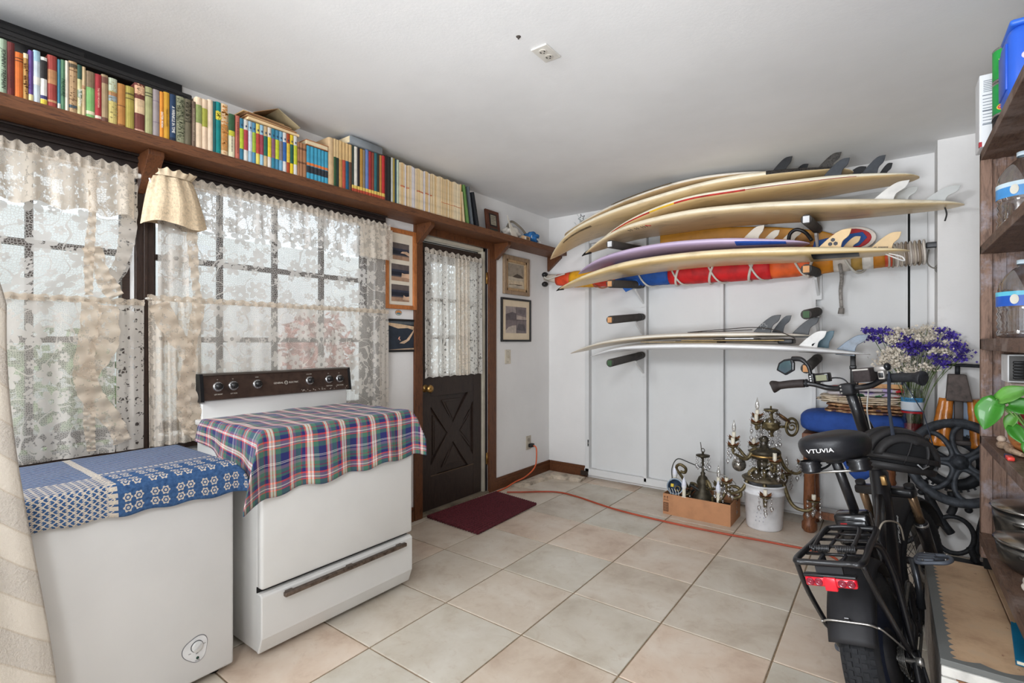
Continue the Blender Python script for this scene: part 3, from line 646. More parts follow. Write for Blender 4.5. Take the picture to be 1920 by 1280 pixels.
def wavy(x, y0, y1, z0, z1, amp, waves, seed=0, nu=90, nv=14, gather=0, hem=None, top=None):
    q = random.Random(seed); ph = [q.uniform(0, 6) for _ in range(4)]
    def fn(u, v):
        y = lerp(y0, y1, u); zb = z0 if hem is None else hem(u); zt = z1 if top is None else top(u)
        z = lerp(zb, zt, v); k = amp*(.35+.65*(1-v))
        return (x+k*(math.sin(u*waves*2*PI+ph[0])+.5*math.sin(u*waves*3.7*PI+ph[1]+v)), y+.3*k*math.sin(u*waves*2*PI+ph[2]), z)
    L = abs(y1-y0)*(1+gather); Hh = z1-z0
    return MB().grid(nu, nv, fn, uv=lambda u, v: (u*L+seed*1.7, v*Hh))
def ruffle(mb, path, w, amp, n, out=(1, 0, 0), seed=1):
    """frilled strip along a path; width across is sideways in the wall plane"""
    P = cr(path, 10); q = random.Random(seed); o = Vector(out); ph = q.uniform(0, 6)
    def fn(u, v):
        i = u*(len(P)-1); a = P[int(i)]; b = P[min(int(i)+1, len(P)-1)]; p = a.lerp(b, i-int(i)); d = (P[min(int(i)+2, len(P)-1)]-P[max(int(i)-1, 0)]).normalized()
        sd = d.cross(o).normalized(); s = (v-.5)*w*(1+.03*math.sin(u*n*2*PI+ph)+.14*math.sin(u*9+ph))
        return p+sd*s+o*(.6*amp*math.sin(u*n*1.3*PI+ph+v*2)*abs(v-.5)*2)
    L = sum((a-b).length for a, b in zip(P, P[1:]))
    mb.grid(len(P)*3, 4, fn, uv=lambda u, v: (v*w, u*L)); return mb
def rod(name, label, y0, y1, z, x, r=.008, m=None):
    root = thing(name, label, 'curtain rod', (x, (y0+y1)/2, z)); m = m or M_rodw
    MB().tube([(x, y0, z), (x, y1, z)], r, 8).build('bar', m, root)
    for y in (y0, y1): MB().tube([(.0205, y, z), (x, y, z)], r*.8, 8).build('bracket', m, root)
    return root
def curtain(label, y, z):
    return thing('lace_curtain', label, 'curtain', (.05, y, z))
rod('curtain_rod', 'white upper rod carrying the lace valance of the right window', -3.395, -2.06, 2.008, .062)
rod('curtain_rod', 'white upper rod carrying the valance of the left window', -4.72, -3.42, 2.000, .062)
rod('curtain_rod', 'lower white cafe rod across the right window', -3.40, -2.06, 1.462, .056, .006)
rod('curtain_rod', 'lower white cafe rod across the left window', -4.72, -3.415, 1.440, .056, .006)
# right window
c = curtain('gathered floral lace valance on the upper rod of the right window', -2.7, 2.0)
wavy(.078, -3.37, -2.26, 1.803, 1.998, .011, 15, 1, 160, 8, .5, hem=lambda u: 1.803+.012*math.sin(u*47)).build('skirt', L_open, c)
wavy(.080, -2.29, -2.035, 1.800, 2.0, .004, 3, 2, 30, 6, .1).build('end_panel', L_dense, c)
wavy(.073, -3.37, -2.05, 1.985, 2.040, .004, 40, 3, 200, 3, .3, top=lambda u: 2.036+.007*math.sin(u*190)).build('heading', L_dense, c)
c = curtain('flat floral net panel behind the valance of the right window', -2.7, 1.7)
wavy(.040, -3.345, -2.20, 1.47, 2.0, .003, 4, 4, 40, 6).build('panel', L_open, c)
wavy(.041, -2.21, -2.062, 1.47, 2.0, .002, 2, 5, 12, 6, hem=lambda u: 1.47).build('border', L_mid, c)
c = curtain('lower floral cafe curtain across the right window behind the stove', -2.7, 1.45)
wavy(.060, -3.20, -2.06, .80, 1.455, .006, 9, 6, 130, 8, .2).build('panel', L_mid, c)
wavy(.064, -3.405, -2.055, 1.452, 1.480, .003, 30, 7, 160, 3, .3, top=lambda u: 1.478+.004*math.sin(u*170)).build('heading', L_ruf, c)
wavy(.063, -2.13, -2.056, .82, 1.44, .002, 2, 8, 10, 6).build('border', L_edge, c)
c = curtain('gathered cream lace drape at the left edge of the right window', -3.3, 1.45)
wavy(.072, -3.405, -3.19, .80, 1.452, .012, 4, 9, 60, 10, .6).build('panel', L_dense, c)
ruffle(MB(), [(.09, -3.37, 1.44), (.095, -3.32, 1.32), (.10, -3.25, 1.20), (.10, -3.262, 1.06), (.10, -3.235, .92), (.10, -3.20, .82)], .075, .012, 14).build('ruffle', L_ruf, c)
ruffle(MB(), [(.092, -3.205, 1.45), (.095, -3.24, 1.24), (.10, -3.275, 1.0), (.10, -3.25, .84)], .05, .012, 14, seed=4).build('ruffle', L_ruf, c)
ruffle(MB(), [(.07, -3.225, 1.97), (.08, -3.232, 1.8), (.08, -3.222, 1.62), (.08, -3.208, 1.47)], .04, .010, 14, seed=5).build('ruffle', L_ruf, c)
wavy(.052, -3.36, -3.235, 1.47, 1.99, .006, 2, 21, 14, 6).build('side_panel', L_mid, c)
# gathered cream puff hung at the rod end
c = thing('fabric_puff', 'cream dotted gathered fabric puff hung at the rod end between both windows', 'curtain', (.10, -3.32, 1.8))
def puff(u, v):
    a = PI*2*u; top = 2.015; z = lerp(1.795, top, v); k = 1-v
    hw = .075+.058*k**.8+.004*math.sin(a*14)*(.3+.7*v); dp = .035+.045*math.sin(min(1, k*1.15)*PI*.8)+.006*math.sin(a*9+1)
    return (.085+dp*math.cos(a)*.8, -3.315+.012*(1-v)+hw*math.sin(a)*1.0, z-.010*k*math.sin(a*3)-.03*k*(math.sin(a) < -2))
MB().grid(96, 14, puff).build('puff', mk((224, 202, 170), .9, var=.14, vs=90, bump=.5, bs=150), c)
def frill(u, v):
    a = PI*2*u; r = .077+.016*v+.008*math.sin(a*15)*v
    return (.088+(.036+.012*v+.006*math.sin(a*15+1)*v)*math.cos(a), -3.315+r*math.sin(a), 2.010+.028*v+.006*math.sin(a*11)*v)
MB().grid(120, 3, frill).build('frill', mk((228, 208, 178), .9, bump=.3), c)
MB().tube([(.062, -3.45, 1.995), (.062, -3.385, 2.0)], .011, 8).build('tape', mk((232, 230, 226), .7), c)
mb = MB(); mb.tube(cr([(.075, -3.405, 2.0), (.09, -3.41, 2.04), (.08, -3.42, 2.05)], 5), .004, 6); mb.tube(cr([(.08, -3.405, 2.0), (.09, -3.395, 1.96), (.085, -3.40, 1.93)], 5), .004, 6); mb.build('ribbon', mk((230, 230, 230), .6), c)
# left window
c = curtain('cream lace valance on the upper rod of the left window', -4.0, 1.9)
wavy(.076, -4.72, -3.455, 1.800, 1.990, .010, 12, 11, 150, 8, .5, hem=lambda u: 1.802+.012*math.sin(u*60)).build('skirt', L_dense, c)
wavy(.072, -4.72, -3.44, 1.978, 2.030, .004, 40, 12, 200, 3, .3, top=lambda u: 2.026+.007*math.sin(u*190)).build('heading', L_dense, c)
c = curtain('floral net panel of the left window with its right edge curving away', -4.0, 1.6)
def swoop(u, v):
    z = lerp(1.452, 1.99, v); yr = -3.452-.105*max(0, (1.66-z)/.2)**2; y = lerp(-4.72, yr, u)
    return (.042+.003*math.sin(u*40), y, z)
MB().grid(60, 14, swoop, uv=lambda u, v: (u*1.26, v*.54)).build('panel', L_open, c)
ruffle(MB(), [(.052, -3.46, 1.97), (.052, -3.468, 1.8), (.054, -3.482, 1.68), (.056, -3.51, 1.58), (.056, -3.56, 1.50)], .055, .006, 12, seed=6).build('border', L_edge, c)
ruffle(MB(), [(.07, -3.60, 1.98), (.078, -3.60, 1.8), (.08, -3.612, 1.62), (.08, -3.612, 1.46)], .03, .010, 20, seed=7).build('ruffle', L_ruf, c)
ruffle(MB(), [(.075, -3.60, 1.66), (.08, -3.565, 1.54), (.082, -3.52, 1.46)], .06, .012, 8, seed=8).build('ruffle', L_ruf, c)
c = curtain('lower cafe curtain of the left window with beige frilled swags', -4.0, 1.4)
wavy(.058, -4.72, -3.52, .80, 1.432, .006, 9, 13, 130, 8, .2).build('panel', L_mid, c)
wavy(.064, -4.72, -3.415, 1.428, 1.456, .003, 30, 14, 160, 3, .3, top=lambda u: 1.454+.003*math.sin(u*170)).build('heading', L_ruf, c)
wavy(.060, -3.515, -3.415, .80, 1.43, .004, 2, 15, 14, 8).build('border', L_edge, c)
ruffle(MB(), [(.075, -3.60, 1.43), (.085, -3.615, 1.3), (.088, -3.63, 1.15), (.086, -3.60, 1.04), (.086, -3.53, .93), (.084, -3.50, .84)], .07, .012, 14, seed=9).build('ruffle', L_ruf, c)
ruffle(MB(), [(.08, -3.545, 1.42), (.085, -3.56, 1.26), (.09, -3.625, 1.12)], .08, .012, 8, seed=10).build('ruffle', L_ruf, c)
ruffle(MB(), [(.074, -3.61, 1.10), (.08, -3.612, .96), (.08, -3.604, .82)], .034, .010, 18, seed=11).build('ruffle', L_ruf, c)
# ---------------------------------------------------------------- door
M_door = wood((52, 40, 34), (34, 26, 24), stretch=(6, 6, 1), rough=.45, bump=.1)
dr = tag(bpy.data.objects.new('door_1', None), kind='structure'); C.objects.link(dr); dr.location = (-.05, (DY0+DY1)/2, 0)
ya, yb = DY0+.012, DY1-.05; XF = -.03; XB = -.07
mb = MB(); mb.box(XB, XF, ya, ya+.11, .02, 2.0); mb.box(XB, XF, yb-.10, yb, .02, 2.0); mb.box(XB, XF, ya+.11, yb-.10, 1.87, 2.0); mb.box(XB, XF, ya+.11, yb-.10, .86, 1.02); mb.box(XB, XF, ya+.11, yb-.10, .02, .27)
mb.build('leaf', M_door, dr, bevel=.002)
py0, py1, pz0, pz1 = ya+.11, yb-.10, .27, .86
MB().box(XB+.005, XF-.016, py0, py1, pz0, pz1).build('recess', M_door, dr)
pc = ((py0+py1)/2, (pz0+pz1)/2)
def strip(a, b, w, x0, x1):
    d = Vector((0, b[0]-a[0], b[1]-a[1])); L = d.length; M = frameM((x0, a[0], a[1]), d, (0, -d.z, d.y))
    return MB().box(0, L, -w/2, w/2, 0, x1-x0, M)
for a, b in (((py0, pz0), (py1, pz1)), ((py0, pz1), (py1, pz0))):
    strip(a, b, .095, XF-.016, XF-.001 if a[1] < pc[1] else XF-.002).build('cross_batten', M_door, dr, bevel=.002)
def tri(pts, nm):
    cx = sum(p[0] for p in pts)/3; cz = sum(p[1] for p in pts)/3
    for k, (sc, h) in enumerate(((.62, .007), (.46, .011))):
        q = [((p[0]-cx)*sc, (p[1]-cz)*sc) for p in pts]; MB().prism(q, h, frameM((XF-.016, cx, cz), (0, 1, 0), (0, 0, 1))).build(nm, M_door, dr, bevel=.001)
tri([(py0+.05, pz1), (py1-.05, pz1), pc], 'panel'); tri([(py0+.05, pz0), (py1-.05, pz0), pc], 'panel'); tri([(py0, pz0+.05), (py0, pz1-.05), pc], 'panel'); tri([(py1, pz0+.05), (py1, pz1-.05), pc], 'panel')
# the pale worn outline of the cross panel
mb = MB(); mb.box(XF-.015, XF+.001, py0, py1, pz0-.004, pz0); mb.build('worn_edge', mk((120, 98, 76), .7), dr)
la, lb, lc, ld = ya+.11, yb-.10, 1.02, 1.87
for i in (1, 2): y = lerp(la, lb, i/3); MB().box(XB+.01, XF-.008, y-.012, y+.012, lc, ld).build('muntin', M_door, dr)
for j in (1, 2): z = lerp(lc, ld, j/3); MB().box(XB+.01, XF-.008, la, lb, z-.013, z+.013).build('muntin', M_door, dr)
for i in range(3):
    for j in range(3): MB().box(-.052, -.049, lerp(la, lb, i/3), lerp(la, lb, (i+1)/3), lerp(lc, ld, j/3), lerp(lc, ld, (j+1)/3)).build('pane', M_glass, dr)
M_brass = mk((176, 140, 84), .3, .9, var=.2)
kn = MB(); Mx = Matrix.Translation((XF, ya+.05, .925)) @ Matrix.Rotation(PI/2, 4, 'Y')
kn.lathe([(0, 0), (.028, 0), (.028, .004), (.012, .008), (.011, .03), (.026, .04), (.03, .055), (.024, .068), (0, .072)], Mx, 18); kn.build('knob', M_brass, dr)
mb = MB().tube([(XF, ya+.012, 1.17), (XF+.03, ya+.012, 1.17)], .008, 8); mb.build('latch', mk((40, 34, 30), .5, .4), dr)
# casing, stop and hinges
mb = MB(); mb.box(0, .02, -1.785, DY0-.005, 0, 2.115); mb.box(0, .02, DY1-.004, -.862, 0, 2.115); mb.box(0, .02, DY0-.005, DY1-.004, 2.045, 2.115)
mb.build('trim_9', M_trim, kind='structure', bevel=.003)
M_stop = mk((190, 182, 164), .6)
mb = MB(); mb.box(-.07, -.012, DY1-.045, DY1-.022, .0, 2.045); mb.box(-.07, -.012, DY0, DY1-.022, 2.02, 2.045); mb.box(-.15, -.075, DY0, DY0+.012, 0, 2.045); mb.build('trim_10', M_stop, kind='structure')
mb = MB(); mb.box(-.10, -.004, DY1-.021, DY1, .0, 2.06); mb.box(-.12, -.1, DY0, DY1, 2.02, 2.07); mb.build('trim_11', mk((38, 34, 36), .35), kind='structure')
for z in (1.80, .29):
    mb = MB(); mb.box(-.004, .001, DY1-.02, DY1-.003, z-.045, z+.045); mb.cyl((.002, DY1-.012, z-.05), (.002, DY1-.012, z+.05), .005); mb.build('hinge', M_brass, dr)
MB().box(-.16, .015, DY0, DY1, -.003, .018).build('trim_12', mk((120, 108, 92), .7, var=.3), kind='structure', bevel=.003)
r = rod('curtain_rod', 'small dark rod holding the lace curtain on the door', ya+.012, yb-.02, 1.925, -.005, .005, mk((40, 34, 32), .4, .5))
for o in list(r.children):
    if o.name.startswith('bracket'): bpy.data.objects.remove(o)
for y in (ya+.012, yb-.02): MB().tube([(XF, y, 1.925), (-.005, y, 1.925)], .004, 6).build('bracket', mk((40, 34, 32), .4, .5), r)
c = curtain('floral lace curtain with scalloped hem over the door glass', -1.35, 1.5)
L_door = lace('lace_door', .16, .5, .9, (236, 232, 224), ns=130, fs=14)
wavy(-.002, ya+.02, yb-.025, 1.0, 1.918, .009, 6, 31, 110, 12, .25, hem=lambda u: 1.0+.010*abs(math.sin(u*22))).build('panel', L_door, c)
wavy(.006, -1.36, -1.19, 1.005, 1.918, .010, 4, 32, 50, 12, .4).build('fold', L_dense, c)
wavy(.002, ya+.02, yb-.022, 1.915, 1.955, .004, 14, 33, 120, 3, .3, top=lambda u: 1.952+.007*math.sin(u*60)).build('heading', L_dense, c)
# ---------------------------------------------------------------- pictures
def poly3(mb, pts, y0, y1, z0, z1, x):
    V = [mb.b.verts.new((x, lerp(y0, y1, p[0]), lerp(z0, z1, p[1]))) for p in pts]; mb.b.faces.new(V); return mb
def frame(label, y0, y1, z0, z1, fw, fm, matc, dx=.022, name='framed_picture', inner=None):
    r = thing(name, label, 'picture', (0, (y0+y1)/2, z0)); mb = MB()
    mb.box(.001, dx, y0, y0+fw, z0, z1); mb.box(.001, dx, y1-fw, y1, z0, z1); mb.box(.001, dx, y0+fw, y1-fw, z0, z0+fw); mb.box(.001, dx, y0+fw, y1-fw, z1-fw, z1); mb.build('frame', fm, r, bevel=.003)
    if inner:
        iw, im = inner; a, b, c_, d = y0+fw, y1-fw, z0+fw, z1-fw; mb = MB()
        mb.box(.001, dx*.75, a, a+iw, c_, d); mb.box(.001, dx*.75, b-iw, b, c_, d); mb.box(.001, dx*.75, a, b, c_, c_+iw); mb.box(.001, dx*.75, a, b, d-iw, d); mb.build('inner_frame', im, r, bevel=.002)
    MB().box(.001, .006, y0+fw*.8, y1-fw*.8, z0+fw*.8, z1-fw*.8).build('mount', mk(matc, .85, var=.05), r)
    return r
def photo(r, y0, y1, z0, z1, layers, x=.0064, name='photograph'):
    for k, (c_, pts) in enumerate(layers):
        mb = MB(); xx = x+.00025*k
        if k == 0: mb.box(.006, xx, y0, y1, z0, z1)
        else: poly3(mb, pts, y0, y1, z0, z1, xx)
        mb.build(name if k == 0 else 'print_area', mk(c_, .5, var=.18, vs=22), r, recalc=(k == 0))
Q = lambda a, b, c_, d: [(a, c_), (b, c_), (b, d), (a, d)]
M_oak = wood((176, 108, 58), (140, 80, 40), stretch=(6, 6, 1))
r = frame('tall honey oak frame with three stacked photographs of breaking waves', -2.044, -1.768, 1.492, 2.040, .028, M_oak, (224, 214, 196))
for k, z in enumerate((1.83, 1.685, 1.545)):
    foam = [(.5, .42), (.75, .40), (1, .3), (1, .48), (.85, .56), (.6, .52)] if k == 0 else [(.55, .22), (.8, .24), (1, .2), (1, .5), (.7, .46), (.58, .5)] if k == 1 else [(.62, .12), (1, .1), (1, .34), (.8, .3), (.68, .4)]
    photo(r, -1.985, -1.828, z, z+.115, [((96, 86, 84), None), ((52, 56, 72), Q(0, 1, .30, .68)), ((30, 34, 46), Q(0, 1, .34, .55)), ((168, 134, 110), Q(0, 1, 0, .24)), ((214, 178, 148), foam)])
r = frame('black framed square picture of a lone figure under a dark curling wave', -2.042, -1.765, 1.198, 1.424, .012, mk((24, 22, 22), .4), (40, 50, 62), .014)
photo(r, -2.03, -1.777, 1.21, 1.412, [((42, 50, 62), None), ((86, 92, 96), Q(.02, .98, .88, .98)), ((214, 184, 150), [(.02, .86), (.4, .74), (.75, .76), (.95, .70), (.98, .82), (.7, .86), (.4, .9), (.05, .93)]),
    ((222, 190, 158), [(.45, .24), (.62, .22), (.8, .34), (.96, .62), (.97, .72), (.86, .56), (.7, .36), (.55, .3)]), ((236, 170, 140), [(.40, .36), (.44, .38), (.47, .32), (.49, .34), (.45, .41), (.48, .46), (.44, .46), (.42, .42)]), ((196, 168, 140), [(.04, .02), (.97, .02), (.97, .07), (.5, .05)])])
r = thing('sticker', 'small oval rainbow sunset sticker on the wall between the two pictures', 'sticker', (.001, -1.919, 1.45))
for k, (a, b, c_, z) in enumerate(((.030, .019, (60, 90, 120), 0), (.027, .016, (210, 200, 160), 0), (.024, .012, (226, 140, 70), .001), (.020, .006, (80, 130, 150), -.005))):
    MB().prism([(a*math.cos(t), b*math.sin(t)) for t in [i*PI/10 for i in range(20)]], .0006*(k+1), frameM((.0005, -1.919, 1.468+z), (0, 1, 0), (0, 0, 1))).build('ring' if k < 2 else 'print_area', mk(c_, .4), r)
M_sil = wood((150, 126, 100), (112, 90, 70), stretch=(6, 6, 1)); 
r = frame('weathered silvery wooden double frame with a misty beach print, upper right of the door', -.756, -.374, 1.688, 2.030, .034, M_sil, (196, 178, 152), .028, inner=(.022, wood((176, 146, 108), (130, 104, 76), stretch=(6, 6, 1))))
photo(r, -.690, -.442, 1.752, 1.966, [((150, 138, 122), None), ((188, 176, 156), Q(0, 1, .0, .45)), ((78, 68, 58), [(.3, .45), (.45, .54), (.6, .6), (.85, .54), (.98, .44), (.6, .42)]), ((206, 188, 160), Q(0, 1, .12, .3)), ((96, 80, 66), [(.1, .1), (.4, .13), (.7, .11), (.9, .14), (.9, .16), (.5, .15), (.1, .13)])])
r = frame('black framed print of four grey wave photographs, lower right of the door', -.784, -.334, 1.268, 1.656, .018, mk((24, 22, 20), .4), (222, 204, 176), .018)
photo(r, -.715, -.400, 1.345, 1.582, [((120, 108, 108), None), ((150, 138, 134), Q(0, .49, .52, 1)), ((94, 84, 86), [(.0, .52), (.49, .52), (.49, .75), (.3, .8), (0, .7)]), ((176, 160, 150), [(.51, .52), (1, .52), (1, .62), (.7, .66), (.51, .7)]), ((108, 98, 98), [(.55, .78), (.9, .7), (.96, .9), (.6, .92)]), ((186, 172, 160), [(0, 0), (.49, 0), (.49, .3), (.3, .28), (.12, .22), (0, .1)]), ((88, 80, 82), [(.51, .12), (.95, .08), (.9, .34), (.6, .36)]), ((84, 74, 74), Q(.49, .505, 0, 1)), ((84, 74, 74), Q(0, 1, .49, .51))])
# switch and outlets
M_plate = mk((206, 196, 178), .45)
r = thing('light_switch', 'cream toggle switch plate on the wall under the black framed print', 'switch', (0, -.68, 1.13))
MB().box(.0005, .006, -.722, -.640, 1.072, 1.198).build('plate', M_plate, r, bevel=.002)
MB().box(.006, .016, -.686, -.676, 1.125, 1.145).build('toggle', mk((170, 158, 138), .5), r, bevel=.002)
mb = MB(); [mb.cyl((.005, -.681, z), (.0072, -.681, z), .004, seg=8) for z in (1.09, 1.18)]; mb.build('screw', mk((110, 100, 84), .4, .5), r)
r = thing('wall_outlet', 'dirty cream wall outlet above the baseboard in the corner', 'outlet', (0, -.36, .325))
MB().box(.0005, .006, -.40, -.322, .262, .39).build('plate', mk((186, 176, 160), .6, var=.2), r, bevel=.002)
MB().cyl((.006, -.361, .352), (.0085, -.361, .352), .017).build('socket', mk((150, 140, 126), .5), r)
r = thing('extension_cord', 'orange extension cord running from the black corner plug across the floor', 'cord', (.04, -.33, .3))
MB().rbox(.0092, .045, -.375, -.32, .285, .318, .006).build('plug', mk((22, 22, 24), .5), r)
P = cr([(.045, -.34, .300), (.075, -.335, .27), (.085, -.37, .12), (.07, -.50, .05), (.062, -.64, .034), (.058, -.78, .012), (.062, -.905, .009)], 8)
MB().tube(P, .0065, 8).build('lead', mk((206, 92, 50), .5), r)
# ================================================================ stove
M_enam = mk((222, 221, 218), .28, var=.03, vs=3, spec=.5)
M_black = mk((26, 25, 26), .4)
M_chrome = mk((190, 190, 190), .25, .9, var=.1)
st = thing('stove', 'white vintage electric range with dark brown control panel beside the chest freezer', 'stove', (.41, -2.83, 0))
MB().rbox(.11, .675, -3.222, -2.442, .022, .895, .006).build('body', M_enam, st)
MB().box(.20, .63, -3.20, -2.46, .0, .024).build('plinth', M_black, st)
MB().rbox(.10, .715, -3.228, -2.438, .88, .905, .006).build('cooktop', M_enam, st)
MB().rbox(.676, .716, -3.226, -2.438, .283, .868, .012, 3).build('oven_door', M_enam, st)
dw = MB(); q = [(.676, .024), (.69, .024), (.716, .09), (.716, .258), (.700, .266), (.676, .266)]
dw.prism(q, .788, Matrix(((1, 0, 0, 0), (0, 0, 1, -3.226), (0, 1, 0, 0), (0, 0, 0, 1)))); dwo = dw.build('drawer', M_enam, st, bevel=.005)
mb = MB().rbox(.73, .752, -3.145, -2.505, .236, .254, .004); mb.box(.715, .735, -3.13, -3.10, .238, .25); mb.box(.715, .735, -2.55, -2.52, .238, .25); mb.box(.715, .735, -2.84, -2.81, .238, .25)
mb.build('handle', mk((112, 98, 88), .35, .7, var=.35, vs=60), dwo)
MB().box(.668, .677, -3.222, -2.442, .262, .286).build('door_gap', M_black, st)
# backguard
MB().rbox(.05, .112, -3.20, -2.410, .895, 1.0, .004).build('backguard', M_enam, st)
bg = [(.05, .985), (.105, .985), (.132, .992), (.112, 1.108), (.05, 1.108)]
My = lambda y: Matrix(((1, 0, 0, 0), (0, 0, 1, y), (0, 1, 0, 0), (0, 0, 0, 1)))
cp = MB().prism(bg, .79, My(-3.198)).build('control_panel', mk((62, 46, 38), .35, var=.25, vs=30), st)
for yy in (-3.214, -2.408): MB().prism([(.045, .98), (.135, .985), (.117, 1.116), (.045, 1.116)], .015, My(yy)).build('end_cap', mk((24, 24, 26), .35), st)
MB().box(.045, .118, -3.20, -2.408, 1.108, 1.117).build('top_trim', mk((120, 112, 104), .3, .6), st)
tilt = math.atan2(.020, .116)
def pm(y, z):  # frame on the sloping panel face
    x = .132-(z-.992)/.116*.020; return frameM((x, y, z), (0, 1, 0), (-math.sin(tilt), 0, math.cos(tilt)))
M_cap = mk((30, 28, 28), .3); M_let = mk((206, 198, 186), .5, var=0)
for i, y in enumerate((-3.135, -3.064, -2.946, -2.657, -2.537, -2.467)):
    M = pm(y, 1.053)
    kb = MB().lathe([(.0235, 0), (.0235, .006), (.020, .010), (.0185, .010), (0, .010)], M, 24).build('knob', M_chrome, cp)
    mb = MB().lathe([(.0155, .010), (.0145, .024), (0, .025)], M, 18); mb.box(-.003, .003, -.014, .014, .024, .029, M); mb.build('knob_cap', M_cap, cp)
    mb = MB()
    for k in range(10): mb.box(-.0008, .0008, .0175, .021, .0098, .0108, M @ Matrix.Rotation(k*PI/5, 4, 'Z'))
    mb.build('dial_mark', mk((60, 56, 54), .5), cp)
    if i in (0, 1, 4, 5): text(('LEFT FRONT', 'LEFT REAR', '', '', 'RIGHT REAR', 'RIGHT FRONT')[i], .0085, pm(y, 1.016) @ Matrix.Translation((0, 0, .001)), 'lettering', M_let, cp, .0003, .8)
    if i in (2, 3): text(('OVEN', 'OVEN TEMP')[i-2], .006, pm(y, 1.088) @ Matrix.Translation((0, 0, .001)), 'lettering', M_let, cp, .0003)
    else: text('HI', .006, pm(y, 1.086) @ Matrix.Translation((0, 0, .001)), 'lettering', M_let, cp, .0003)
text('GENERAL', .013, pm(-2.835, 1.051) @ Matrix.Translation((0, 0, .001)), 'lettering', M_let, cp, .0003, .95)
text('ELECTRIC', .013, pm(-2.750, 1.051) @ Matrix.Translation((0, 0, .001)), 'lettering', M_let, cp, .0003, .95)
mb = MB(); Me = pm(-2.793, 1.051)
for r_ in (.0095, .0078): mb.tube([Me @ Vector((r_*math.cos(a), r_*math.sin(a), .001)) for a in [k*PI/12 for k in range(24)]], .0006, 4, True)
for a in (0, 1.57, 3.14, 4.71): mb.tube([Me @ Vector((.002*math.cos(a), .002*math.sin(a), .001)), Me @ Vector((.006*math.cos(a+.6), .006*math.sin(a+.6), .001))], .0006, 4)
mb.build('emblem', M_let, cp)
# worn specks at the foot of the panel's right half
mb = MB(); q = random.Random(11)
for k in range(34): mb.box(-.0015, .0015, -.0015, .0015, 0, .0005, pm(q.uniform(-2.72, -2.42), .998+abs(q.gauss(0, .006))))
mb.build('chipped_paint', mk((196, 188, 176), .8), cp)['kind'] = 'stuff'
# plaid cloth
def plaid():
    t = NT('plaid'); uv = t.n('ShaderNodeUVMap').outputs[0]; sp = t.n('ShaderNodeSeparateXYZ'); t.t.links.new(uv, sp.inputs[0])
    nv, gr, rd, cr_, mv, mg = [lin(c) for c in ((44, 48, 104), (72, 116, 98), (222, 78, 66), (246, 238, 226), (132, 112, 130), (140, 46, 66))]
    st_ = [(0, nv), (.17, rd), (.21, cr_), (.235, nv), (.245, cr_), (.275, rd), (.30, mv), (.36, gr), (.50, mg), (.53, nv), (.61, rd), (.66, cr_), (.72, lin((214, 140, 80))), (.745, cr_), (.80, rd), (.82, gr), (.95, nv)]
    og = lin((216, 130, 76))
    weft = [(0, nv), (.20, cr_), (.212, nv), (.235, cr_), (.247, nv), (.30, mv), (.38, gr), (.47, mg), (.50, gr), (.56, nv), (.66, rd), (.70, mv), (.78, cr_), (.80, mv), (.84, rd), (.87, gr)]
    out = []
    for ax in (0, 1):
        if ax: st_ = weft
        f = t.math('FRACT', t.math('ADD', t.math('MULTIPLY', sp.outputs[ax], 1/.165), 10.12)); nd = t.n('ShaderNodeValToRGB'); cr2 = nd.color_ramp; cr2.interpolation = 'CONSTANT'
        while len(cr2.elements) < len(st_): cr2.elements.new(.99)
        for e, (p, c) in zip(cr2.elements, st_): e.position = p; e.color = c
        t.put(nd.inputs[0], f); out.append(nd.outputs[0])
    tw = t.math('GREATER_THAN', t.math('FRACT', t.math('MULTIPLY', t.math('ADD', sp.outputs[0], sp.outputs[1]), 260)), .5)
    k = t.math('ADD', t.math('MULTIPLY', tw, .3), .38)
    t.col(t.mix(k, out[0], out[1])); t.set(Roughness=.9, Specular_IOR_Level=.15, Sheen_Weight=.15)
    t.bump(t.noise(uv, 260, 2), .3, .002); return t.m
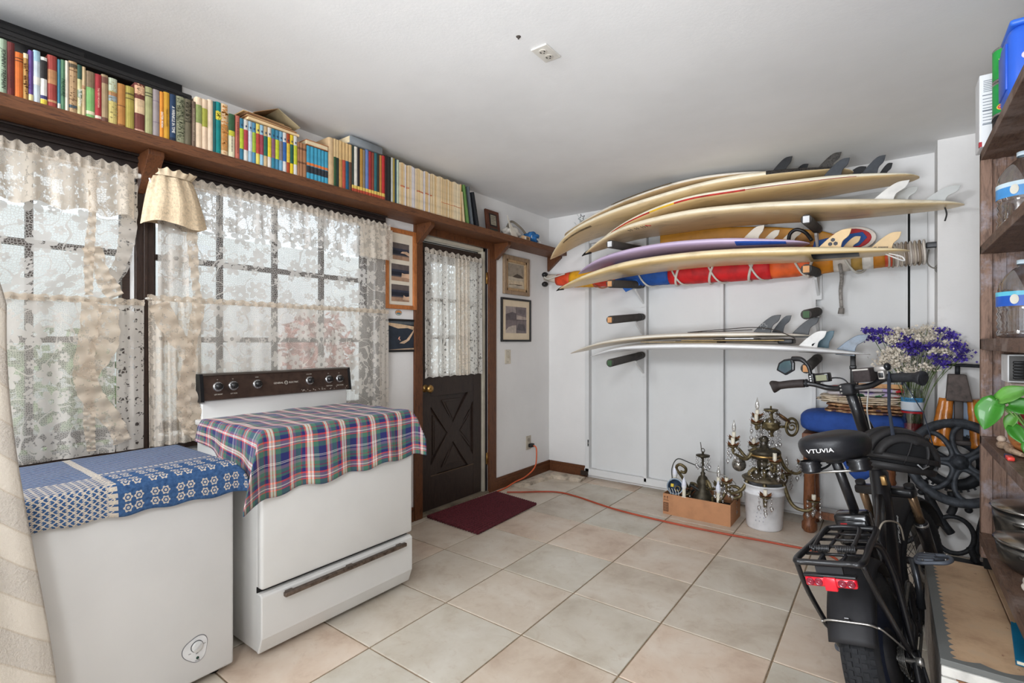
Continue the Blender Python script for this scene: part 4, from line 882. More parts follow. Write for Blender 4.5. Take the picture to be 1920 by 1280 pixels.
def drape(name, label, m, x0, x1, y0, y1, z, oL, oR, oF, oB, th=.004, wav=.010, seed=0, nu=90, nv=60, cat='cloth', ruck=.003):
    """cloth laid over a flat top; overhangs given as functions of position along the edge"""
    q = random.Random(seed); ph = [q.uniform(0, 6) for _ in range(6)]
    LX, LY = x1-x0, y1-y0
    mo = max(oL(k/20) for k in range(21)), max(oR(k/20) for k in range(21)), max(oF(k/20) for k in range(21)), max(oB(k/20) for k in range(21))
    def fn(u, v):
        # u along y, v along x (back to front); edge strips scaled to the local overhang
        sy = -mo[0]+u*(LY+mo[0]+mo[1]); sx = -mo[3]+v*(LX+mo[3]+mo[2])
        fx = min(max(sx/LX, 0), 1); fy = min(max(sy/LY, 0), 1)
        oy = ox = 0; y = y0+min(max(sy, 0), LY); x = x0+min(max(sx, 0), LX)
        if sy < 0: oy = -sy*oL(fx)/max(mo[0], 1e-6); y -= .012*min(1, oy/.03)+.02*oy/.2+wav*math.sin(fx*13+ph[0])*min(1, oy/.12)
        if sy > LY: oy = (sy-LY)*oR(fx)/max(mo[1], 1e-6); y += .012*min(1, oy/.03)+.02*oy/.2+wav*math.sin(fx*13+ph[1])*min(1, oy/.12)
        if sx > LX: ox = (sx-LX)*oF(fy)/max(mo[2], 1e-6); x += .012*min(1, ox/.03)+.012*ox/.2+wav*(math.sin(fy*16+ph[2])+.4*math.sin(fy*37+ph[3]))*min(1, ox/.15)
        if sx < 0: ox = -sx*oB(fy)/max(mo[3], 1e-6); x -= .012*min(1, ox/.03)
        drop = max(ox, oy)+.12*min(ox, oy)
        if ox > 0 and oy > 0:
            k = min(ox, oy); sg = -1 if sy < 0 else 1; y += sg*.30*k; x += (.25*k if sx > LX else -.25*k)
        zz = z-drop+(ruck*math.sin(sx*31+ph[4]+sy*9)*math.sin(sy*17+ph[5]) if drop == 0 else 0)
        if drop == 0: zz += max(0, ruck)
        return (x, y, zz)
    W = LY+mo[0]+mo[1]; L = LX+mo[3]+mo[2]
    o = MB().grid(nu, nv, fn, uv=lambda u, v: (u*W, v*L)).build(name, m, None, label, cat, solid=th)
    return o
sm = lambda t: t*t*(3-2*t)
drape('plaid_cloth', 'red, green and navy plaid cloth draped over the stove top', plaid(), .165, .712, -3.222, -2.444, .910,
      lambda f: .095+.14*f**1.5, lambda f: .03+.10*sm(f), lambda f: .255-.03*f+.008*math.sin(f*23), lambda f: .0001, seed=3, wav=.009)
# ================================================================ chest freezer
M_frz = mk((214, 213, 211), .3, var=.03, vs=3, spec=.45)
fz = thing('chest_freezer', 'white chest freezer under a blue woven cloth in the left foreground', 'freezer', (.39, -3.62, 0))
MB().rbox(.115, .667, -3.955, -3.308, .025, .745, .010, 3).build('cabinet', M_frz, fz)
MB().rbox(.105, .677, -3.962, -3.300, .752, .795, .010, 3).build('lid', M_frz, fz)
mb = MB(); [mb.cyl((x, y, 0), (x, y, .03), .02) for x in (.17, .61) for y in (-3.90, -3.36)]; mb.build('foot', M_black, fz)
tri_ = []
for k in range(48):
    a = 2*PI*k/48; r_ = .040*(1+.10*math.cos(3*(a-.87))); tri_.append((r_*math.cos(a), r_*math.sin(a)*1.1))
Mf = frameM((.667, -3.443, .145), (0, 1, 0), (0, 0, 1))
bd = MB().prism([(x*1.06, y*1.06) for x, y in tri_], .0012, Mf).build('badge_rim', mk((112, 112, 116), .4), fz)
MB().prism(tri_, .003, Mf, True).build('badge', mk((228, 228, 228), .3), fz)
Md = frameM((.670, -3.440, .155), (0, 1, 0), (0, 0, 1))
mb = MB().lathe([(.0205, 0), (.0205, .002), (.019, .002)], Md, 28); mb.build('dial_ring', mk((50, 52, 56), .5), fz)
dl = MB().lathe([(.0185, 0), (.0185, .008), (.016, .010), (0, .010)], Md, 28).build('dial', mk((222, 222, 220), .35), fz)
MB().box(-.003, .003, -.015, .015, .010, .013, Md @ Matrix.Rotation(-.9, 4, 'Z')).build('dial_grip', mk((206, 206, 206), .35), fz)
MB().lathe([(.005, 0), (.0045, .003), (0, .0035)], frameM((.670, -3.438, .112), (0, 1, 0), (0, 0, 1)), 14).build('lamp', mk((24, 60, 46), .2), fz)
for s_, dy, dz in (('MIN', -.024, -.018), ('MAX', .024, .0), ('OFF', .0, -.026)): text(s_, .005, Md @ Matrix.Translation((dy, dz, .0012)), 'lettering', mk((60, 60, 64), .5), fz, .0002)
text('POWER', .0045, frameM((.6706, -3.438, .103), (0, 1, 0), (0, 0, 1)), 'lettering', mk((60, 60, 64), .5), fz, .0002)
def woven():
    t = NT('woven'); uv = t.n('ShaderNodeUVMap').outputs[0]; sp = t.n('ShaderNodeSeparateXYZ'); t.t.links.new(uv, sp.inputs[0]); u, v = sp.outputs[0], sp.outputs[1]
    F = lambda x: t.math('FRACT', x)
    # ogee trellis over most of the cloth
    su = t.math('MULTIPLY', u, 1/.020); sv = t.math('MULTIPLY', v, 1/.011)
    w1 = t.math('ABSOLUTE', t.math('SUBTRACT', F(t.math('ADD', su, t.math('MULTIPLY', t.math('SINE', t.math('MULTIPLY', sv, PI)), .25))), .5))
    tre = t.math('LESS_THAN', w1, .13)
    w2 = t.math('ABSOLUTE', t.math('SUBTRACT', F(t.math('ADD', su, t.math('ADD', t.math('MULTIPLY', t.math('SINE', t.math('MULTIPLY', sv, PI)), -.25), .5))), .5)); tre = t.math('MAXIMUM', tre, t.math('LESS_THAN', w2, .13))
    fu = t.math('SUBTRACT', F(su), .5); fv = t.math('SUBTRACT', F(sv), .5)
    dot = t.math('LESS_THAN', t.math('ADD', t.math('MULTIPLY', fu, fu), t.math('MULTIPLY', t.math('MULTIPLY', fv, fv), .6)), .045); tre = t.math('MAXIMUM', tre, t.math('MULTIPLY', dot, .8))
    # right border: medallions
    bu = t.math('GREATER_THAN', u, .345); mu = t.math('SUBTRACT', F(t.math('MULTIPLY', t.math('SUBTRACT', u, .36), 1/.078)), .5); mv = t.math('SUBTRACT', F(t.math('MULTIPLY', t.math('SUBTRACT', v, .512), 1/.088)), .5)
    lim = t.math('LESS_THAN', t.math('MAXIMUM', t.math('ABSOLUTE', mu), t.math('ABSOLUTE', mv)), .40)
    s3 = lambda x: t.math('SUBTRACT', F(t.math('MULTIPLY', t.math('ADD', x, .40), 2.5)), .5)
    a3, b3_ = s3(mu), s3(mv); rr = t.math('SQRT', t.math('ADD', t.math('MULTIPLY', a3, a3), t.math('MULTIPLY', b3_, b3_)))
    ang = t.math('ARCTAN2', b3_, a3); pet = t.math('ADD', t.math('MULTIPLY', t.math('COSINE', t.math('MULTIPLY', ang, 6)), .06), .40)
    med = t.math('MULTIPLY', t.math('MULTIPLY', t.math('LESS_THAN', rr, pet), lim), t.math('GREATER_THAN', t.math('ABSOLUTE', t.math('SUBTRACT', rr, .20)), .06))
    fr = t.math('GREATER_THAN', v, .43)
    med = t.math('MULTIPLY', med, fr)
    line = t.math('LESS_THAN', t.math('ABSOLUTE', t.math('SUBTRACT', u, .345)), .012); line = t.math('MULTIPLY', line, t.math('GREATER_THAN', F(t.math('MULTIPLY', v, 45)), .35))
    line2 = t.math('MULTIPLY', t.math('MULTIPLY', t.math('LESS_THAN', t.math('ABSOLUTE', t.math('SUBTRACT', v, .40)), .008), bu), t.math('GREATER_THAN', F(t.math('MULTIPLY', u, 60)), .35))
    core = t.math('MULTIPLY', bu, fr)
    rib = t.math('MULTIPLY', t.math('LESS_THAN', F(t.math('MULTIPLY', v, 45)), .35), .55)
    basep = t.mix(core, t.mix(fr, rib, tre), med)
    m = t.math('MAXIMUM', t.math('MAXIMUM', basep, line), line2)
    nz = t.noise(uv, 160, 2); m = t.math('MULTIPLY', m, t.math('ADD', t.math('MULTIPLY', nz, .7), .55))
    t.col(t.mix(m, t.ramp(t.noise(uv, 90, 3), [(.3, lin((46, 72, 110))), (.7, lin((70, 102, 144)))]), lin((206, 194, 176))))
    t.set(Roughness=.95, Specular_IOR_Level=.1); t.bump(t.math('ADD', nz, m), .5, .003); return t.m
drape('woven_cloth', 'blue and beige woven cloth with medallion border covering the chest freezer', woven(), .112, .672, -3.958, -3.304, .800,
      lambda f: .08, lambda f: .03+.075*sm(f), lambda f: .092+.016*f+.004*math.sin(f*31), lambda f: .02, seed=8, wav=.004, ruck=.0015, th=.005)
# cream throw hanging at the very left
def throw(u, v):
    z = lerp(.004, 2.42, v); e = -3.835-.115*sm(min(1, max(0, (z-.0)/1.3)))-.25*max(0, z-1.38); y = lerp(-4.5, e, u)
    return (.76+.035*math.sin(u*9+z*1.2)*(1-.17*z)+.03*v*math.sin(u*34)+.058*(u-1)*z, y, z)
def throwm():
    t = NT('throw'); uv = t.n('ShaderNodeUVMap').outputs[0]; sp = t.n('ShaderNodeSeparateXYZ'); t.t.links.new(uv, sp.inputs[0])
    d = t.math('ADD', t.math('MULTIPLY', sp.outputs[1], 1.0), t.math('MULTIPLY', sp.outputs[0], 1.0))
    k = t.math('MULTIPLY', d, 1/.105); f = t.math('FRACT', k); alt = t.math('GREATER_THAN', t.math('FRACT', t.math('MULTIPLY', k, .5)), .5)
    seam = t.math('LESS_THAN', t.math('ABSOLUTE', t.math('SUBTRACT', f, .5)), .47); nz = t.noise(uv, 120, 4, .7); n2 = t.noise(uv, 26, 4)
    a = t.mix(t.math('MULTIPLY', alt, n2), lin((220, 211, 198)), lin((214, 206, 197))); t.col(t.mix(seam, lin((212, 200, 184)), a)); t.set(Roughness=1, Specular_IOR_Level=.05)
    h = t.math('ADD', t.math('MULTIPLY', seam, .8), t.math('MULTIPLY', nz, t.math('ADD', t.math('MULTIPLY', alt, .5), .3))); t.bump(h, .9, .010); return t.m
r = thing('cream_curtain', 'cream textured cloth with seamed bands hanging at the far left beside the freezer', 'curtain', (.74, -4.2, 0))
MB().grid(90, 60, throw, uv=lambda u, v: (u*.65, v*2.42)).build('cloth', throwm(), r, solid=.006)
MB().tube([(.73, -4.85, 2.43), (.73, -4.05, 2.43)], .012, 10).build('rod', M_rodw, r)
for yy in (-4.80, -4.10): MB().tube([(.73, yy, 2.43), (.73, yy, H-.001)], .008, 8).build('bracket', M_rodw, r)
# ================================================================ door mat
rg = thing('door_mat', 'maroon ribbed rope door mat on the tiles in front of the door', 'mat', (.30, -1.33, 0))
M_mat = mk((92, 34, 42), .95, var=.35, vs=120, bump=.6, bs=300)
A, Bm, Cm, Dm = Vector((.035, -1.69, 0)), Vector((.065, -.93, 0)), Vector((.515, -.985, 0)), Vector((.545, -1.715, 0))
NR = 20
for i in range(NR):
    f = (i+.5)/NR; a = A.lerp(Dm, f); b = Bm.lerp(Cm, f); n = 56
    pts = [a.lerp(b, k/n)+Vector((0.002*(k % 2), 0, .0125)) for k in range(n+1)]
    MB().tube(pts, [.0105+.0025*(k % 2) for k in range(n+1)], 6).build('rope_row', M_mat, rg)

# ================================================================ ceiling outlet and screw hole
r = thing('ceiling_outlet', 'white double electrical outlet plate mounted on the ceiling', 'outlet', (1.545, -2.445, H))
MB().box(1.507, 1.583, -2.502, -2.388, H-.007, H-.0005).build('plate', mk((214, 210, 202), .4), r, bevel=.002)
for y in (-2.468, -2.422):
    sk = MB().cyl((1.545, y, H-.007), (1.545, y, H-.010), .017, seg=20).build('socket', mk((196, 190, 180), .4), r)
    mb = MB(); mb.box(1.533, 1.538, y-.006, y+.003, H-.0106, H-.0098); mb.box(1.551, 1.556, y-.006, y+.003, H-.0106, H-.0098); mb.cyl((1.545, y+.009, H-.0098), (1.545, y+.009, H-.0106), .003, seg=8); mb.build('slot', M_black, sk)
r = thing('ceiling_hook', 'tiny dark screw hook stub in the ceiling beside the outlet plate', 'hook', (1.517, -2.603, H))
MB().lathe([(.010, 0), (.008, -.003), (.003, -.004), (.003, -.010), (0, -.010)], Matrix.Translation((1.517, -2.603, H)), 12).build('stub', mk((70, 64, 60), .5, .3), r)
# ================================================================ surfboard rack and boards on the back wall
M_foam = mk((70, 66, 63), .9, var=.2, bump=.3); M_endw = mk((206, 150, 100), .7); M_endg = mk((64, 92, 62), .7); M_endl = mk((220, 220, 222), .6)
def arm(x, z, label, endm, y0=-.724, tilt=.05):
    r = thing('rack_arm', label, 'rack arm', (x, -.06, z), group='padded surfboard rack arms')
    a, b = Vector((x, -.066, z+.0)), Vector((x, y0, z-tilt)); d = (b-a).normalized()
    MB().tube([a, b], .013, 8).build('core', M_white, r)
    MB().tube([a+d*.03, a+d*.06, b-d*.008, b-d*.004], [.029, .031, .031, .028], 14).build('foam_pad', M_foam, r)
    MB().box(-.017, .017, -.02, .02, -.004, .004, frameM(b-d*.004+d*.001, (1, 0, 0), (0, 0, 1))).build('end_block', endm, r)
    MB().tube([a+d*.085, a+d*.105], [.0325, .0325], 14).build('strap', M_black, r)
    M = Matrix(((0, 0, 1, x-.008), (1, 0, 0, 0), (0, 1, 0, z), (0, 0, 0, 1)))
    MB().prism([(-.056, -.17), (-.056, -.02), (-.24, -.05), (-.23, -.065)], .016, M).build('brace', M_white, r, bevel=.001)
    MB().box(x-.022, x+.022, -.067, -.0565, z-.19, z+.035).build('wall_plate', M_white, r)
    return r
for z, lab, e1, e2 in ((2.058, 'top row', M_endl, M_endl), (1.757, 'second row', M_endw, M_endw), (1.483, 'empty third row', M_endw, M_endg), (1.156, 'lowest row', M_endg, M_endw)):
    arm(1.005, z, f'grey foam padded rack arm, left one of the {lab}', e1); arm(2.300, z, f'grey foam padded rack arm, right one of the {lab}', e2)
# ---- boards
def boardmat(top, under, stain=(120, 96, 56), rough=.35):
    t = NT('board'); v = t.coord('Object', (1, 3, 3)); n = t.noise(v, 5, 6, .65); n2 = t.noise(t.coord('Object', (.6, 5, 5)), 9, 5, .7)
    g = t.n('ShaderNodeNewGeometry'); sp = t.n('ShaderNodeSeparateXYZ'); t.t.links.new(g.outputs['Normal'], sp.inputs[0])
    f = t.ramp(t.math('MULTIPLY', t.math('ADD', sp.outputs[2], 1.0), .5), [(.12, (1, 1, 1, 1)), (.40, (0, 0, 0, 1))])   # deck side (turned down): yellowed wax plus underside shade put into the colour
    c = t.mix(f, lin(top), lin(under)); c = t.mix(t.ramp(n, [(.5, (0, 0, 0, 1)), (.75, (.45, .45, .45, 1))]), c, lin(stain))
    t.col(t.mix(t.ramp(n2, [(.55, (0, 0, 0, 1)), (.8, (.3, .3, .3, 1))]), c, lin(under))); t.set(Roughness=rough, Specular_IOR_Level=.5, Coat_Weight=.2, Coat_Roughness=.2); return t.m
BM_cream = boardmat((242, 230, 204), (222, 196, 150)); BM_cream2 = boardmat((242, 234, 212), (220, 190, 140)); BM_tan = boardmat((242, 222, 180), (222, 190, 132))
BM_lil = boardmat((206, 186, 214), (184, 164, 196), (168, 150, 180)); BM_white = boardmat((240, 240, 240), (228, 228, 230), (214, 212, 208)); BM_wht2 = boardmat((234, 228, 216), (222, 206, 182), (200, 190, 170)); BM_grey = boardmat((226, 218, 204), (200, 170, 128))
class Board:
    def __init__(s, label, pts, y, W, T, m, tail=.32, roll=0.0, group='surfboards on the wall rack', nose=.8):
        s.P = cr([(x, y, z) for x, z in pts], 10); s.W, s.T, s.tail, s.roll, s.nz = W, T, tail, roll, nose
        L = [0]
        for a, b in zip(s.P, s.P[1:]): L.append(L[-1]+(b-a).length)
        s.L = [l/L[-1] for l in L]
        s.root = thing('surfboard', label, 'surfboard', (s.P[len(s.P)//2].x, y, s.P[len(s.P)//2].z), group=group)
        loops = []; n = 44
        for i in range(n+1):
            t = .5-.5*math.cos(PI*i/n); loops.append([s.at(t, 2*PI*k/20) for k in range(20)])
        mb = MB(); mb.ring(loops); mb.build('shell', m, s.root)
    def mid(s, t):
        for i in range(len(s.L)-1):
            if t <= s.L[i+1]+1e-9: return s.P[i].lerp(s.P[i+1], (t-s.L[i])/max(1e-9, s.L[i+1]-s.L[i]))
        return s.P[-1]
    def wt(s, t):
        if t < .48: f = max(0, 1-(1-t/.48)**2.3)**s.nz
        else: f = 1-(1-s.tail)*((t-.48)/.52)**2.3
        if t > .96: f *= math.sqrt(max(.02, 1-((t-.96)/.04)**2))
        th = min(1, (min(t/.3, (1-t)/.25))**.55 if 0 < t < 1 else .0)
        return max(.004, f*s.W/2), max(.004, th*s.T/2)
    def at(s, t, a, off=0):
        w_, h = s.wt(t); p = s.mid(t); c, d = math.cos(a), math.sin(a)
        y = -(w_+off)*math.copysign(abs(c)**.62, c); z = (h+off)*math.copysign(abs(d)**.72, d)
        r = s.roll; return Vector((p.x, p.y+y*math.cos(r)-z*math.sin(r), p.z+y*math.sin(r)+z*math.cos(r)))
    def patch(s, name, m, t0, t1, a0, a1, off=.0012, n=24, k=4):
        MB().grid(n, k, lambda u, v: s.at(lerp(t0, t1, u), lerp(a0, a1, v), off)).build(name, m, s.root); return s
    def fin(s, y, x0, z0, x1, z1, xt, zt, m, th=.008, name='fin', marks=None):
        b = Vector((x1-x0, 0, z1-z0)); o = Vector((x0, y, z0)); t = Vector((xt, y, zt))
        if abs(b.x) < 1e-6: b.x = .01
        # outline: swept leading edge up to the tip, hooked trailing edge
        lead = cr([o, o.lerp(t, .4)+Vector((-(t-o).x*.06, 0, .016)), o.lerp(t, .78)+Vector((-(t-o).x*.10, 0, .018)), t], 6)
        e = Vector((x1, y, z1)); trail = cr([t, t.lerp(e, .25)+Vector((.0, 0, -.012)), t.lerp(e, .6)+Vector(((xt-x1)*-.22, 0, -.004)), e], 6)
        pl = [(p.x, p.z) for p in lead]+[(p.x, p.z) for p in trail[1:]]+[(x1, z1-.03), (x0, z0-.03)]
        M = Matrix(((1, 0, 0, 0), (0, 0, -1, y+th/2), (0, 1, 0, 0), (0, 0, 0, 1)))
        return MB().prism(pl, th, M).build(name, m, s.root, bevel=.002)
M_fblk = mk((34, 35, 38), .35, var=.2, vs=30); M_fgry = mk((58, 62, 68), .4, var=.2, vs=30); M_fcarb = mk((64, 60, 56), .35, var=.5, vs=90)
M_fclear = mk((206, 208, 206), .25, var=.05); M_fwht = mk((234, 232, 228), .35); M_fhon = mk((234, 202, 152), .4, var=.06)
# top rack, from the lowest up
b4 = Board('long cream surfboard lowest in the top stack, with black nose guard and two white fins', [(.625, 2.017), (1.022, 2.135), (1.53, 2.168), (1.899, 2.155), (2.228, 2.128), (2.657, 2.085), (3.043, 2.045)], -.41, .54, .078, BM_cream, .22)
b4.fin(-.47, 2.611, 2.116, 2.722, 2.107, 2.799, 2.216, M_fwht); b4.fin(-.35, 2.70, 2.128, 2.792, 2.119, 2.842, 2.199, M_fclear); b4.fin(-.42, 2.859, 2.088, 2.959, 2.075, 3.028, 2.155, M_fclear)
MB().tube([b4.mid(0)+Vector((-.03, 0, -.016)), b4.mid(.0), b4.mid(.022)], [.003, .012, .022], 10).build('nose_guard', M_black, b4.root)
mb = MB(); q = random.Random(5)
for k in range(9):
    if k in (2, 5): continue
    p = b4.at(.20+.0075*k, -.55, .001); p2 = b4.at(.20+.0075*k+.005, -.85, .001); mb.tube([p, (p+p2)/2+Vector((.004, 0, 0)), p2], .0022, 4)
mb.build('lettering', mk((50, 40, 36), .6), b4.root)
MB().tube([b4.at(.262, -.55, .001), b4.at(.278, -.75, .001)], .004, 5).build('lettering', mk((190, 60, 50), .6), b4.root)
MB().tube(cr([b4.mid(.965)+Vector((0, 0, -.008)), b4.mid(.967)+Vector((.004, 0, -.05)), b4.mid(.967)+Vector((-.004, 0, -.09))], 5), .004, 6).build('leash_string', M_black, b4.root)
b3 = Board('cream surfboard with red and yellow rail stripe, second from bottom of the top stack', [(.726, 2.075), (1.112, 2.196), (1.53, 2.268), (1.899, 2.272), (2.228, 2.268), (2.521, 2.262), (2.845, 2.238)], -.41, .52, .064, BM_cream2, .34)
b3.patch('red_stripe', mk((178, 44, 34), .4, var=.3, vs=20), .10, .27, -.32, -.05).patch('yellow_stripe', mk((226, 180, 44), .4, var=.2), .27, .36, -.30, -.03).patch('red_stripe', mk((178, 44, 34), .4, var=.35, vs=20), .36, .58, -.28, -.02).patch('red_stripe', mk((140, 50, 36), .4, var=.3), .58, .86, -.18, -.08)
for f in ((-.55, 2.363, 2.286, 2.466, 2.279, 2.512, 2.386, M_fgry), (-.30, 2.465, 2.338, 2.551, 2.325, 2.587, 2.385, M_fblk), (-.42, 2.558, 2.301, 2.644, 2.294, 2.686, 2.402, M_fgry), (-.30, 2.642, 2.307, 2.688, 2.301, 2.72, 2.380, M_fblk)): b3.fin(*f)
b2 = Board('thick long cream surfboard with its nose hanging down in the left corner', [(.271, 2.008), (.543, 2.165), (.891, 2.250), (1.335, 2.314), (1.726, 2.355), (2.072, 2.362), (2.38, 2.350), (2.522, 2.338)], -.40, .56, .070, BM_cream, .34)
b2.fin(-.42, 2.321, 2.384, 2.409, 2.376, 2.461, 2.470, M_fcarb); b2.fin(-.50, 2.062, 2.382, 2.157, 2.374, 2.197, 2.478, M_fblk); b2.fin(-.30, 2.154, 2.40, 2.225, 2.40, 2.266, 2.470, M_fblk)
b2.patch('traction_pad', mk((52, 48, 44), .9, var=.6, vs=120, bump=.8, bs=140), .80, .965, -.18, .55)
b2.patch('pencil_logo', mk((130, 112, 84), .7, var=.4, vs=60), .10, .24, -.95, -.72)
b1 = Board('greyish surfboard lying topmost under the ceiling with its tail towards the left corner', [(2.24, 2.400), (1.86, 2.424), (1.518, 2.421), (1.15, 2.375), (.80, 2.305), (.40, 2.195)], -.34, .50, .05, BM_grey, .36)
b1.fin(-.25, .47, 2.24, .56, 2.265, .425, 2.342, M_fclear); fs_ = b1.fin(-.42, .585, 2.25, .68, 2.285, .548, 2.365, M_fclear)
ctr = Vector((.600, -.425, 2.318)); sp_ = []
for k in range(10): a = PI/2+k*PI/5+.25; r_ = .042 if k % 2 == 0 else .017; sp_.append(ctr+Vector((r_*math.cos(a)*.8, 0, r_*math.sin(a))))
MB().tube(sp_, .0032, 5, True).build('star_logo', M_black, b1.root)
b1.patch('deck_pad', mk((150, 128, 98), .9, var=.3, vs=40, bump=.8, bs=70), .44, .70, .15, 1.2, .008)
# second rack
b6 = Board('honey cream surfboard in front of the rolled sail, with three honey coloured fins', [(.429, 1.718), (.772, 1.790), (1.141, 1.841), (1.552, 1.857), (1.914, 1.848), (2.384, 1.818), (2.797, 1.795)], -.515, .50, .074, BM_tan, .24)
f14 = b6.fin(-.55, 2.345, 1.855, 2.465, 1.842, 2.520, 1.955, M_fhon); b6.fin(-.38, 2.455, 1.858, 2.515, 1.852, 2.560, 1.930, M_fhon); b6.fin(-.47, 2.605, 1.830, 2.714, 1.816, 2.76, 1.918, M_fhon)
for hx, hz in ((0, .024), (-.014, 0), (.014, 0)):
    MB().prism([(.0125*math.cos(a), .0125*math.sin(a)) for a in [k*PI/3+PI/6 for k in range(6)]], .0012, frameM((2.424+hx, -.5545, 1.872+hz), (1, 0, 0), (0, 0, 1))).build('hexagon_mark', mk((66, 66, 74), .5), b6.root)
mb = MB()
for k in range(10):
    if k != 2: mb.box(2.628+k*.007, 2.633+k*.007, -.4758, -.474, 1.836-k*.0006, 1.842-k*.0006)
mb.build('lettering', mk((90, 84, 80), .6), b6.root)
MB().tube([b6.mid(0)+Vector((-.025, 0, -.012)), b6.mid(0), b6.mid(.018)], [.003, .010, .018], 10).build('nose_guard', M_black, b6.root)
b6.patch('traction_pad', M_black, .80, .90, -1.5, -.55, .004)
MB().tube(cr([(2.68, -.52, 1.79), (2.72, -.56, 1.76), (2.77, -.55, 1.735), (2.76, -.55, 1.76), (2.70, -.54, 1.785)], 6), .004, 6).build('white_cord', M_fwht, b6.root)
bl = Board('lilac surfboard with a blue deck pad, resting on the honey cream board', [(.622, 1.836), (.915, 1.912), (1.353, 1.948), (1.738, 1.942), (2.08, 1.916), (2.296, 1.895)], -.515, .48, .058, BM_lil, .3)
bl.patch('deck_pad', mk((40, 84, 176), .8, var=.2, bump=.8, bs=150), .76, .93, -.95, -.12, .003)
def honeyfin():
    t = NT('honeycomb'); v = t.n('ShaderNodeTexVoronoi', feature='DISTANCE_TO_EDGE', ins={'Vector': t.coord(), 'Scale': 150, 'Randomness': .2}).outputs['Distance']
    t.col(t.mix(t.math('LESS_THAN', v, .16), lin((64, 60, 58)), lin((206, 196, 180)))); t.set(Roughness=.35); return t.m
MH = honeyfin()
for f in ((-.46, 1.865, 1.955, 1.985, 1.950, 2.025, 2.060), (-.38, 1.985, 1.950, 2.065, 1.945, 2.105, 2.030), (-.34, 2.085, 1.940, 2.185, 1.935, 2.240, 2.035)):
    bl.fin(*f, MH); y, x0, z0, x1, z1, xt, zt = f
    M = Matrix(((1, 0, 0, 0), (0, 0, -1, y+.0055), (0, 1, 0, 0), (0, 0, 0, 1))); MB().prism([(x0, z0-.02), (x1, z1-.02), (x1-.004, z1+.012), (x0+.04, z0+.034), (x0+.018, z0+.030)], .011, M).build('fin_base', mk((236, 184, 124), .5), bl.root)
MB().tube(cr([(2.16, -.40, 1.925), (2.17, -.42, 1.985), (2.21, -.43, 2.01), (2.26, -.43, 1.985), (2.30, -.45, 1.925)], 6), .012, 7).build('leash', M_black, bl.root)
# mustard board standing on its rail against the wall
r = thing('surfboard', 'mustard yellow board standing on its rail against the wall behind the lilac board', 'surfboard', (1.75, -.09, 2.0))
pl = [(1.165, 1.955), (1.165, 2.165)]+[(1.165+1.26*k/14, 2.165+.02*math.sin(k/14*2)-.17*(k/14)**2.2) for k in range(1, 14)]+[(2.46, 1.985), (2.47, 1.955), (2.44, 1.935)]
MB().prism(pl, .05, Matrix(((1, 0, 0, 0), (0, 0, -1, -.062), (0, 1, 0, 0), (0, 0, 0, 1)))).build('shell', mk((190, 130, 34), .45, var=.18, vs=5), r, bevel=.012)
# rolled windsurfing sail with rope lashings behind the second rack row
sl = thing('rolled_sail', 'long rolled red, blue and yellow sail lashed with white rope behind the boards', 'sail', (1.5, -.16, 1.82))
def sy(x): return 1.852-.04*math.sin(min(1, max(0, (x-.1)/2.8))*PI*.8)
segs = [(.20, .36, (220, 74, 40), .050, .072), (.36, .60, (226, 162, 30), .074, .080), (.60, .82, (206, 60, 40), .080, .080), (.82, 1.28, (32, 82, 160), .082, .084), (1.28, 2.02, (200, 30, 34), .086, .088), (2.02, 2.28, (226, 96, 40), .086, .084), (2.28, 2.40, (214, 134, 30), .082, .078), (2.40, 2.50, (216, 206, 194), .078, .076), (2.50, 2.56, (176, 140, 70), .076, .075), (2.56, 2.62, (228, 222, 212), .075, .074), (2.62, 2.68, (206, 132, 40), .074, .072), (2.68, 2.73, (214, 86, 56), .072, .070), (2.73, 2.88, (206, 192, 180), .070, .058)]
for k, (xa, xb, c_, ra, rb) in enumerate(segs):
    n = max(3, int((xb-xa)/.03)); q = random.Random(k)
    MB().tube([(lerp(xa, xb, i/n), -.165, sy(lerp(xa, xb, i/n))) for i in range(n+1)], [lerp(ra, rb, i/n)*q.uniform(.96, 1.03) for i in range(n+1)], 18).build('sail_wrap', mk(c_, .6, var=.2, vs=12), sl)
hel = [(lerp(.9, 2.75, i/160), -.165+math.cos(i/160*2*PI*6.5)*.094, sy(lerp(.9, 2.75, i/160))+math.sin(i/160*2*PI*6.5)*.094) for i in range(161)]
MB().tube(hel, .0075, 6).build('rope', mk((206, 202, 192), .8), sl)
for xx, w_ in ((1.36, .030), (1.62, .028), (1.90, .03), (2.28, .035)):
    MB().tube([(xx+.03*math.sin(a), -.165+.093*math.cos(a), sy(xx)+.093*math.sin(a)) for a in [k*PI/12 for k in range(24)]], .010, 6, True).build('lashing', mk((216, 206, 196), .8), sl)
for k in range(9):
    xx = 2.70+k*.022; MB().tube([(xx+.004*math.sin(a*2), -.165+.074*math.cos(a), sy(xx)+.074*math.sin(a)) for a in [i*PI/9 for i in range(18)]], .0065, 6, True).build('lashing', mk(((198, 186, 170), (150, 134, 116), (222, 214, 204))[k % 3], .85), sl)
MB().rbox(2.885, 2.965, -.185, -.15, 1.85, 1.885, .006, M=None).build('mast_fitting', mk((70, 70, 72), .45, .3), sl)
MB().tube(cr([(2.90, -.17, 1.84), (2.89, -.20, 1.76), (2.92, -.21, 1.72), (2.96, -.20, 1.735), (2.975, -.19, 1.80), (2.96, -.18, 1.85)], 6), .004, 6).build('cord', mk((120, 116, 108), .8), sl)
MB().tube([(2.945+.016*math.cos(a), -.205, 1.715+.022*math.sin(a)) for a in [k*PI/8 for k in range(16)]], .0045, 6, True).build('shackle', mk((110, 108, 102), .4, .7), sl)
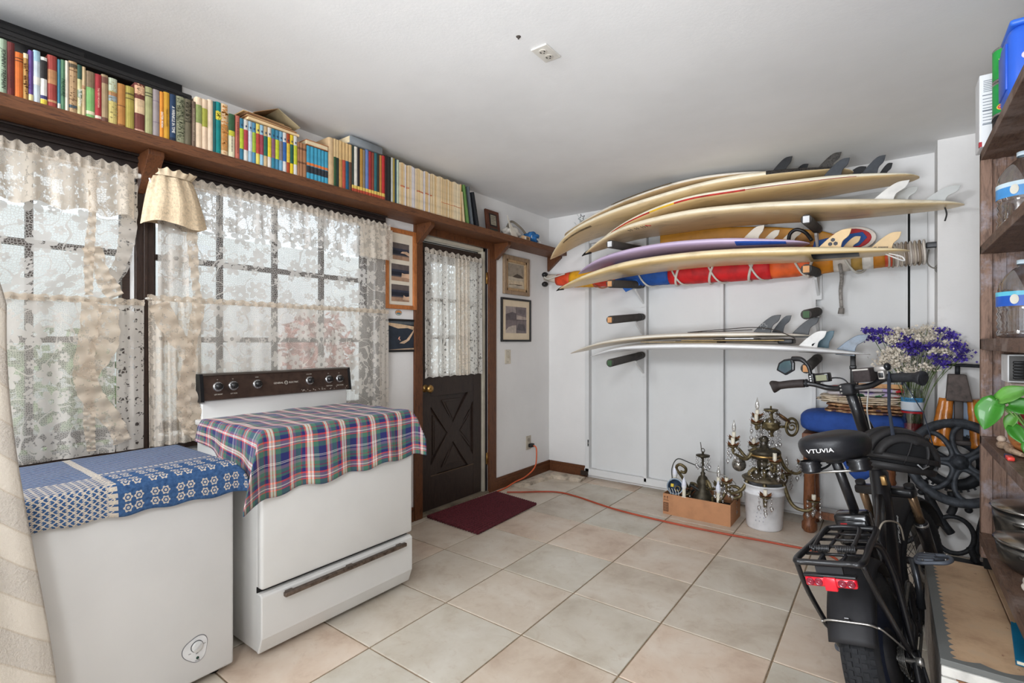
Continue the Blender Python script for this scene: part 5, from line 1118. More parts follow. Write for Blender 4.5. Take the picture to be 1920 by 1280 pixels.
mb = MB(); mb.tube([(.06, -.165, 1.885), (.22, -.165, 1.855)], [.030, .045], 10); mb.build('mast_end', mk((196, 184, 170), .8), sl)
for z in (1.905, 1.815): MB().sphere((.075, -.19, z), (.030, .035, .026)).build('end_knob', M_black, sl)
MB().tube(cr([(.06, -.2, 1.90), (.12, -.215, 1.86), (.20, -.225, 1.87), (.32, -.235, 1.89)], 5), .007, 6).build('rope', mk((206, 202, 192), .8), sl)
MB().prism([(.84, 1.785), (.92, 1.688), (1.05, 1.74), (1.02, 1.79)], .008, Matrix(((1, 0, 0, 0), (0, 0, -1, -.235), (0, 1, 0, 0), (0, 0, 0, 1)))).build('loose_flap', mk((32, 92, 172), .6), sl)
MB().tube(cr([(.62, -.24, 1.77), (.70, -.25, 1.735), (.77, -.25, 1.75), (.74, -.245, 1.78)], 6), .006, 6).build('cord_end', mk((170, 110, 80), .8), sl)
MB().rbox(.66, .86, -.24, -.12, 1.905, 1.965, .02, 3).build('black_pouch', M_black, sl)
MB().tube(cr([(.70, -.18, 1.96), (.71, -.18, 2.02), (.76, -.18, 2.02), (.84, -.18, 1.965)], 6), .004, 6).build('pouch_cord', M_black, sl)
r = thing('sail_head', 'red and blue sail head with white rounded rim behind the honey fins', 'sail', (2.46, -.11, 1.93))
My2 = lambda y: Matrix(((1, 0, 0, 0), (0, 0, -1, y), (0, 1, 0, 0), (0, 0, 0, 1)))
ol = lambda s_: [(2.26, 1.915), (2.27, 1.985)]+[(2.49+.145*s_*math.sin(a), 1.965+.085*s_*math.cos(a)) for a in [k*PI/12 for k in range(0, 13)]]
MB().prism(ol(1.0), .03, My2(-.075)).build('rim', mk((226, 216, 204), .8), r, bevel=.006)
MB().prism(ol(.82), .034, My2(-.077)).build('red_panel', mk((176, 30, 36), .6), r, bevel=.004)
MB().prism([(2.27, 1.93), (2.28, 1.975), (2.40, 1.995), (2.56, 2.005), (2.585, 1.965), (2.54, 1.915), (2.40, 1.90)], .037, My2(-.078)).build('blue_panel', mk((28, 82, 156), .6), r, bevel=.003)
r = thing('leash', 'grey leash cord hanging down the wall right of the second rack row', 'leash', (2.44, -.13, 1.75))
MB().tube(cr([(2.44, -.255, 1.78), (2.445, -.16, 1.70), (2.435, -.11, 1.62), (2.44, -.10, 1.50)], 8), [.011]*25, 8).build('cord', mk((150, 144, 138), .8, var=.3, vs=60), r)
MB().tube([(2.44, -.10, 1.50), (2.436, -.10, 1.46)], [.016, .019], 8).build('knot', mk((140, 134, 128), .8), r)
# lowest rack
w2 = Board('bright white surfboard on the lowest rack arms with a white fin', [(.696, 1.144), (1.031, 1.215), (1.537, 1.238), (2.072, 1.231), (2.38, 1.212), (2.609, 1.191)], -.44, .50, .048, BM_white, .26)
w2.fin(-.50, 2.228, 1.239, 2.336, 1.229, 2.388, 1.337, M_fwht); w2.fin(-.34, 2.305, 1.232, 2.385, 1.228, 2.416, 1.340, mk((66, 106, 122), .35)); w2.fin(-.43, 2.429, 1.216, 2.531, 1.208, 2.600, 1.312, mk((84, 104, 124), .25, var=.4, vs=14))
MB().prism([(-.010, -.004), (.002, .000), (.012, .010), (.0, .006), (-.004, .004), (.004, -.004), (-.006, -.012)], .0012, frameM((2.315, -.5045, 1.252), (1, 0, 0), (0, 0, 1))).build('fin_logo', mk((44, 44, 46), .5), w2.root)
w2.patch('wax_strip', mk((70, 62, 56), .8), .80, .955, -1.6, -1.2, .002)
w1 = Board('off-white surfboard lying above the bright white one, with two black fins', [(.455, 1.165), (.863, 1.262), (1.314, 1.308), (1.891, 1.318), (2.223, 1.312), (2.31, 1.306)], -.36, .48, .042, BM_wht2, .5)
w1.fin(-.46, 1.955, 1.336, 2.065, 1.335, 2.125, 1.448, M_fblk); w1.fin(-.30, 2.045, 1.340, 2.115, 1.339, 2.165, 1.450, M_fgry); w1.fin(-.36, 2.179, 1.328, 2.275, 1.325, 2.335, 1.428, M_fblk)
c0 = (2.020, -.4648, 1.372); cw, cl = .008, .020
mb = MB(); mb.tube([(c0[0]+x, c0[1], c0[2]+z) for x, z in ((-cw, cl), (cw, cl), (cw, cw), (cl, cw), (cl, -cw), (cw, -cw), (cw, -cl), (-cw, -cl), (-cw, -cw), (-cl, -cw), (-cl, cw), (-cw, cw))], .0013, 4, True)
mb.build('cross_logo', mk((226, 226, 224), .5), w1.root)
mb = MB(); mb.tube(cr([(1.52, -.5, 1.336), (1.75, -.52, 1.352), (1.96, -.50, 1.365), (2.1, -.53, 1.345), (2.22, -.56, 1.29)], 6), .003, 5); mb.tube(cr([(1.52, -.5, 1.336), (1.7, -.48, 1.34), (1.95, -.47, 1.35)], 6), .003, 5); mb.build('leash_line', mk((60, 54, 50), .7), w1.root)
r = thing('board_padding', 'flat black and tan strips of padding between the two white boards', 'padding', (1.8, -.42, 1.27))
for k, (xa, xb, c_, z, yy) in enumerate(((1.2, 1.75, (168, 144, 104), 1.2655, -.60), (1.45, 2.1, (60, 50, 42), 1.2715, -.56), (1.5, 2.16, (180, 152, 104), 1.2775, -.58), (1.72, 2.12, (34, 32, 32), 1.2835, -.57), (1.80, 1.98, (226, 228, 230), 1.2895, -.585))):
    MB().box(xa, xb, yy, yy+.24, z-.0028, z+.0028).build('strip', mk(c_, .8, var=.2), r)
MB().rbox(2.12, 2.21, -.57, -.44, 1.255, 1.288, .008).build('leash_cuff', M_black, r)
# ================================================================ chandeliers, carton and bucket by the back wall
M_brs = mk((112, 100, 72), .45, .65, var=.35, vs=40, bump=.2, bs=200); M_rust = mk((128, 82, 48), .6, .3, var=.4, vs=60); M_brsd = mk((74, 68, 56), .5, .6, var=.3, vs=50)
M_candle = mk((232, 224, 204), .5); M_bulb = mk((226, 228, 240), .25); M_bulbc = glassm((.97, .95, .92), .22); M_cry = glassm((.94, .94, .95), .34, .05); M_wire = mk((60, 62, 60), .5); M_irn = mk((52, 52, 50), .55, .4, var=.3, vs=40)
M_card = mk((186, 134, 96), .85, var=.08, vs=14); M_ink = mk((70, 42, 30), .8)
def spiral(c, u, w, r0, turns, seg=26, a0=0):
    c, u, w = Vector(c), Vector(u), Vector(w); return [c+(u*math.cos(a0+2*PI*turns*k/seg)+w*math.sin(a0+2*PI*turns*k/seg))*r0*(1-.72*k/seg) for k in range(seg+1)]
_cm = {}
def crystal(p, parent, s=.018, n=3):
    """short hanging string of faceted drops; all strings share one mesh"""
    if n not in _cm:
        mb = MB(); z = 0
        for k in range(n):
            q = (.7 if k < n-1 else 1.25); h = .018*q
            mb.lathe([(0, z), (.0095*q, z-h*.6), (.0100*q, z-h), (0, z-h*2)], None, 6); z -= h*2+.002
        o = mb.build('crystal_drop', M_cry, parent); _cm[n] = o.data
        for v in o.data.vertices: v.co = v.co+wmat(parent).translation
        o.location = Vector(p)-wmat(parent).translation; return o
    o = bpy.data.objects.new('crystal_drop', _cm[n]); C.objects.link(o); o.parent = parent; o.location = Vector(p)-wmat(parent).translation; return o
def candle(parent, p, h=.075, bulb=None, petal=M_rust, cup=True, tilt=(0, 0)):
    p = Vector(p); ax = Vector((tilt[0], tilt[1], 1)).normalized(); M = frameM(p, ax.orthogonal(), ax.cross(ax.orthogonal()))
    if cup:
        mb = MB().lathe([(.004, -.05), (.012, -.03), (.008, -.02), (.03, -.006), (.036, .004), (.03, .0), (.0, .002)], M, 16); hd = mb.build('candle_cup', M_brs, parent)
        mb = MB()
        for k in range(7):
            a = 2*PI*k/7; R_ = M @ Matrix.Rotation(a, 4, 'Z'); V = [R_ @ Vector(q) for q in ((.010, -.010, 0), (.010, .010, 0), (.032, .013, .010), (.044, 0, .024), (.032, -.013, .010))]; mb.b.faces.new([mb.b.verts.new(v) for v in V])
        mb.build('petals', petal, hd, solid=.002)
    cb = MB().lathe([(.0125, 0), (.0125, h), (.007, h)], M, 12).build('candle_sleeve', M_candle, parent)
    if bulb == 'led':
        MB().lathe([(.011, h), (.017, h+.014), (.0178, h+.026)], M, 12).build('bulb_base', mk((236, 236, 238), .5), cb); MB().lathe([(.0178, h+.026), (.017, h+.042), (.011, h+.066), (.0025, h+.086), (0, h+.088)], M, 12).build('bulb', M_bulb, cb)
    elif bulb == 'clear': MB().lathe([(.006, h), (.0145, h+.02), (.0135, h+.04), (.006, h+.065), (.0015, h+.085), (0, h+.086)], M, 12).build('bulb', M_bulbc, cb)
def arm6(parent, c, ang, R, z0, zc, drop=.07, h=.06, bulb=None, ncry=4, scroll=True, petal=M_rust, r=.0115):
    d = Vector((math.cos(ang), math.sin(ang), 0)); up = Vector((0, 0, 1)); c = Vector(c)
    P = cr([c+d*.035+up*z0, c+d*(R*.3)+up*(z0+.03), c+d*(R*.55)+up*(min(z0, zc)-drop*.5), c+d*(R*.82)+up*(zc-drop), c+d*R+up*(zc-.045)], 7)
    MB().tube(P, [r*(1.25-.5*k/len(P)) for k in range(len(P))], 8).build('arm', M_brs, parent)
    if scroll:
        s = spiral(c+d*(R*.30)+up*(z0+.005), d, up, .042, 1.6, a0=2.2); MB().tube(s, [.0085*(1-.4*k/len(s)) for k in range(len(s))], 6).build('scroll', M_brs, parent)
    e = c+d*R+up*zc; candle(parent, e, h, bulb, petal)
    for k in range(ncry): a = 2*PI*k/ncry+ang; crystal(e+Vector((.036*math.cos(a), .036*math.sin(a), 0)), parent, n=3 if k % 2 else 4)
# chandelier standing on the bucket
bc = Vector((2.015, -.42, 0))
ch = thing('chandelier', 'large tarnished brass chandelier with rusty petals and crystals set on the white bucket', 'chandelier', (bc.x, bc.y, .31))
M0 = Matrix.Translation((bc.x, bc.y, 0))
MB().lathe([(0, .312), (.06, .314), (.135, .325), (.142, .335), (.12, .348), (.07, .362), (.05, .375), (0, .38)], M0, 28).build('base_dish', mk((98, 88, 70), .5, .4, var=.4, vs=30), ch)
MB().lathe([(.008, .36), (.020, .375), (.034, .41), (.038, .44), (.030, .455), (.062, .47), (.072, .485), (.068, .505), (.078, .515), (.055, .53), (.025, .54), (.018, .58), (.03, .60), (.012, .62)], M0 @ Matrix.Diagonal((1.3, 1.3, 1, 1)), 24).build('column', M_brsd, ch)
MB().lathe([(.088, .484), (.097, .492), (.088, .500)], M0, 24).build('brass_band', mk((186, 150, 92), .3, .8), ch)
R = math.radians
for a, rr, zc, h, b in ((217, .215, .555, .055, None), (190, .19, .585, .05, 'clear'), (-48, .12, .47, .06, None), (30, .25, .44, .03, None), (120, .2, .52, .05, None)):
    arm6(ch, bc, R(a), rr, .50, zc, .07, h, b, 4)
for a, rr, zc, h, b in ((-78, .215, .265, .045, None), (-2, .295, .235, .04, None), (58, .21, .345, .035, 'clear'), (212, .25, .30, .03, None)):
    arm6(ch, bc, R(a), rr, .36, zc, .075, h, b, 4, r=.0125)
MB().sphere((bc.x-.155, bc.y-.03, .41), .048, 16, 10).build('glass_ball', mk((150, 146, 138), .12, .8, var=.3), ch)
for k in range(12): a = 2*PI*k/12; crystal((bc.x+.075*math.cos(a), bc.y+.075*math.sin(a), .483), ch, n=4)
for a0, a1, z in ((-2.6, -1.0, .50), (-1.0, .5, .49), (.5, 2.0, .50)):
    mb = MB()
    for k in range(18):
        t = k/17; a = lerp(a0, a1, t); r_ = .085+.05*math.sin(PI*t); mb.sphere((bc.x+r_*math.cos(a), bc.y+r_*math.sin(a), z-.15*math.sin(PI*t)), .0058, 6, 4)
    mb.build('bead_swag', M_cry, ch)['kind'] = 'stuff'
# smaller chandelier standing on top of it
uc = Vector((2.055, -.41, 0)); M1 = Matrix.Translation((uc.x, uc.y, 0))
ch2 = thing('chandelier', 'smaller brass chandelier with candle bulb and wheel-like scroll perched on the large chandelier', 'chandelier', (uc.x, uc.y, .62))
MB().lathe([(0, .620), (.02, .622), (.014, .64), (.024, .66), (.05, .675), (.058, .69), (.052, .705), (.062, .715), (.04, .735), (.016, .745), (.012, .775), (.02, .785), (.042, .795), (.046, .808), (.03, .80), (.006, .80), (.006, .83), (0, .83)], M1, 22).build('column', M_brs, ch2)
MB().lathe([(0, 0), (.058, .004), (.062, .012), (.05, .02), (0, .024)], frameM((uc.x+.055, uc.y+.06, .74), (.6, .5, -.6), (-.5, .6, .1)), 22).build('canopy', mk((96, 70, 44), .4, .5, var=.4), ch2)
for a, rr, zc, h, b in ((217, .10, .715, .06, None), (200, .085, .755, .045, 'clear')): arm6(ch2, uc, R(a), rr, .70, zc, .03, h, b, 3, scroll=False)
ring = [(uc.x+.118+.040*math.cos(t)*.8, uc.y+.06+.040*math.cos(t)*.6, .69+.058*math.sin(t)) for t in [k*PI/14 for k in range(28)]]; MB().tube(ring, .009, 7, True).build('scroll_ring', M_brs, ch2)
MB().tube(spiral((uc.x+.118, uc.y+.06, .69), (.8, .6, 0), (0, 0, 1), .034, 1.4), .006, 6).build('scroll', M_brs, ch2)
MB().tube([(uc.x+.045, uc.y+.02, .69), (uc.x+.085, uc.y+.045, .69)], .009, 7).build('arm', M_brs, ch2)
for k in range(8): a = 2*PI*k/8; crystal((uc.x+.046*math.cos(a), uc.y+.046*math.sin(a), .80), ch2, n=3); crystal((uc.x+.055*math.cos(a), uc.y+.055*math.sin(a), .675), ch2, n=4)
lk = MB()
for k in range(12):
    c_ = Vector((uc.x-.055, uc.y-.04, .72-.02*k)); u_ = Vector((1, 0, 0)) if k % 2 else Vector((0, 1, 0)); lk.tube([c_+u_*.008*math.cos(t)+Vector((0, 0, .013*math.sin(t))) for t in [i*PI/4 for i in range(8)]], .0022, 5, True)
lk.build('chain', M_brsd, ch2)['kind'] = 'stuff'
# bucket
bk = thing('bucket', 'white plastic bucket with faint print under the large chandelier', 'bucket', (bc.x, bc.y, 0))
MB().lathe([(0, .0), (.105, .0), (.112, .012), (.124, .235), (.131, .238), (.131, .25), (.126, .252), (.127, .29), (.133, .293), (.133, .302), (.126, .303), (.123, .29), (.108, .02), (0, .02)], M0, 36).build('pail', mk((226, 226, 228), .4, var=.08, vs=16), bk)
mb = MB(); q = random.Random(4)
for k in range(14):
    a = R(-105+k*2.2); z = .07+.012*(k % 5)*2.2; mb.box(-.003, .003, -.004, .004, 0, .0008, frameM((bc.x+.1195*math.cos(a), bc.y+.1195*math.sin(a), z), (-math.sin(a), math.cos(a), 0), (0, 0, 1)))
mb.build('faint_print', mk((176, 178, 184), .6), bk)['kind'] = 'stuff'
# carton
bx_ = thing('cardboard_box', 'low brown cardboard carton with printed arrows holding the small chandelier', 'box', (1.60, -.45, 0))
X0, X1, Ya, Yb, Hb = 1.362, 1.833, -.571, -.29, .150
MB().box(X0, X1, Ya, Yb, .0, .004).build('bottom', M_card, bx_)
for b in ((X0, X1, Ya, Ya+.005), (X0, X1, Yb-.005, Yb), (X0, X0+.005, Ya+.005, Yb-.005), (X1-.005, X1, Ya+.005, Yb-.005)): MB().box(b[0], b[1], b[2], b[3], .004, Hb).build('side', M_card, bx_)
mb = MB()
for x in (1.375, 1.395): mb.prism([(-.006, .0), (.006, .0), (0, .009)], .0006, frameM((x, Ya-.0002, .125), (1, 0, 0), (0, 0, 1))); mb.box(x-.0012, x+.0012, Ya-.0008, Ya-.0002, .108, .126)
mb.box(1.366, 1.404, Ya-.0008, Ya-.0002, .102, .1045); mb.build('arrow_print', M_ink, bx_)
mb = MB(); mb.box(1.366, 1.402, Ya-.0008, Ya-.0002, .02, .085); mb.build('label_print', M_ink, bx_)
mb = MB()
for k in range(6):
    for j in range(3): mb.box(1.370+j*.010, 1.377+j*.010, Ya-.0012, Ya-.0006, .025+k*.0098, .031+k*.0098)
mb.build('label_symbols', M_card, bx_)
MB().box(1.50, 1.53, Ya-.0015, Ya-.0005, .145, .1515).build('tape', mk((226, 216, 200), .5), bx_)
# chandelier lying in the carton
cc = Vector((1.60, -.40, 0)); M2 = Matrix.Translation((cc.x, cc.y, 0))
c3 = thing('chandelier', 'dark tarnished chandelier with candle lamps stuffed into the cardboard carton', 'chandelier', (cc.x, cc.y, .01))
MB().lathe([(0, .012), (.03, .014), (.05, .05), (.075, .09), (.08, .12), (.05, .16), (.035, .20), (.045, .235), (.03, .27), (.014, .285), (.018, .30), (.009, .31), (.008, .40), (.016, .41), (.048, .425), (.05, .432), (.01, .438), (.004, .46), (0, .46)], M2, 22).build('column', M_brsd, c3)
MB().tube([(cc.x+.012*math.cos(t), cc.y, .465+.016*math.sin(t)) for t in [k*PI/7 for k in range(14)]], .003, 6, True).build('hook', M_brsd, c3)
MB().tube(cr([(cc.x-.01, cc.y, .46), (cc.x-.014, cc.y, .50), (cc.x-.018, cc.y, .525)], 4), .003, 6).build('hook_wire', M_brsd, c3)
for k in range(6): a = 2*PI*k/6; crystal((cc.x+.047*math.cos(a), cc.y+.047*math.sin(a), .425), c3, n=3)
for a, rr, zc, h, b in ((-30, .15, .25, .055, 'clear'),): arm6(c3, cc, R(a), rr, .22, zc, .03, h, b, 4, petal=M_brs)
for p, h in (((1.505, -.535, .11), .085), ((1.735, -.50, .13), .07), ((1.40, -.42, .17), .075)): candle(c3, p, h, 'led', cup=False)
for p, q_ in (((1.505, -.535, .11), (1.56, -.46, .09)), ((1.735, -.50, .13), (1.66, -.44, .09)), ((1.40, -.42, .17), (1.50, -.40, .10))): MB().tube(cr([q_, ((p[0]+q_[0])/2, (p[1]+q_[1])/2, min(p[2], q_[2])-.02), p], 6), .008, 7).build('arm', M_brs, c3)
MB().tube(cr([(1.50, -.36, .12), (1.45, -.40, .24), (1.41, -.42, .31), (1.44, -.43, .345), (1.48, -.42, .32), (1.47, -.41, .285), (1.44, -.42, .29)], 7), [.011]*43, 8).build('scroll_arm', M_brs, c3)
MB().tube(cr([(1.63, -.44, .12), (1.70, -.49, .10), (1.76, -.50, .17), (1.80, -.47, .245), (1.86, -.47, .25), (1.875, -.47, .20), (1.83, -.475, .175), (1.805, -.475, .205), (1.83, -.475, .225)], 7), [.0115]*57, 8).build('scroll_arm', M_brs, c3)
MB().tube(cr([(1.375, -.40, .19), (1.37, -.40, .30), (1.41, -.39, .375), (1.50, -.38, .355), (1.62, -.36, .315)], 7), .004, 6).build('wire', M_wire, c3)
MB().tube(cr([(1.62, -.36, .31), (1.74, -.38, .30), (1.83, -.42, .265), (1.80, -.43, .235), (1.70, -.42, .24)], 7), .004, 6).build('wire', mk((170, 168, 162), .4, .5), c3)
for k in range(4): x = 1.40+.02*k; MB().tube(cr([(x, -.55, .19), (x+.015, -.56, .16), (x+.01, -.565, .125)], 4), .0022, 5).build('wire', mk((206, 204, 198), .5), c3)
q = random.Random(17)
for k in range(16):   # tangle of spare arms and leaves filling the carton
    a = Vector((q.uniform(1.40, 1.80), q.uniform(-.53, -.33), q.uniform(.06, .12))); b = a+Vector((q.uniform(-.09, .09), q.uniform(-.03, .03), q.uniform(.02, .12))); m_ = (a+b)/2+Vector((q.uniform(-.04, .04), 0, q.uniform(.0, .05)))
    b.x = min(max(b.x, 1.39), 1.81); MB().tube(cr([a, m_, b], 6), q.uniform(.007, .012), 6).build('spare_arm', (M_brsd, M_brs, M_irn)[k % 3], c3)
    if k % 2: MB().lathe([(.004, -.02), (.02, -.006), (.032, .006), (.026, .002), (0, .0)], frameM(b, (1, q.uniform(-.5, .5), q.uniform(-.4, .4)), (0, 1, q.uniform(-.3, .3))), 10).build('cup', (M_brs, M_rust)[k % 4 == 1], c3); crystal(b+Vector((.02, -.01, 0)), c3, n=4)
MB().box(1.38, 1.82, -.55, -.31, .006, .085).build('dark_packing', mk((46, 44, 40), .9, var=.4, vs=40, bump=.8, bs=60), c3)
rc = thing('wire_spool', 'blue-rimmed round fixture cap with a yellow tag in the carton', 'fixture', (1.435, -.50, .12))
Mr = frameM((1.435, -.525, .20), (1, .15, 0), (.0, .25, 1))
MB().lathe([(.056, -.02), (.058, .0), (.052, .004), (.05, -.018), (0, -.02)], Mr, 24).build('cap', mk((54, 70, 92), .4, .3), rc); MB().lathe([(.050, .0), (.058, .004), (.060, .0), (.055, -.004)], Mr, 24).build('rim', mk((150, 164, 176), .35, .4), rc)
MB().box(-.028, -.008, -.004, .018, -.010, .012, Mr).build('yellow_tag', mk((230, 196, 30), .5), rc)
MB().lathe([(.018, -.018), (.022, .02), (.014, .022), (.013, -.018)], Mr @ Matrix.Translation((.022, -.012, 0)), 16).build('socket_tube', M_brs, rc)
MB().tube([Mr @ Vector((-.04, -.05, .005)), Mr @ Vector((-.01, -.09, .01))], .003, 6).build('wire', M_wire, rc)
# rest of the orange cord crossing the floor
P = cr([(.135, -.865, .0075), (.22, -.80, .0075), (.45, -.62, .0075), (.66, -.62, .0075), (1.05, -.72, .0075), (1.45, -.75, .0075), (1.80, -.74, .0075), (2.15, -.71, .0075), (2.42, -.72, .0075), (2.50, -.95, .0075), (2.60, -1.6, .0075), (2.79, -2.0, .0075), (2.80, -2.5, .0075)], 10)
r = thing('extension_cord', 'orange extension cord lying across the tiles from the mat to the bicycle', 'cord', (1.2, -.7, 0)); MB().tube(P, .0068, 8).build('lead', mk((172, 74, 48), .5), r)
# ================================================================ small table with cushion, textiles and vase
M_leg = wood((120, 74, 46), (72, 40, 26), stretch=(5, 5, 1))
tb = thing('side_table', 'small table with carved brown legs under the blue cushion', 'table', (2.55, -.24, 0))
MB().box(2.235, 2.875, -.375, -.05, .62, .66).build('tabletop', M_leg, tb, bevel=.006)
for x, y in ((2.275, -.335), (2.275, -.09), (2.70, -.335), (2.70, -.09)):
    MB().lathe([(.030, 0), (.046, .02), (.046, .06), (.034, .075), (.04, .10), (.033, .12), (.036, .20), (.032, .38), (.04, .40), (.034, .42), (.038, .54), (.044, .56), (.040, .62)], Matrix.Translation((x, y, 0)), 16).build('leg', M_leg, tb)
MB().box(2.27, 2.70, -.345, -.325, .10, .145).build('stretcher', M_leg, tb)
def pillow(x0, x1, y0, y1, z0, z1, p=3.2, n=40, m=16):
    c = ((x0+x1)/2, (y0+y1)/2, (z0+z1)/2); a = ((x1-x0)/2, (y1-y0)/2, (z1-z0)/2); sg = lambda v, e: math.copysign(abs(v)**e, v)
    return MB().grid(n, m, lambda u, v: (c[0]+a[0]*sg(math.sin(PI*v), 2/p)*sg(math.cos(2*PI*u), 2/p), c[1]+a[1]*sg(math.sin(PI*v), 2/p)*sg(math.sin(2*PI*u), 2/p), c[2]-a[2]*sg(math.cos(PI*v), 2/p)))
M_blue = mk((40, 74, 146), .85, var=.12, vs=20, bump=.3, bs=220)
cu = thing('cushion', 'royal blue cloth cushion on the small table behind the bicycle saddle', 'cushion', (2.53, -.22, .66))
pillow(2.215, 2.80, -.40, -.055, .662, .815, 4).build('cover', M_blue, cu)
MB().grid(14, 8, lambda u, v: (2.42+.30*u-.05*u*(1-v), -.405+.004*math.sin(u*14), .70-v*(.10+.20*math.sin(PI*min(1, u*1.1))))).build('hanging_cloth', M_blue, cu, solid=.004)
def floral(cols, base, sc):
    t = NT('floral'); v = t.n('ShaderNodeTexVoronoi', feature='F1', ins={'Vector': t.coord('Object', (1, 1, 1)), 'Scale': sc}); f = t.n('ShaderNodeTexVoronoi', feature='F1', ins={'Vector': t.coord('Object', (1, 1, 1)), 'Scale': sc}); sp = t.n('ShaderNodeSeparateColor'); t.t.links.new(v.outputs['Color'], sp.inputs[0])
    c = t.ramp(sp.outputs[0], [(i/len(cols), lin(k)) for i, k in enumerate(cols)], 'CONSTANT'); m = t.math('LESS_THAN', t.math('ADD', v.outputs['Distance'], t.math('MULTIPLY', t.noise(t.coord(), sc*4, 2), .25)), .58)
    t.col(t.mix(m, lin(base), c)); t.set(Roughness=.9, Specular_IOR_Level=.1); t.bump(t.noise(t.coord(), 200, 2), .3, .003); return t.m
def folded(name, label, x0, x1, y0, y1, z0, z1, m, layers, seed, cat='cloth'):
    r = thing(name, label, cat, ((x0+x1)/2, (y0+y1)/2, z0)); q = random.Random(seed); h = (z1-z0)/layers
    for k in range(layers):
        dx, dy = q.uniform(-.015, .015), q.uniform(-.01, .01)
        def fn(u, v, k=k, dx=dx, dy=dy):
            c = ((x0+x1)/2+dx, (y0+y1)/2+dy, z0+h*(k+.5)); a = ((x1-x0)/2, (y1-y0)/2, h*.49); sg = lambda w, e: math.copysign(abs(w)**e, w); w = math.sin(PI*v)
            return (c[0]+a[0]*sg(w, .5)*sg(math.cos(2*PI*u), .45), c[1]+a[1]*sg(w, .5)*sg(math.sin(2*PI*u), .45), c[2]-a[2]*sg(math.cos(PI*v), .8)+.0025*math.sin(u*40+k))
        MB().grid(48, 8, fn).build('fold', m, r)
    return r
folded('folded_tapestry', 'brown figured tapestry folded lowest of the textiles on the cushion', 2.365, 2.79, -.36, -.10, .806, .870, floral([(120, 76, 60), (190, 150, 110), (90, 70, 80), (206, 172, 130), (70, 56, 44)], (150, 112, 84), 34), 3, 1)
folded('folded_cloth', 'cream folded cloth with dark script between tapestry and floral towel', 2.32, 2.77, -.36, -.10, .871, .918, floral([(226, 210, 184), (206, 186, 156), (90, 90, 100), (232, 218, 196)], (228, 212, 190), 40), 4, 2)
folded('floral_towel', 'folded towel with red, lilac and green flowers topmost of the textile stack', 2.375, 2.785, -.35, -.11, .919, .978, floral([(206, 56, 66), (70, 120, 84), (168, 150, 190), (40, 70, 50), (216, 90, 80), (184, 168, 206)], (196, 188, 190), 17), 2, 3)
r = thing('wooden_tray', 'shallow tan wooden tray on the floral towel behind the handlebar', 'tray', (2.62, -.22, .979)); mb = MB(); mb.box(2.50, 2.765, -.33, -.12, .979, .985); mb.build('tray_floor', wood((190, 140, 86), (150, 104, 60)), r); mb = MB(); mb.box(2.50, 2.765, -.335, -.328, .979, 1.005); mb.build('rim', wood((190, 140, 86), (150, 104, 60)), r)
r = thing('vase_jar', 'clear glass jar with a blue and white label and red bottom holding the flowers', 'jar', (2.815, -.32, .662))
Mj = Matrix.Translation((2.815, -.32, 0))
MB().lathe([(.0, .663), (.050, .663), (.056, .68), (.056, .945), (.052, .965), (.055, .985), (.051, .985), (.049, .965), (.053, .94), (.053, .68), (0, .672)], Mj, 24).build('glass', glassm((.92, .95, .94), .10), r)
MB().lathe([(0, .69), (.0515, .69), (.0515, .775), (0, .775)], Mj, 24).build('red_contents', mk((150, 30, 36), .4), r)
for z0, z1, c_ in ((.852, .932, (60, 130, 176)), (.856, .906, (206, 214, 222))): MB().lathe([(.0565 if z0 < .855 else .0569, z0), (.0565 if z0 < .855 else .0569, z1)], Mj, 24).build('label', mk(c_, .4), r)
text('ALCRYSTAL', .017, frameM((2.815-.003, -.32-.0578, .918), (1, 0, 0), (0, 0, 1)), 'lettering', mk((20, 40, 70), .5), r, .0004, .75)
MB().lathe([(.0566, .838), (.0566, .850)], Mj, 24).build('red_band', mk((176, 36, 44), .4), r)
fb = thing('flower_bouquet', 'bouquet of purple and white dried statice standing in the glass jar', 'flowers', (2.815, -.32, .70))
q = random.Random(21); st_ = MB(); pu = MB(); wh = MB(); lv = MB()
def head(mb, p, s, n):
    for k in range(n):
        o = p+Vector((q.gauss(0, s), q.gauss(0, s*.8), q.gauss(0, s*.55))); a = Vector((q.gauss(0, 1), q.gauss(0, 1), q.gauss(0, 1))).normalized(); b = a.orthogonal().normalized(); c_ = a.cross(b); e = q.uniform(.006, .012)
        V = [mb.b.verts.new(o+(b*math.cos(t)+c_*math.sin(t))*e*(1 if i % 2 else .55)) for i, t in enumerate([j*PI/4 for j in range(8)])]; mb.b.faces.new(V)
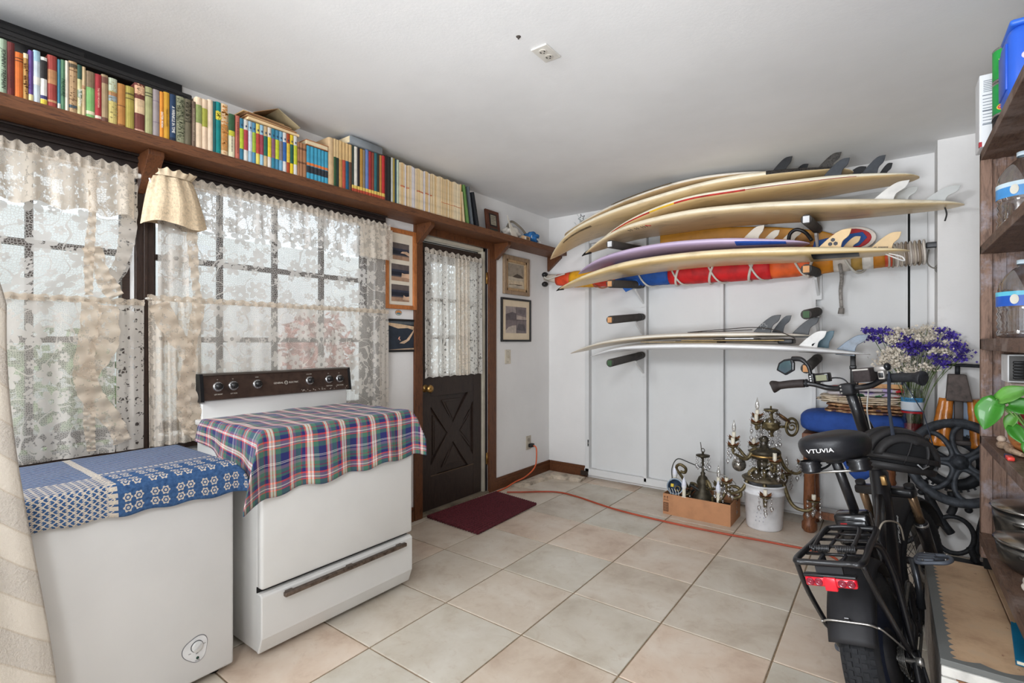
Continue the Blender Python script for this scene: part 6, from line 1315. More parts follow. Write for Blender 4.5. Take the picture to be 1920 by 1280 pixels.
hd = [(-.235, .02, 1.335, 'p'), (-.19, .0, 1.335, 'p'), (-.15, -.02, 1.33, 'p'), (-.21, .02, 1.29, 'p'), (-.15, .03, 1.28, 'p'), (-.06, -.03, 1.25, 'p'), (-.02, -.05, 1.24, 'p'), (.02, -.03, 1.245, 'p'), (.06, -.02, 1.235, 'p'), (.0, -.04, 1.205, 'p'), (.12, -.02, 1.25, 'p'), (.15, .02, 1.335, 'p'), (.185, .02, 1.30, 'p'), (.22, -.02, 1.25, 'p'), (.245, -.03, 1.215, 'p'), (.13, -.06, 1.18, 'p'), (.145, -.06, 1.145, 'p'), (-.03, .05, 1.295, 'p'), (.235, -.04, 1.175, 'p'),
      (-.09, .03, 1.315, 'w'), (-.05, .06, 1.33, 'w'), (.0, .05, 1.325, 'w'), (.05, .06, 1.33, 'w'), (.08, .03, 1.35, 'w'), (.11, .05, 1.315, 'w'), (.04, .02, 1.29, 'w'), (-.10, -.02, 1.275, 'w'), (-.10, -.06, 1.215, 'w'), (-.13, -.06, 1.185, 'w'), (-.08, -.08, 1.175, 'w'), (-.05, -.08, 1.155, 'w'), (-.16, -.07, 1.145, 'w'), (-.10, -.08, 1.13, 'w'), (.09, .0, 1.275, 'w'), (.12, -.04, 1.215, 'w'), (.17, -.02, 1.205, 'w'), (.20, .02, 1.26, 'w'), (.06, -.06, 1.12, 'w'), (-.02, -.08, 1.10, 'w')]
for x, y, z, k in hd:
    p = Vector((2.815+x*.92, -.33+y*.9, z)); head(pu if k == 'p' else wh, p, .020 if k == 'p' else .024, 75 if k == 'p' else 85)
    b = Vector((2.815+x*.08+q.uniform(-.02, .02), -.32+q.uniform(-.02, .02), .72)); mid = b.lerp(p, .55)+Vector((-x*.12, 0, .03)); st_.tube(cr([b, mid, p], 5), [.0018]*11, 5)
    for j in range(3): pp = mid.lerp(p, q.uniform(.2, .9)); st_.tube([pp, pp+Vector((q.uniform(-.03, .03), q.uniform(-.02, .02), q.uniform(.02, .05)))], .0013, 4)
st_.build('stems', mk((88, 106, 58), .7, var=.3), fb)['kind'] = 'stuff'
pu.build('purple_flowers', mk((76, 58, 156), .7, var=.35, vs=30), fb, recalc=False)['kind'] = 'stuff'; wh.build('white_flowers', mk((232, 222, 206), .8, var=.15, vs=30), fb, recalc=False)['kind'] = 'stuff'
# ================================================================ cast iron crank press with flower-spoke flywheel
M_iron = mk((62, 66, 72), .55, .35, var=.35, vs=30, bump=.3, bs=150); M_irond = mk((38, 40, 44), .6, .3, var=.3, vs=40)
ip = thing('iron_press', 'antique cast iron crank press with flower-spoked flywheel behind the bicycle', 'machine', (3.017, -.43, 0))
Mw = frameM((3.017, -.43, .585), (1, .06, 0), (-.0, .30, .954)) @ Matrix.Diagonal((.83, .83, 1.15, 1))
fw = MB().lathe([(.244, -.018), (.292, -.024), (.298, -.012), (.298, .014), (.290, .024), (.244, .018), (.236, .0), (.244, -.018)], Mw, 56).build('flywheel', M_iron, ip)
MB().lathe([(0, -.02), (.04, -.02), (.052, -.012), (.052, .016), (.036, .026), (.036, .032), (.018, .034), (.016, .044), (0, .045)], Mw, 24).build('hub', M_iron, fw)
for k in range(5):
    a = 2*PI*k/5+1.25; Ma = Mw @ Matrix.Rotation(a, 4, 'Z'); P = []
    for i in range(28): t = 2*PI*i/28; P.append(Ma @ Vector((.155+.108*math.cos(t), .080*math.sin(t)*(1+.30*math.cos(t)), .004)))
    MB().tube(P, .0145, 8, True).build('spoke', M_iron, fw)
for k in range(5): a = 2*PI*k/5+1.25+PI/5; Ma = Mw @ Matrix.Rotation(a, 4, 'Z'); MB().tube([Ma @ Vector((.045, 0, 0)), Ma @ Vector((.10, 0, 0))], .012, 8).build('spoke', M_iron, fw)
Mg = frameM((3.0, -.345, .57), (1, 0, 0), (0, .1, 1))
gm = MB().lathe([(.10, -.012), (.16, -.012), (.16, .012), (.10, .012), (.10, -.012)], Mg, 32)
for k in range(32): gm.box(.158, .172, -.006, .006, -.011, .011, Mg @ Matrix.Rotation(2*PI*k/32, 4, 'Z'))
gm.build('gear', M_irond, ip)
for k in range(3): Ma = Mg @ Matrix.Rotation(2*PI*k/3+.5, 4, 'Z'); MB().tube([Ma @ Vector((0, 0, 0)), Ma @ Vector((.105, 0, 0))], .014, 8).build('gear_spoke', M_irond, ip)
MB().tube([(3.017, -.45, .585), (3.0, -.28, .585)], .02, 10).build('axle', M_irond, ip)
# iron stand
def leg_(P, r): MB().tube(cr(P, 7), r, 8).build('stand_leg', M_irond, ip)
leg_([(2.86, -.36, .44), (2.90, -.37, .33), (2.95, -.37, .22), (2.99, -.37, .16)], [.022]*22); leg_([(2.99, -.36, .40), (3.0, -.37, .32), (2.985, -.37, .27)], [.02]*15); leg_([(3.16, -.36, .40), (3.12, -.36, .22), (3.09, -.36, .02)], [.02]*15)
MB().tube([(3.0+.088*math.cos(t), -.375, .155+.105*math.sin(t)) for t in [k*PI/16 for k in range(32)]], .013, 8, True).build('stand_ring', M_irond, ip)
leg_([(2.88, -.36, .36), (2.90, -.36, .22), (2.82, -.36, .09), (2.76, -.36, .045), (2.74, -.36, .02)], [.014]*29); leg_([(2.92, -.37, .20), (2.90, -.375, .10), (2.95, -.38, .02)], [.02]*15); leg_([(3.07, -.375, .10), (3.10, -.38, .02)], [.018]*8)
MB().box(2.84, 3.16, -.42, -.33, .0, .018).build('stand_foot', M_irond, ip, bevel=.004)
for p in ((2.855, -.37, .375), (2.845, -.375, .41), (2.87, -.37, .435), (3.055, -.37, .345), (3.065, -.37, .31), (2.905, -.38, .135), (2.90, -.38, .09)): MB().sphere(p, .019, 10, 6).build('scroll_knob', M_irond, ip)
# brown ribbed body, iron column and screw handle
M_var = mk((186, 112, 40), .22, var=.3, vs=18, coat=.3)
ring_ = lambda s_: mk(s_, .35)
for (xb, yb_, xt, yt_) in ((2.918, -.36, 2.962, -.325), (2.955, -.37, 2.98, -.33), (3.145, -.33, 3.10, -.30), (3.105, -.35, 3.085, -.315)):
    n = 14; MB().tube([(lerp(xb, xt, k/n), lerp(yb_, yt_, k/n), lerp(.66, .935, k/n)) for k in range(n+1)], [(.030-.006*k/n)*(1+(.03 if k % 3 else -.02)) for k in range(n+1)], 12).build('bamboo_roll', M_var, ip)
MB().prism([(2.965, .70), (2.985, .915), (3.07, .915), (3.095, .70)], .012, Matrix(((1, 0, 0, 0), (0, 0, -1, -.295), (0, 1, 0, 0), (0, 0, 0, 1)))).build('back_plate', mk((132, 146, 164), .4, .4), ip)
MB().rbox(3.005, 3.045, -.345, -.31, .69, .94, .005).build('column', mk((84, 78, 76), .6, .3, var=.3), ip); MB().rbox(2.975, 3.085, -.36, -.30, .672, .70, .008).build('clamp', mk((84, 78, 76), .6, .3, var=.3), ip)
MB().prism([(-.055, 0), (-.045, .155), (.035, .155), (.062, 0)], .065, frameM((3.022, -.30, .925), (1, 0, 0), (0, 0, 1))).build('head_block', mk((88, 78, 74), .65, .2, var=.3, vs=30, bump=.3), ip, bevel=.006)
MB().tube([(3.02, -.335, 1.075), (3.02, -.335, 1.13)], .012, 10).build('screw', M_irond, ip)
MB().tube(cr([(2.945, -.34, 1.133), (2.96, -.34, 1.135), (3.02, -.335, 1.133), (3.09, -.33, 1.13), (3.13, -.33, 1.129)], 5), [.006, .009]+[.0075]*9+[.010]*8+[.011, .005], 8).build('handle', M_irond, ip)
r = thing('strap_hook', 'short black strap hanging from the white board tail beside the flowers', 'strap', (2.52, -.30, 1.1)); MB().rbox(2.50, 2.53, -.305, -.29, .985, 1.19, .004).build('strap', M_black, r); MB().rbox(2.496, 2.534, -.31, -.285, 1.09, 1.115, .004).build('buckle', mk((20, 20, 22), .3), r)
# ================================================================ electric fat-tyre bicycle (local: x forward, y left, z up; leaning on its stand)
M_bk = mk((24, 24, 27), .38, var=.2, vs=8, coat=.25); M_bkm = mk((30, 30, 33), .6, var=.2, vs=14); M_tyre = mk((34, 35, 38), .85, var=.2, vs=40); M_navy = mk((34, 42, 62), .45, var=.15); M_silv = mk((186, 184, 180), .3, .85)
bk = thing('electric_bicycle', 'black electric fat-tyre bicycle with red tail light leaning on its stand at right', 'bicycle', (2.73, -2.22, 0), (-math.radians(12.8), 0, PI/2-math.radians(6.5)))
def BB(mb, name, m, parent=None, **k): return mb.build(name, m, parent or bk, local=True, **k)
def wheel(c, Ms=None, rear=True):
    Mx = Matrix.Translation(c) @ Matrix.Rotation(PI/2, 4, 'X')
    if Ms is not None: Mx = Ms @ Mx
    n = 16; prof = [(.212+.050*math.cos(t), .052*math.sin(t)) for t in [2*PI*k/n for k in range(n+1)]]
    w_ = BB(MB().lathe(prof, Mx, 56), 'tyre', M_tyre)
    mb = MB()
    for k in range(72):
        for j, z in enumerate((-.036, -.018, 0, .018, .036)):
            rr = .212+.050*math.sqrt(max(0, 1-(z/.052)**2)); R_ = Mx @ Matrix.Rotation(2*PI*(k+.5*(j % 2))/72, 4, 'Z') @ Matrix.Translation((rr, 0, z)) @ Matrix.Rotation(-math.asin(max(-1, min(1, z/.056))), 4, 'Y'); mb.box(-.003, .0035, -.0065, .0065, -.0065, .0065, R_)
    BB(mb, 'tread', M_tyre, w_)['kind'] = 'stuff'
    BB(MB().lathe([(.168, -.030), (.176, -.030), (.176, .030), (.168, .030), (.160, .0), (.168, -.030)], Mx, 48), 'rim', M_bk, w_)
    if rear:
        for s_ in (-1, 1): BB(MB().lathe([(0, .036*s_), (.06, .036*s_), (.150, .031*s_), (.166, .028*s_)], Mx, 40), 'wheel_disc', M_navy, w_)
        BB(MB().lathe([(0, -.05), (.07, -.05), (.085, -.04), (.085, .04), (.07, .05), (0, .05)], Mx, 28), 'hub_motor', M_bkm, w_)
    else:
        mb = MB()
        for k in range(32):
            a = 2*PI*k/32; b = a+(.35 if k % 2 else -.35); s_ = .028 if k % 4 < 2 else -.028; mb.tube([Mx @ Vector((.022*math.cos(b), .022*math.sin(b), s_)), Mx @ Vector((.166*math.cos(a), .166*math.sin(a), s_*.4))], .0013, 4)
        BB(mb, 'spokes', M_bk, w_)['kind'] = 'stuff'
        BB(MB().lathe([(0, -.05), (.024, -.045), (.016, -.03), (.016, .03), (.024, .045), (0, .05)], Mx, 20), 'hub', M_bkm, w_)
        BB(MB().lathe([(.05, .043), (.085, .043), (.085, .046), (.05, .046), (.05, .043)], Mx, 36), 'brake_disc', M_silv, w_)
def fender(c, a0, a1, R_, w_, name, Ms=None, m=None):
    def fn(u, v):
        a = lerp(a0, a1, u); t = (v-.5)*2; r_ = R_-.022*abs(t)**3; p = Vector((c[0]+r_*math.cos(a), c[1]+w_/2*t, c[2]+r_*math.sin(a))); return Ms @ p if Ms is not None else p
    return MB().grid(34, 12, fn).build(name, m or M_bkm, bk, local=True, solid=.003)
RC = (0, 0, .262)
wheel(RC)
rf = fender(RC, math.radians(35), math.radians(152), .296, .125, 'rear_fender')
sa = math.radians(141); sp_ = lambda y, a, r_: (RC[0]+r_*math.cos(a), y, RC[2]+r_*math.sin(a))
BB(MB().tube(cr([(.02, .095, .265), sp_(.078, sa, .26), sp_(.068, sa, .285), sp_(.05, sa, .302), sp_(0, sa, .304), sp_(-.05, sa, .302), sp_(-.068, sa, .285), sp_(-.078, sa, .26), (.02, -.095, .265)], 5), .0032, 6), 'fender_stay', M_silv, rf)
Ms_ = frameM(sp_(0, sa, .302), (0, -1, 0), (-math.sin(sa)*-1, 0, -math.cos(sa)*-1))
mb = MB(); mb.box(-.008, .008, -.018, .018, 0, .006, Ms_); cl = BB(mb, 'stay_clip', M_bk, rf, bevel=.003)
for d in (-.009, .009): BB(MB().lathe([(.004, .006), (.004, .008), (0, .009)], Ms_ @ Matrix.Translation((0, d, 0)), 10), 'screw', M_silv, cl)
# rear rack
rk = BB(MB().tube(cr([(-.285, .086, .640), (-.30, .05, .640), (-.30, -.05, .640), (-.285, -.086, .640), (-.12, -.08, .640), (.055, -.074, .640), (.075, -.05, .640), (.075, .05, .640), (.055, .074, .640), (-.12, .08, .640)], 6, True), .0095, 8, True), 'rack_frame', M_bk)
for x in (-.20, -.12, -.045, .02): BB(MB().tube([(x, .08, .634), (x, -.08, .634)], .0052, 6), 'rack_bar', M_bk, rk)
for y in (-.03, .03): BB(MB().tube([(-.30, y, .633), (.075, y, .633)], .0052, 6), 'rack_bar', M_bk, rk)
BB(MB().tube(cr([(-.21, .05, .650), (-.20, .052, .655), (-.06, .05, .668), (-.03, .03, .672), (-.03, -.03, .672), (-.06, -.05, .668), (-.20, -.052, .655)], 5), .0065, 6), 'spring_clip', M_bk, rk)
for y in (.035, -.035):
    n = 90; BB(MB().tube([(-.205+.009*math.cos(k*.8), y-.026+.052*k/n, .652+.009*math.sin(k*.8)) for k in range(n+1)], .0018, 5), 'spring', mk((90, 90, 92), .35, .8), rk)
for s_ in (-1, 1):
    BB(MB().tube(cr([(-.285, .086*s_, .636), (-.22, .092*s_, .52), (-.03, .098*s_, .29)], 5), .008, 7), 'rack_strut', M_bk, rk); BB(MB().tube(cr([(-.08, .08*s_, .636), (-.02, .09*s_, .60), (.03, .096*s_, .48), (.02, .098*s_, .29)], 5), .0095, 7), 'rack_strut', M_bk, rk)
BB(MB().box(-.297, -.285, -.035, .035, .598, .632), 'light_plate', M_bkm, rk)
tl = BB(MB().rbox(-.312, -.292, -.066, .066, .575, .603, .006), 'tail_light', mk((206, 24, 44), .12, var=.15, vs=60, coat=.5), rk)
BB(MB().rbox(-.316, -.300, -.016, .016, .566, .604, .003), 'reflector', mk((222, 36, 52), .2), tl); BB(MB().rbox(-.312, -.29, -.068, .068, .601, .610, .003), 'light_cap', M_bk, tl)
for y in (.052, .030, -.030, -.052): BB(MB().lathe([(.0105, 0), (.0105, .003), (.0085, .004), (.007, .002), (0, .006)], frameM((-.312, y, .589), (0, -1, 0), (0, 0, 1)), 16), 'lamp_lens', mk((120, 10, 40), .08, coat=.6), tl)
# frame
fr = BB(MB().tube(cr([(.775, 0, .70), (.66, 0, .56), (.52, 0, .40), (.40, 0, .30), (.34, 0, .28)], 6), [.036]*25, 12, flat=1.25), 'down_tube', M_bk)
BB(MB().tube([(.20, 0, .66), (.345, 0, .28)], .021, 12), 'seat_tube', M_bk, fr)
BB(MB().tube([(.805, 0, .615), (.735, 0, .80)], .030, 14), 'head_tube', M_bk, fr)
BB(MB().tube([(.70, 0, .63), (.30, 0, .40)], .020, 10), 'cross_tube', M_bk, fr)
for s_ in (-1, 1):
    BB(MB().tube(cr([(.34, .035*s_, .28), (.22, .075*s_, .27), (0, .085*s_, .262)], 5), .013, 8), 'chain_stay', M_bk, fr); BB(MB().tube(cr([(.235, .03*s_, .55), (.16, .078*s_, .45), (0, .085*s_, .268)], 5), .011, 8), 'seat_stay', M_bk, fr)
text('VTUVIA', .040, frameM((.60, -.047, .50), (.76, 0, .65), (-.65, 0, .76)), 'lettering', mk((206, 206, 206), .5), None, .0004); bpy.data.objects['lettering'] if False else None
_t = C.objects[-1]; _t.parent = fr
BB(MB().cyl((.36, .06, .285), (.36, -.07, .285), .034, seg=18), 'crank_case', M_bkm, fr)
post = BB(MB().tube([(.205, 0, .60), (.085, 0, .885)], .0165, 12), 'seat_post', M_bk)
BB(MB().tube([(.200, 0, .63), (.190, 0, .655)], .027, 14), 'seat_clamp', M_bkm, post); BB(MB().tube([(.195, .02, .645), (.18, .05, .65), (.15, .055, .65)], .006, 6), 'clamp_lever', M_bk, post)
# battery pack
bt = BB(MB().rbox(.085, .165, -.055, .052, .575, .685, .012), 'battery_pack', mk((16, 16, 18), .25, coat=.5)); BB(MB().rbox(.08, .09, -.045, .042, .622, .664, .004), 'battery_cap', mk((34, 34, 36), .15), bt); BB(MB().box(.0795, .083, -.035, .032, .640, .645), 'trim_strip', mk((176, 170, 164), .3, .6), bt); BB(MB().box(.0795, .083, .012, .032, .650, .656), 'red_led', mk((150, 30, 34), .3), bt); BB(MB().box(.0795, .083, -.045, .042, .592, .596), 'trim_strip', mk((150, 146, 142), .3, .6), bt)
# saddle
def sad(u, v):
    a = 2*PI*u; sg = lambda w, e: math.copysign(abs(w)**e, w); cx = .135; X = math.cos(a); Y = math.sin(a); wd = .113 if X < 0 else .113-.06*X**1.3
    q_ = math.sin(PI*v); z = -math.cos(PI*v); k = sg(q_, .55)
    return (cx+.145*k*X, wd*k*sg(Y, .85), .925+(.040 if z > 0 else .062)*sg(z, .8)+.012*max(0, -X)*q_)
sd = BB(MB().grid(44, 16, sad), 'saddle', mk((32, 33, 37), .42, var=.12, vs=30, bump=.12, bs=240)); 
tx = text('VTUVIA', .0195, frameM((-.0105, .016, .920), (0, -1, 0), (.06, 0, 1)), 'lettering', mk((238, 238, 238), .5), None, .0012, 1.25); tx.parent = sd
tx.location = (-.004, 0, 0)
for y in (.075, -.075): BB(MB().lathe([(.030, .0), (.036, .008), (.030, .014), (.037, .022), (.031, .028), (.036, .034), (.030, .042)], Matrix.Translation((.06, y, .838)), 18), 'elastomer', M_bk, sd)
BB(MB().tube(cr([(.06, .075, .838), (.11, .03, .85), (.22, .02, .88)], 5), .0042, 6), 'rail', M_bkm, sd); BB(MB().tube(cr([(.06, -.075, .838), (.11, -.03, .85), (.22, -.02, .88)], 5), .0042, 6), 'rail', M_bkm, sd); BB(MB().tube([(.055, .09, .838), (.055, -.09, .838)], .005, 6), 'rail', M_silv, sd); BB(MB().rbox(.07, .11, -.028, .028, .862, .892, .005), 'saddle_clamp', M_bkm, sd)
# steering group
AX = Vector((-.36, 0, .93)).normalized(); PV = Vector((.805, 0, .615)); ST = Matrix.Translation(PV) @ Matrix.Rotation(-math.radians(14), 4, AX) @ Matrix.Translation(-PV)
def SB(mb, name, m, parent=None, **k):
    bmesh.ops.transform(mb.b, matrix=ST, verts=list(mb.b.verts)); return BB(mb, name, m, parent, **k)
FC = (.965, 0, .262); wheel(FC, ST, False)
ff = fender(FC, math.radians(20), math.radians(185), .296, .12, 'front_fender', ST)
fk = SB(MB().rbox(.775, .835, -.115, .115, .595, .635, .012), 'fork_crown', M_bk)
for s_ in (-1, 1):
    SB(MB().tube([(.808, .095*s_, .63), (.865, .095*s_, .47)], .0175, 12), 'stanchion', mk((150, 124, 98), .25, .7), fk); SB(MB().tube([(.862, .095*s_, .48), (.875, .095*s_, .44), (.955, .090*s_, .262)], [.025, .026, .022], 12), 'fork_leg', M_bk, fk); SB(MB().cyl((.81, .095*s_, .63), (.803, .095*s_, .65), .02, seg=12), 'fork_cap', M_bkm, fk); SB(MB().cyl((.865, .095*s_, .472), (.869, .095*s_, .462), .0262, seg=14), 'dust_ring', mk((170, 166, 160), .4, .6), fk)
sm_ = SB(MB().tube([(.735, 0, .795), (.625, 0, 1.085)], [.023, .021], 12), 'stem', M_bk); SB(MB().rbox(.585, .65, -.028, .028, 1.065, 1.115, .01), 'stem_clamp', M_bkm, sm_)
for z in (1.075, 1.09, 1.105): SB(MB().cyl((.582, .016, z), (.588, .016, z), .004, seg=8), 'bolt', M_silv, sm_)
SH = ST @ Matrix.Diagonal((1, .80, 1, 1))
def HB(mb, name, m, parent=None, **k):
    bmesh.ops.transform(mb.b, matrix=SH, verts=list(mb.b.verts)); return BB(mb, name, m, parent, **k)
hb = HB(MB().tube(cr([(.545, .36, 1.128), (.60, .20, 1.125), (.62, .11, 1.10), (.62, .03, 1.092), (.62, -.03, 1.092), (.62, -.11, 1.10), (.60, -.20, 1.128), (.545, -.36, 1.132)], 8), .0125, 10), 'handlebar', M_bk)
for s_ in (-1, 1):
    gp = HB(MB().tube(cr([(.595, .215*s_, 1.127), (.575, .275*s_, 1.128), (.555, .33*s_, 1.126), (.543, .365*s_, 1.122), (.540, .372*s_, 1.120)], 6), [.019]*8+[.0185]*5+[.021, .024, .026, .028, .029, .0295, .029, .028, .026, .022, .016, .010][:12], 14), 'grip', mk((44, 36, 34) if s_ > 0 else (38, 39, 43), .65, var=.2, vs=60, bump=.3, bs=300), hb)
    HB(MB().tube([(.603, .20*s_, 1.127), (.599, .212*s_, 1.127)], .0185, 12), 'grip_collar', M_bkm, hb)
    HB(MB().tube(cr([(.62, .19*s_, 1.125), (.655, .21*s_, 1.125), (.66, .30*s_, 1.128), (.635, .345*s_, 1.13)], 5), .006, 7, flat=1.6), 'brake_lever', M_bk, hb)
    HB(MB().tube(cr([(.63, .17*s_, 1.12), (.66, .08*s_, 1.14), (.67, .02*s_, 1.10), (.72, .01*s_, .92), (.75, .02*s_, .75)], 7), .0035, 6), 'cable', M_bk, hb)
ds = HB(MB().rbox(.585, .62, .075, .150, 1.128, 1.168, .005), 'display', M_bk, hb); HB(MB().box(.582, .586, .083, .140, 1.135, 1.160), 'screen', mk((132, 134, 110), .3), ds)
for z in (1.137, 1.147, 1.157): HB(MB().box(.583, .587, .166, .174, z-.003, z+.003), 'button', mk((206, 206, 206), .4), ds)
HB(MB().rbox(.588, .615, .155, .185, 1.125, 1.17, .005), 'control_pad', M_bk, ds)
# mirror on its arched arm
mr = HB(MB().tube(cr([(.60, .175, 1.165), (.60, .182, 1.205), (.60, .215, 1.238), (.60, .265, 1.245)], 6), [.010]*10+[.012]*9, 8), 'mirror_arm', M_bk)
mo = [(.262, 1.248), (.255, 1.225), (.262, 1.190), (.315, 1.170), (.365, 1.198), (.345, 1.232), (.31, 1.246)]
MM = Matrix(((0, 0, 1, .59), (1, 0, 0, 0), (0, 1, 0, 0), (0, 0, 0, 1)))
HB(MB().prism(mo, .018, MM), 'mirror_shell', M_bk, mr, bevel=.004); cx_, cz_ = .308, 1.209
HB(MB().prism([(cx_+(y-cx_)*.74, cz_+(z-cz_)*.74) for y, z in mo], .002, Matrix.Translation((-.0022, 0, 0)) @ MM), 'mirror_glass', mk((124, 156, 164), .08, .85, var=.03), mr)
# speaker, phone grip and bell on the right half
sk = HB(MB().rbox(.57, .66, -.135, -.055, 1.118, 1.175, .006), 'speaker_box', mk((54, 46, 46), .75, var=.2, vs=90, bump=.5, bs=400)); HB(MB().box(.566, .571, -.132, -.058, 1.168, 1.174), 'speaker_trim', mk((196, 192, 186), .4, .5), sk)
HB(MB().rbox(.575, .61, -.197, -.168, 1.125, 1.160, .004), 'thumb_throttle', mk((196, 190, 184), .35, .4), hb); HB(MB().rbox(.571, .577, -.193, -.172, 1.132, 1.153, .002), 'throttle_face', M_bk, hb)
HB(MB().rbox(.60, .655, -.20, -.14, 1.155, 1.180, .008), 'shifter', mk((176, 172, 168), .3, .5), hb); HB(MB().sphere((.60, -.205, 1.175), .016, 12, 8), 'bell', mk((40, 42, 46), .15, .3), hb)
HB(MB().tube(cr([(.67, .05, 1.08), (.70, .0, .98), (.73, -.035, .86), (.74, -.03, .74)], 6), [.013]*19, 7), 'cable_sleeve', M_bk, hb)
HB(MB().tube(cr([(.69, -.06, 1.08), (.70, -.03, .98), (.71, -.03, .88)], 6), .0038, 5), 'cable_wrap', mk((206, 204, 198), .6), hb)
# drive train
Mc = Matrix.Translation((.36, -.072, .285)) @ Matrix.Rotation(PI/2, 4, 'X'); cw_ = MB().lathe([(.05, -.002), (.082, -.002), (.082, .002), (.05, .002), (.05, -.002)], Mc, 36)
for k in range(40): cw_.box(.081, .087, -.003, .003, -.0015, .0015, Mc @ Matrix.Rotation(2*PI*k/40, 4, 'Z'))
cr_ = BB(cw_, 'chainring', M_bkm); BB(MB().lathe([(.088, -.008), (.094, -.008), (.094, -.004), (.088, -.004), (.088, -.008)], Mc, 36), 'chain_guard', M_bk, cr_)
ck = BB(MB().tube([(.36, -.09, .285), (.375, -.098, .36), (.385, -.10, .455)], [.014, .012, .012], 8), 'crank_arm', mk((70, 72, 76), .3, .7)); BB(MB().tube([(.36, .09, .285), (.345, .098, .21), (.335, .10, .12)], [.014, .012, .012], 8), 'crank_arm', mk((70, 72, 76), .3, .7))
M_ped = mk((96, 102, 112), .5, .3, var=.15)
def pedal(c, s_):
    M = Matrix.Translation(c); pd = BB(MB().tube([M @ Vector((0, 0, 0)), M @ Vector((0, -.095*s_, 0))], .007, 8), 'pedal_axle', mk((80, 84, 92), .4, .6)); o = cr([(-.045, -.012*s_, 0), (-.045, -.06*s_, 0), (-.036, -.095*s_, 0), (.0, -.108*s_, 0), (.036, -.095*s_, 0), (.045, -.06*s_, 0), (.045, -.012*s_, 0)], 4, True)
    BB(MB().tube([M @ p for p in o], .0075, 6, True), 'pedal_frame', M_ped, pd)
    for x in (-.026, 0, .026): BB(MB().rbox(x-.010, x+.010, -.062*s_ if s_ > 0 else .012, -.012*s_ if s_ > 0 else .062, -.010, .010, .003, 1, M), 'pedal_block', M_ped, pd)
    for x, y in ((-.043, .03), (.043, .03), (-.03, .095), (.03, .095)): BB(MB().cyl(M @ Vector((x, -y*s_, .006)), M @ Vector((x, -y*s_, .011)), .0028, seg=6), 'pin', M_silv, pd)
pedal((.385, -.105, .455), 1); pedal((.335, .105, .12), -1)
mb = MB(); P = []
for k in range(70):   # chain links along both runs
    t = k/69; P.append(Vector((lerp(.36, 0, t), -.072, lerp(.37, .302, t)))); P.append(Vector((lerp(.36, .03, t), -.072, lerp(.20, .15, t))))
for k, p in enumerate(P): mb.box(p.x-.0042, p.x+.0042, p.y-.004, p.y+.004, p.z-.0032, p.z+.0032)
BB(mb, 'chain', mk((120, 116, 110), .35, .8))['kind'] = 'stuff'
Mk = Matrix.Translation((0, -.07, .262)) @ Matrix.Rotation(PI/2, 4, 'X'); cs = MB()
for j in range(5):
    rr = .030+.006*j; cs.lathe([(rr-.008, -.012+.005*j), (rr, -.012+.005*j), (rr, -.010+.005*j), (rr-.008, -.010+.005*j)], Mk, 24)
    for k in range(18): cs.box(rr-.001, rr+.004, -.002, .002, -.012+.005*j, -.010+.005*j, Mk @ Matrix.Rotation(2*PI*k/18, 4, 'Z'))
BB(cs, 'cassette', mk((110, 108, 104), .35, .8))['kind'] = 'stuff'
dl_ = BB(MB().tube([(.0, -.092, .25), (.035, -.098, .20), (.03, -.085, .13)], [.012, .013, .010], 8), 'derailleur', M_bkm)
for z in (.20, .135): BB(MB().cyl((.032, -.066, z), (.032, -.078, z), .018, seg=14), 'jockey_wheel', M_bk, dl_)
BB(MB().tube([(0, -.11, .262), (0, .11, .262)], .007, 8), 'axle', M_silv); BB(MB().cyl((0, -.10, .262), (0, -.118, .262), .013, seg=8), 'axle_nut', M_silv)
BB(MB().tube(cr([(.02, -.095, .28), (-.06, -.105, .18), (-.13, -.135, .08), (-.18, -.165, -.028)], 6), [.010]*19, 8), 'kickstand', M_bk); 
BB(MB().tube(cr([(.06, -.10, .27), (-.02, -.12, .17), (-.10, -.13, .075)], 5), .0055, 6), 'cable', M_bkm)
BB(MB().tube(cr([(-.03, .07, .42), (-.06, .075, .34), (-.05, .08, .27)], 5), .004, 6), 'brake_cable', M_bk)
BB(MB().tube(cr([(.10, -.06, .60), (.16, -.08, .64), (.30, -.10, .60), (.38, -.09, .52)], 6), .003, 6), 'cable', mk((170, 160, 146), .4), fr)
BB(MB().rbox(.68, .705, -.035, -.015, .66, .70, .004), 'key_lock', mk((176, 140, 90), .35, .7), fr)
BB(MB().lathe([(.022, 0), (.026, .002), (0, .003)], frameM((.56, .02, .53), (0, -1, 0), (.6, 0, .8)), 16), 'badge', mk((120, 120, 122), .4, .5), fr)
# ---- helmet hanging by its straps from the right grip
hm = thing('bicycle_helmet', 'matt black vented bicycle helmet hanging by its straps beside the saddle', 'helmet', (2.72, -1.74, .86))
Hc = Vector((2.722, -1.74, .835)); M_hel = mk((44, 43, 44), .55, var=.12); HX, HY, HZ = .142, .112, .115
Mh = Matrix.Translation(Hc) @ Matrix.Rotation(-.18, 4, 'X') @ Matrix.Rotation(.64, 4, 'Z') @ Matrix.Rotation(.10, 4, 'Y')
def sh(a, e, k=1.0): return Mh @ Vector((HX*k*math.cos(e)*math.cos(a), HY*k*math.cos(e)*math.sin(a), HZ*k*math.sin(e)-.02))
MB().grid(32, 10, lambda u, v: sh(2*PI*u, lerp(-.35, PI/2, v), .94)).build('liner', mk((22, 22, 24), .9), hm)
def band(f0, w0, n=30, k0=.93, k1=1.03): # a raised rib following f(t) -> (a, e)
    L = []
    for i in range(n+1):
        t = i/n; (a, e) = f0(t); wv = w0*(1-.35*abs(2*t-1)); L.append([sh(a, e-wv, k0), sh(a, e-wv*.85, k1), sh(a, e+wv*.85, k1), sh(a, e+wv, k0)])
    mb = MB(); mb.ring(L); return mb
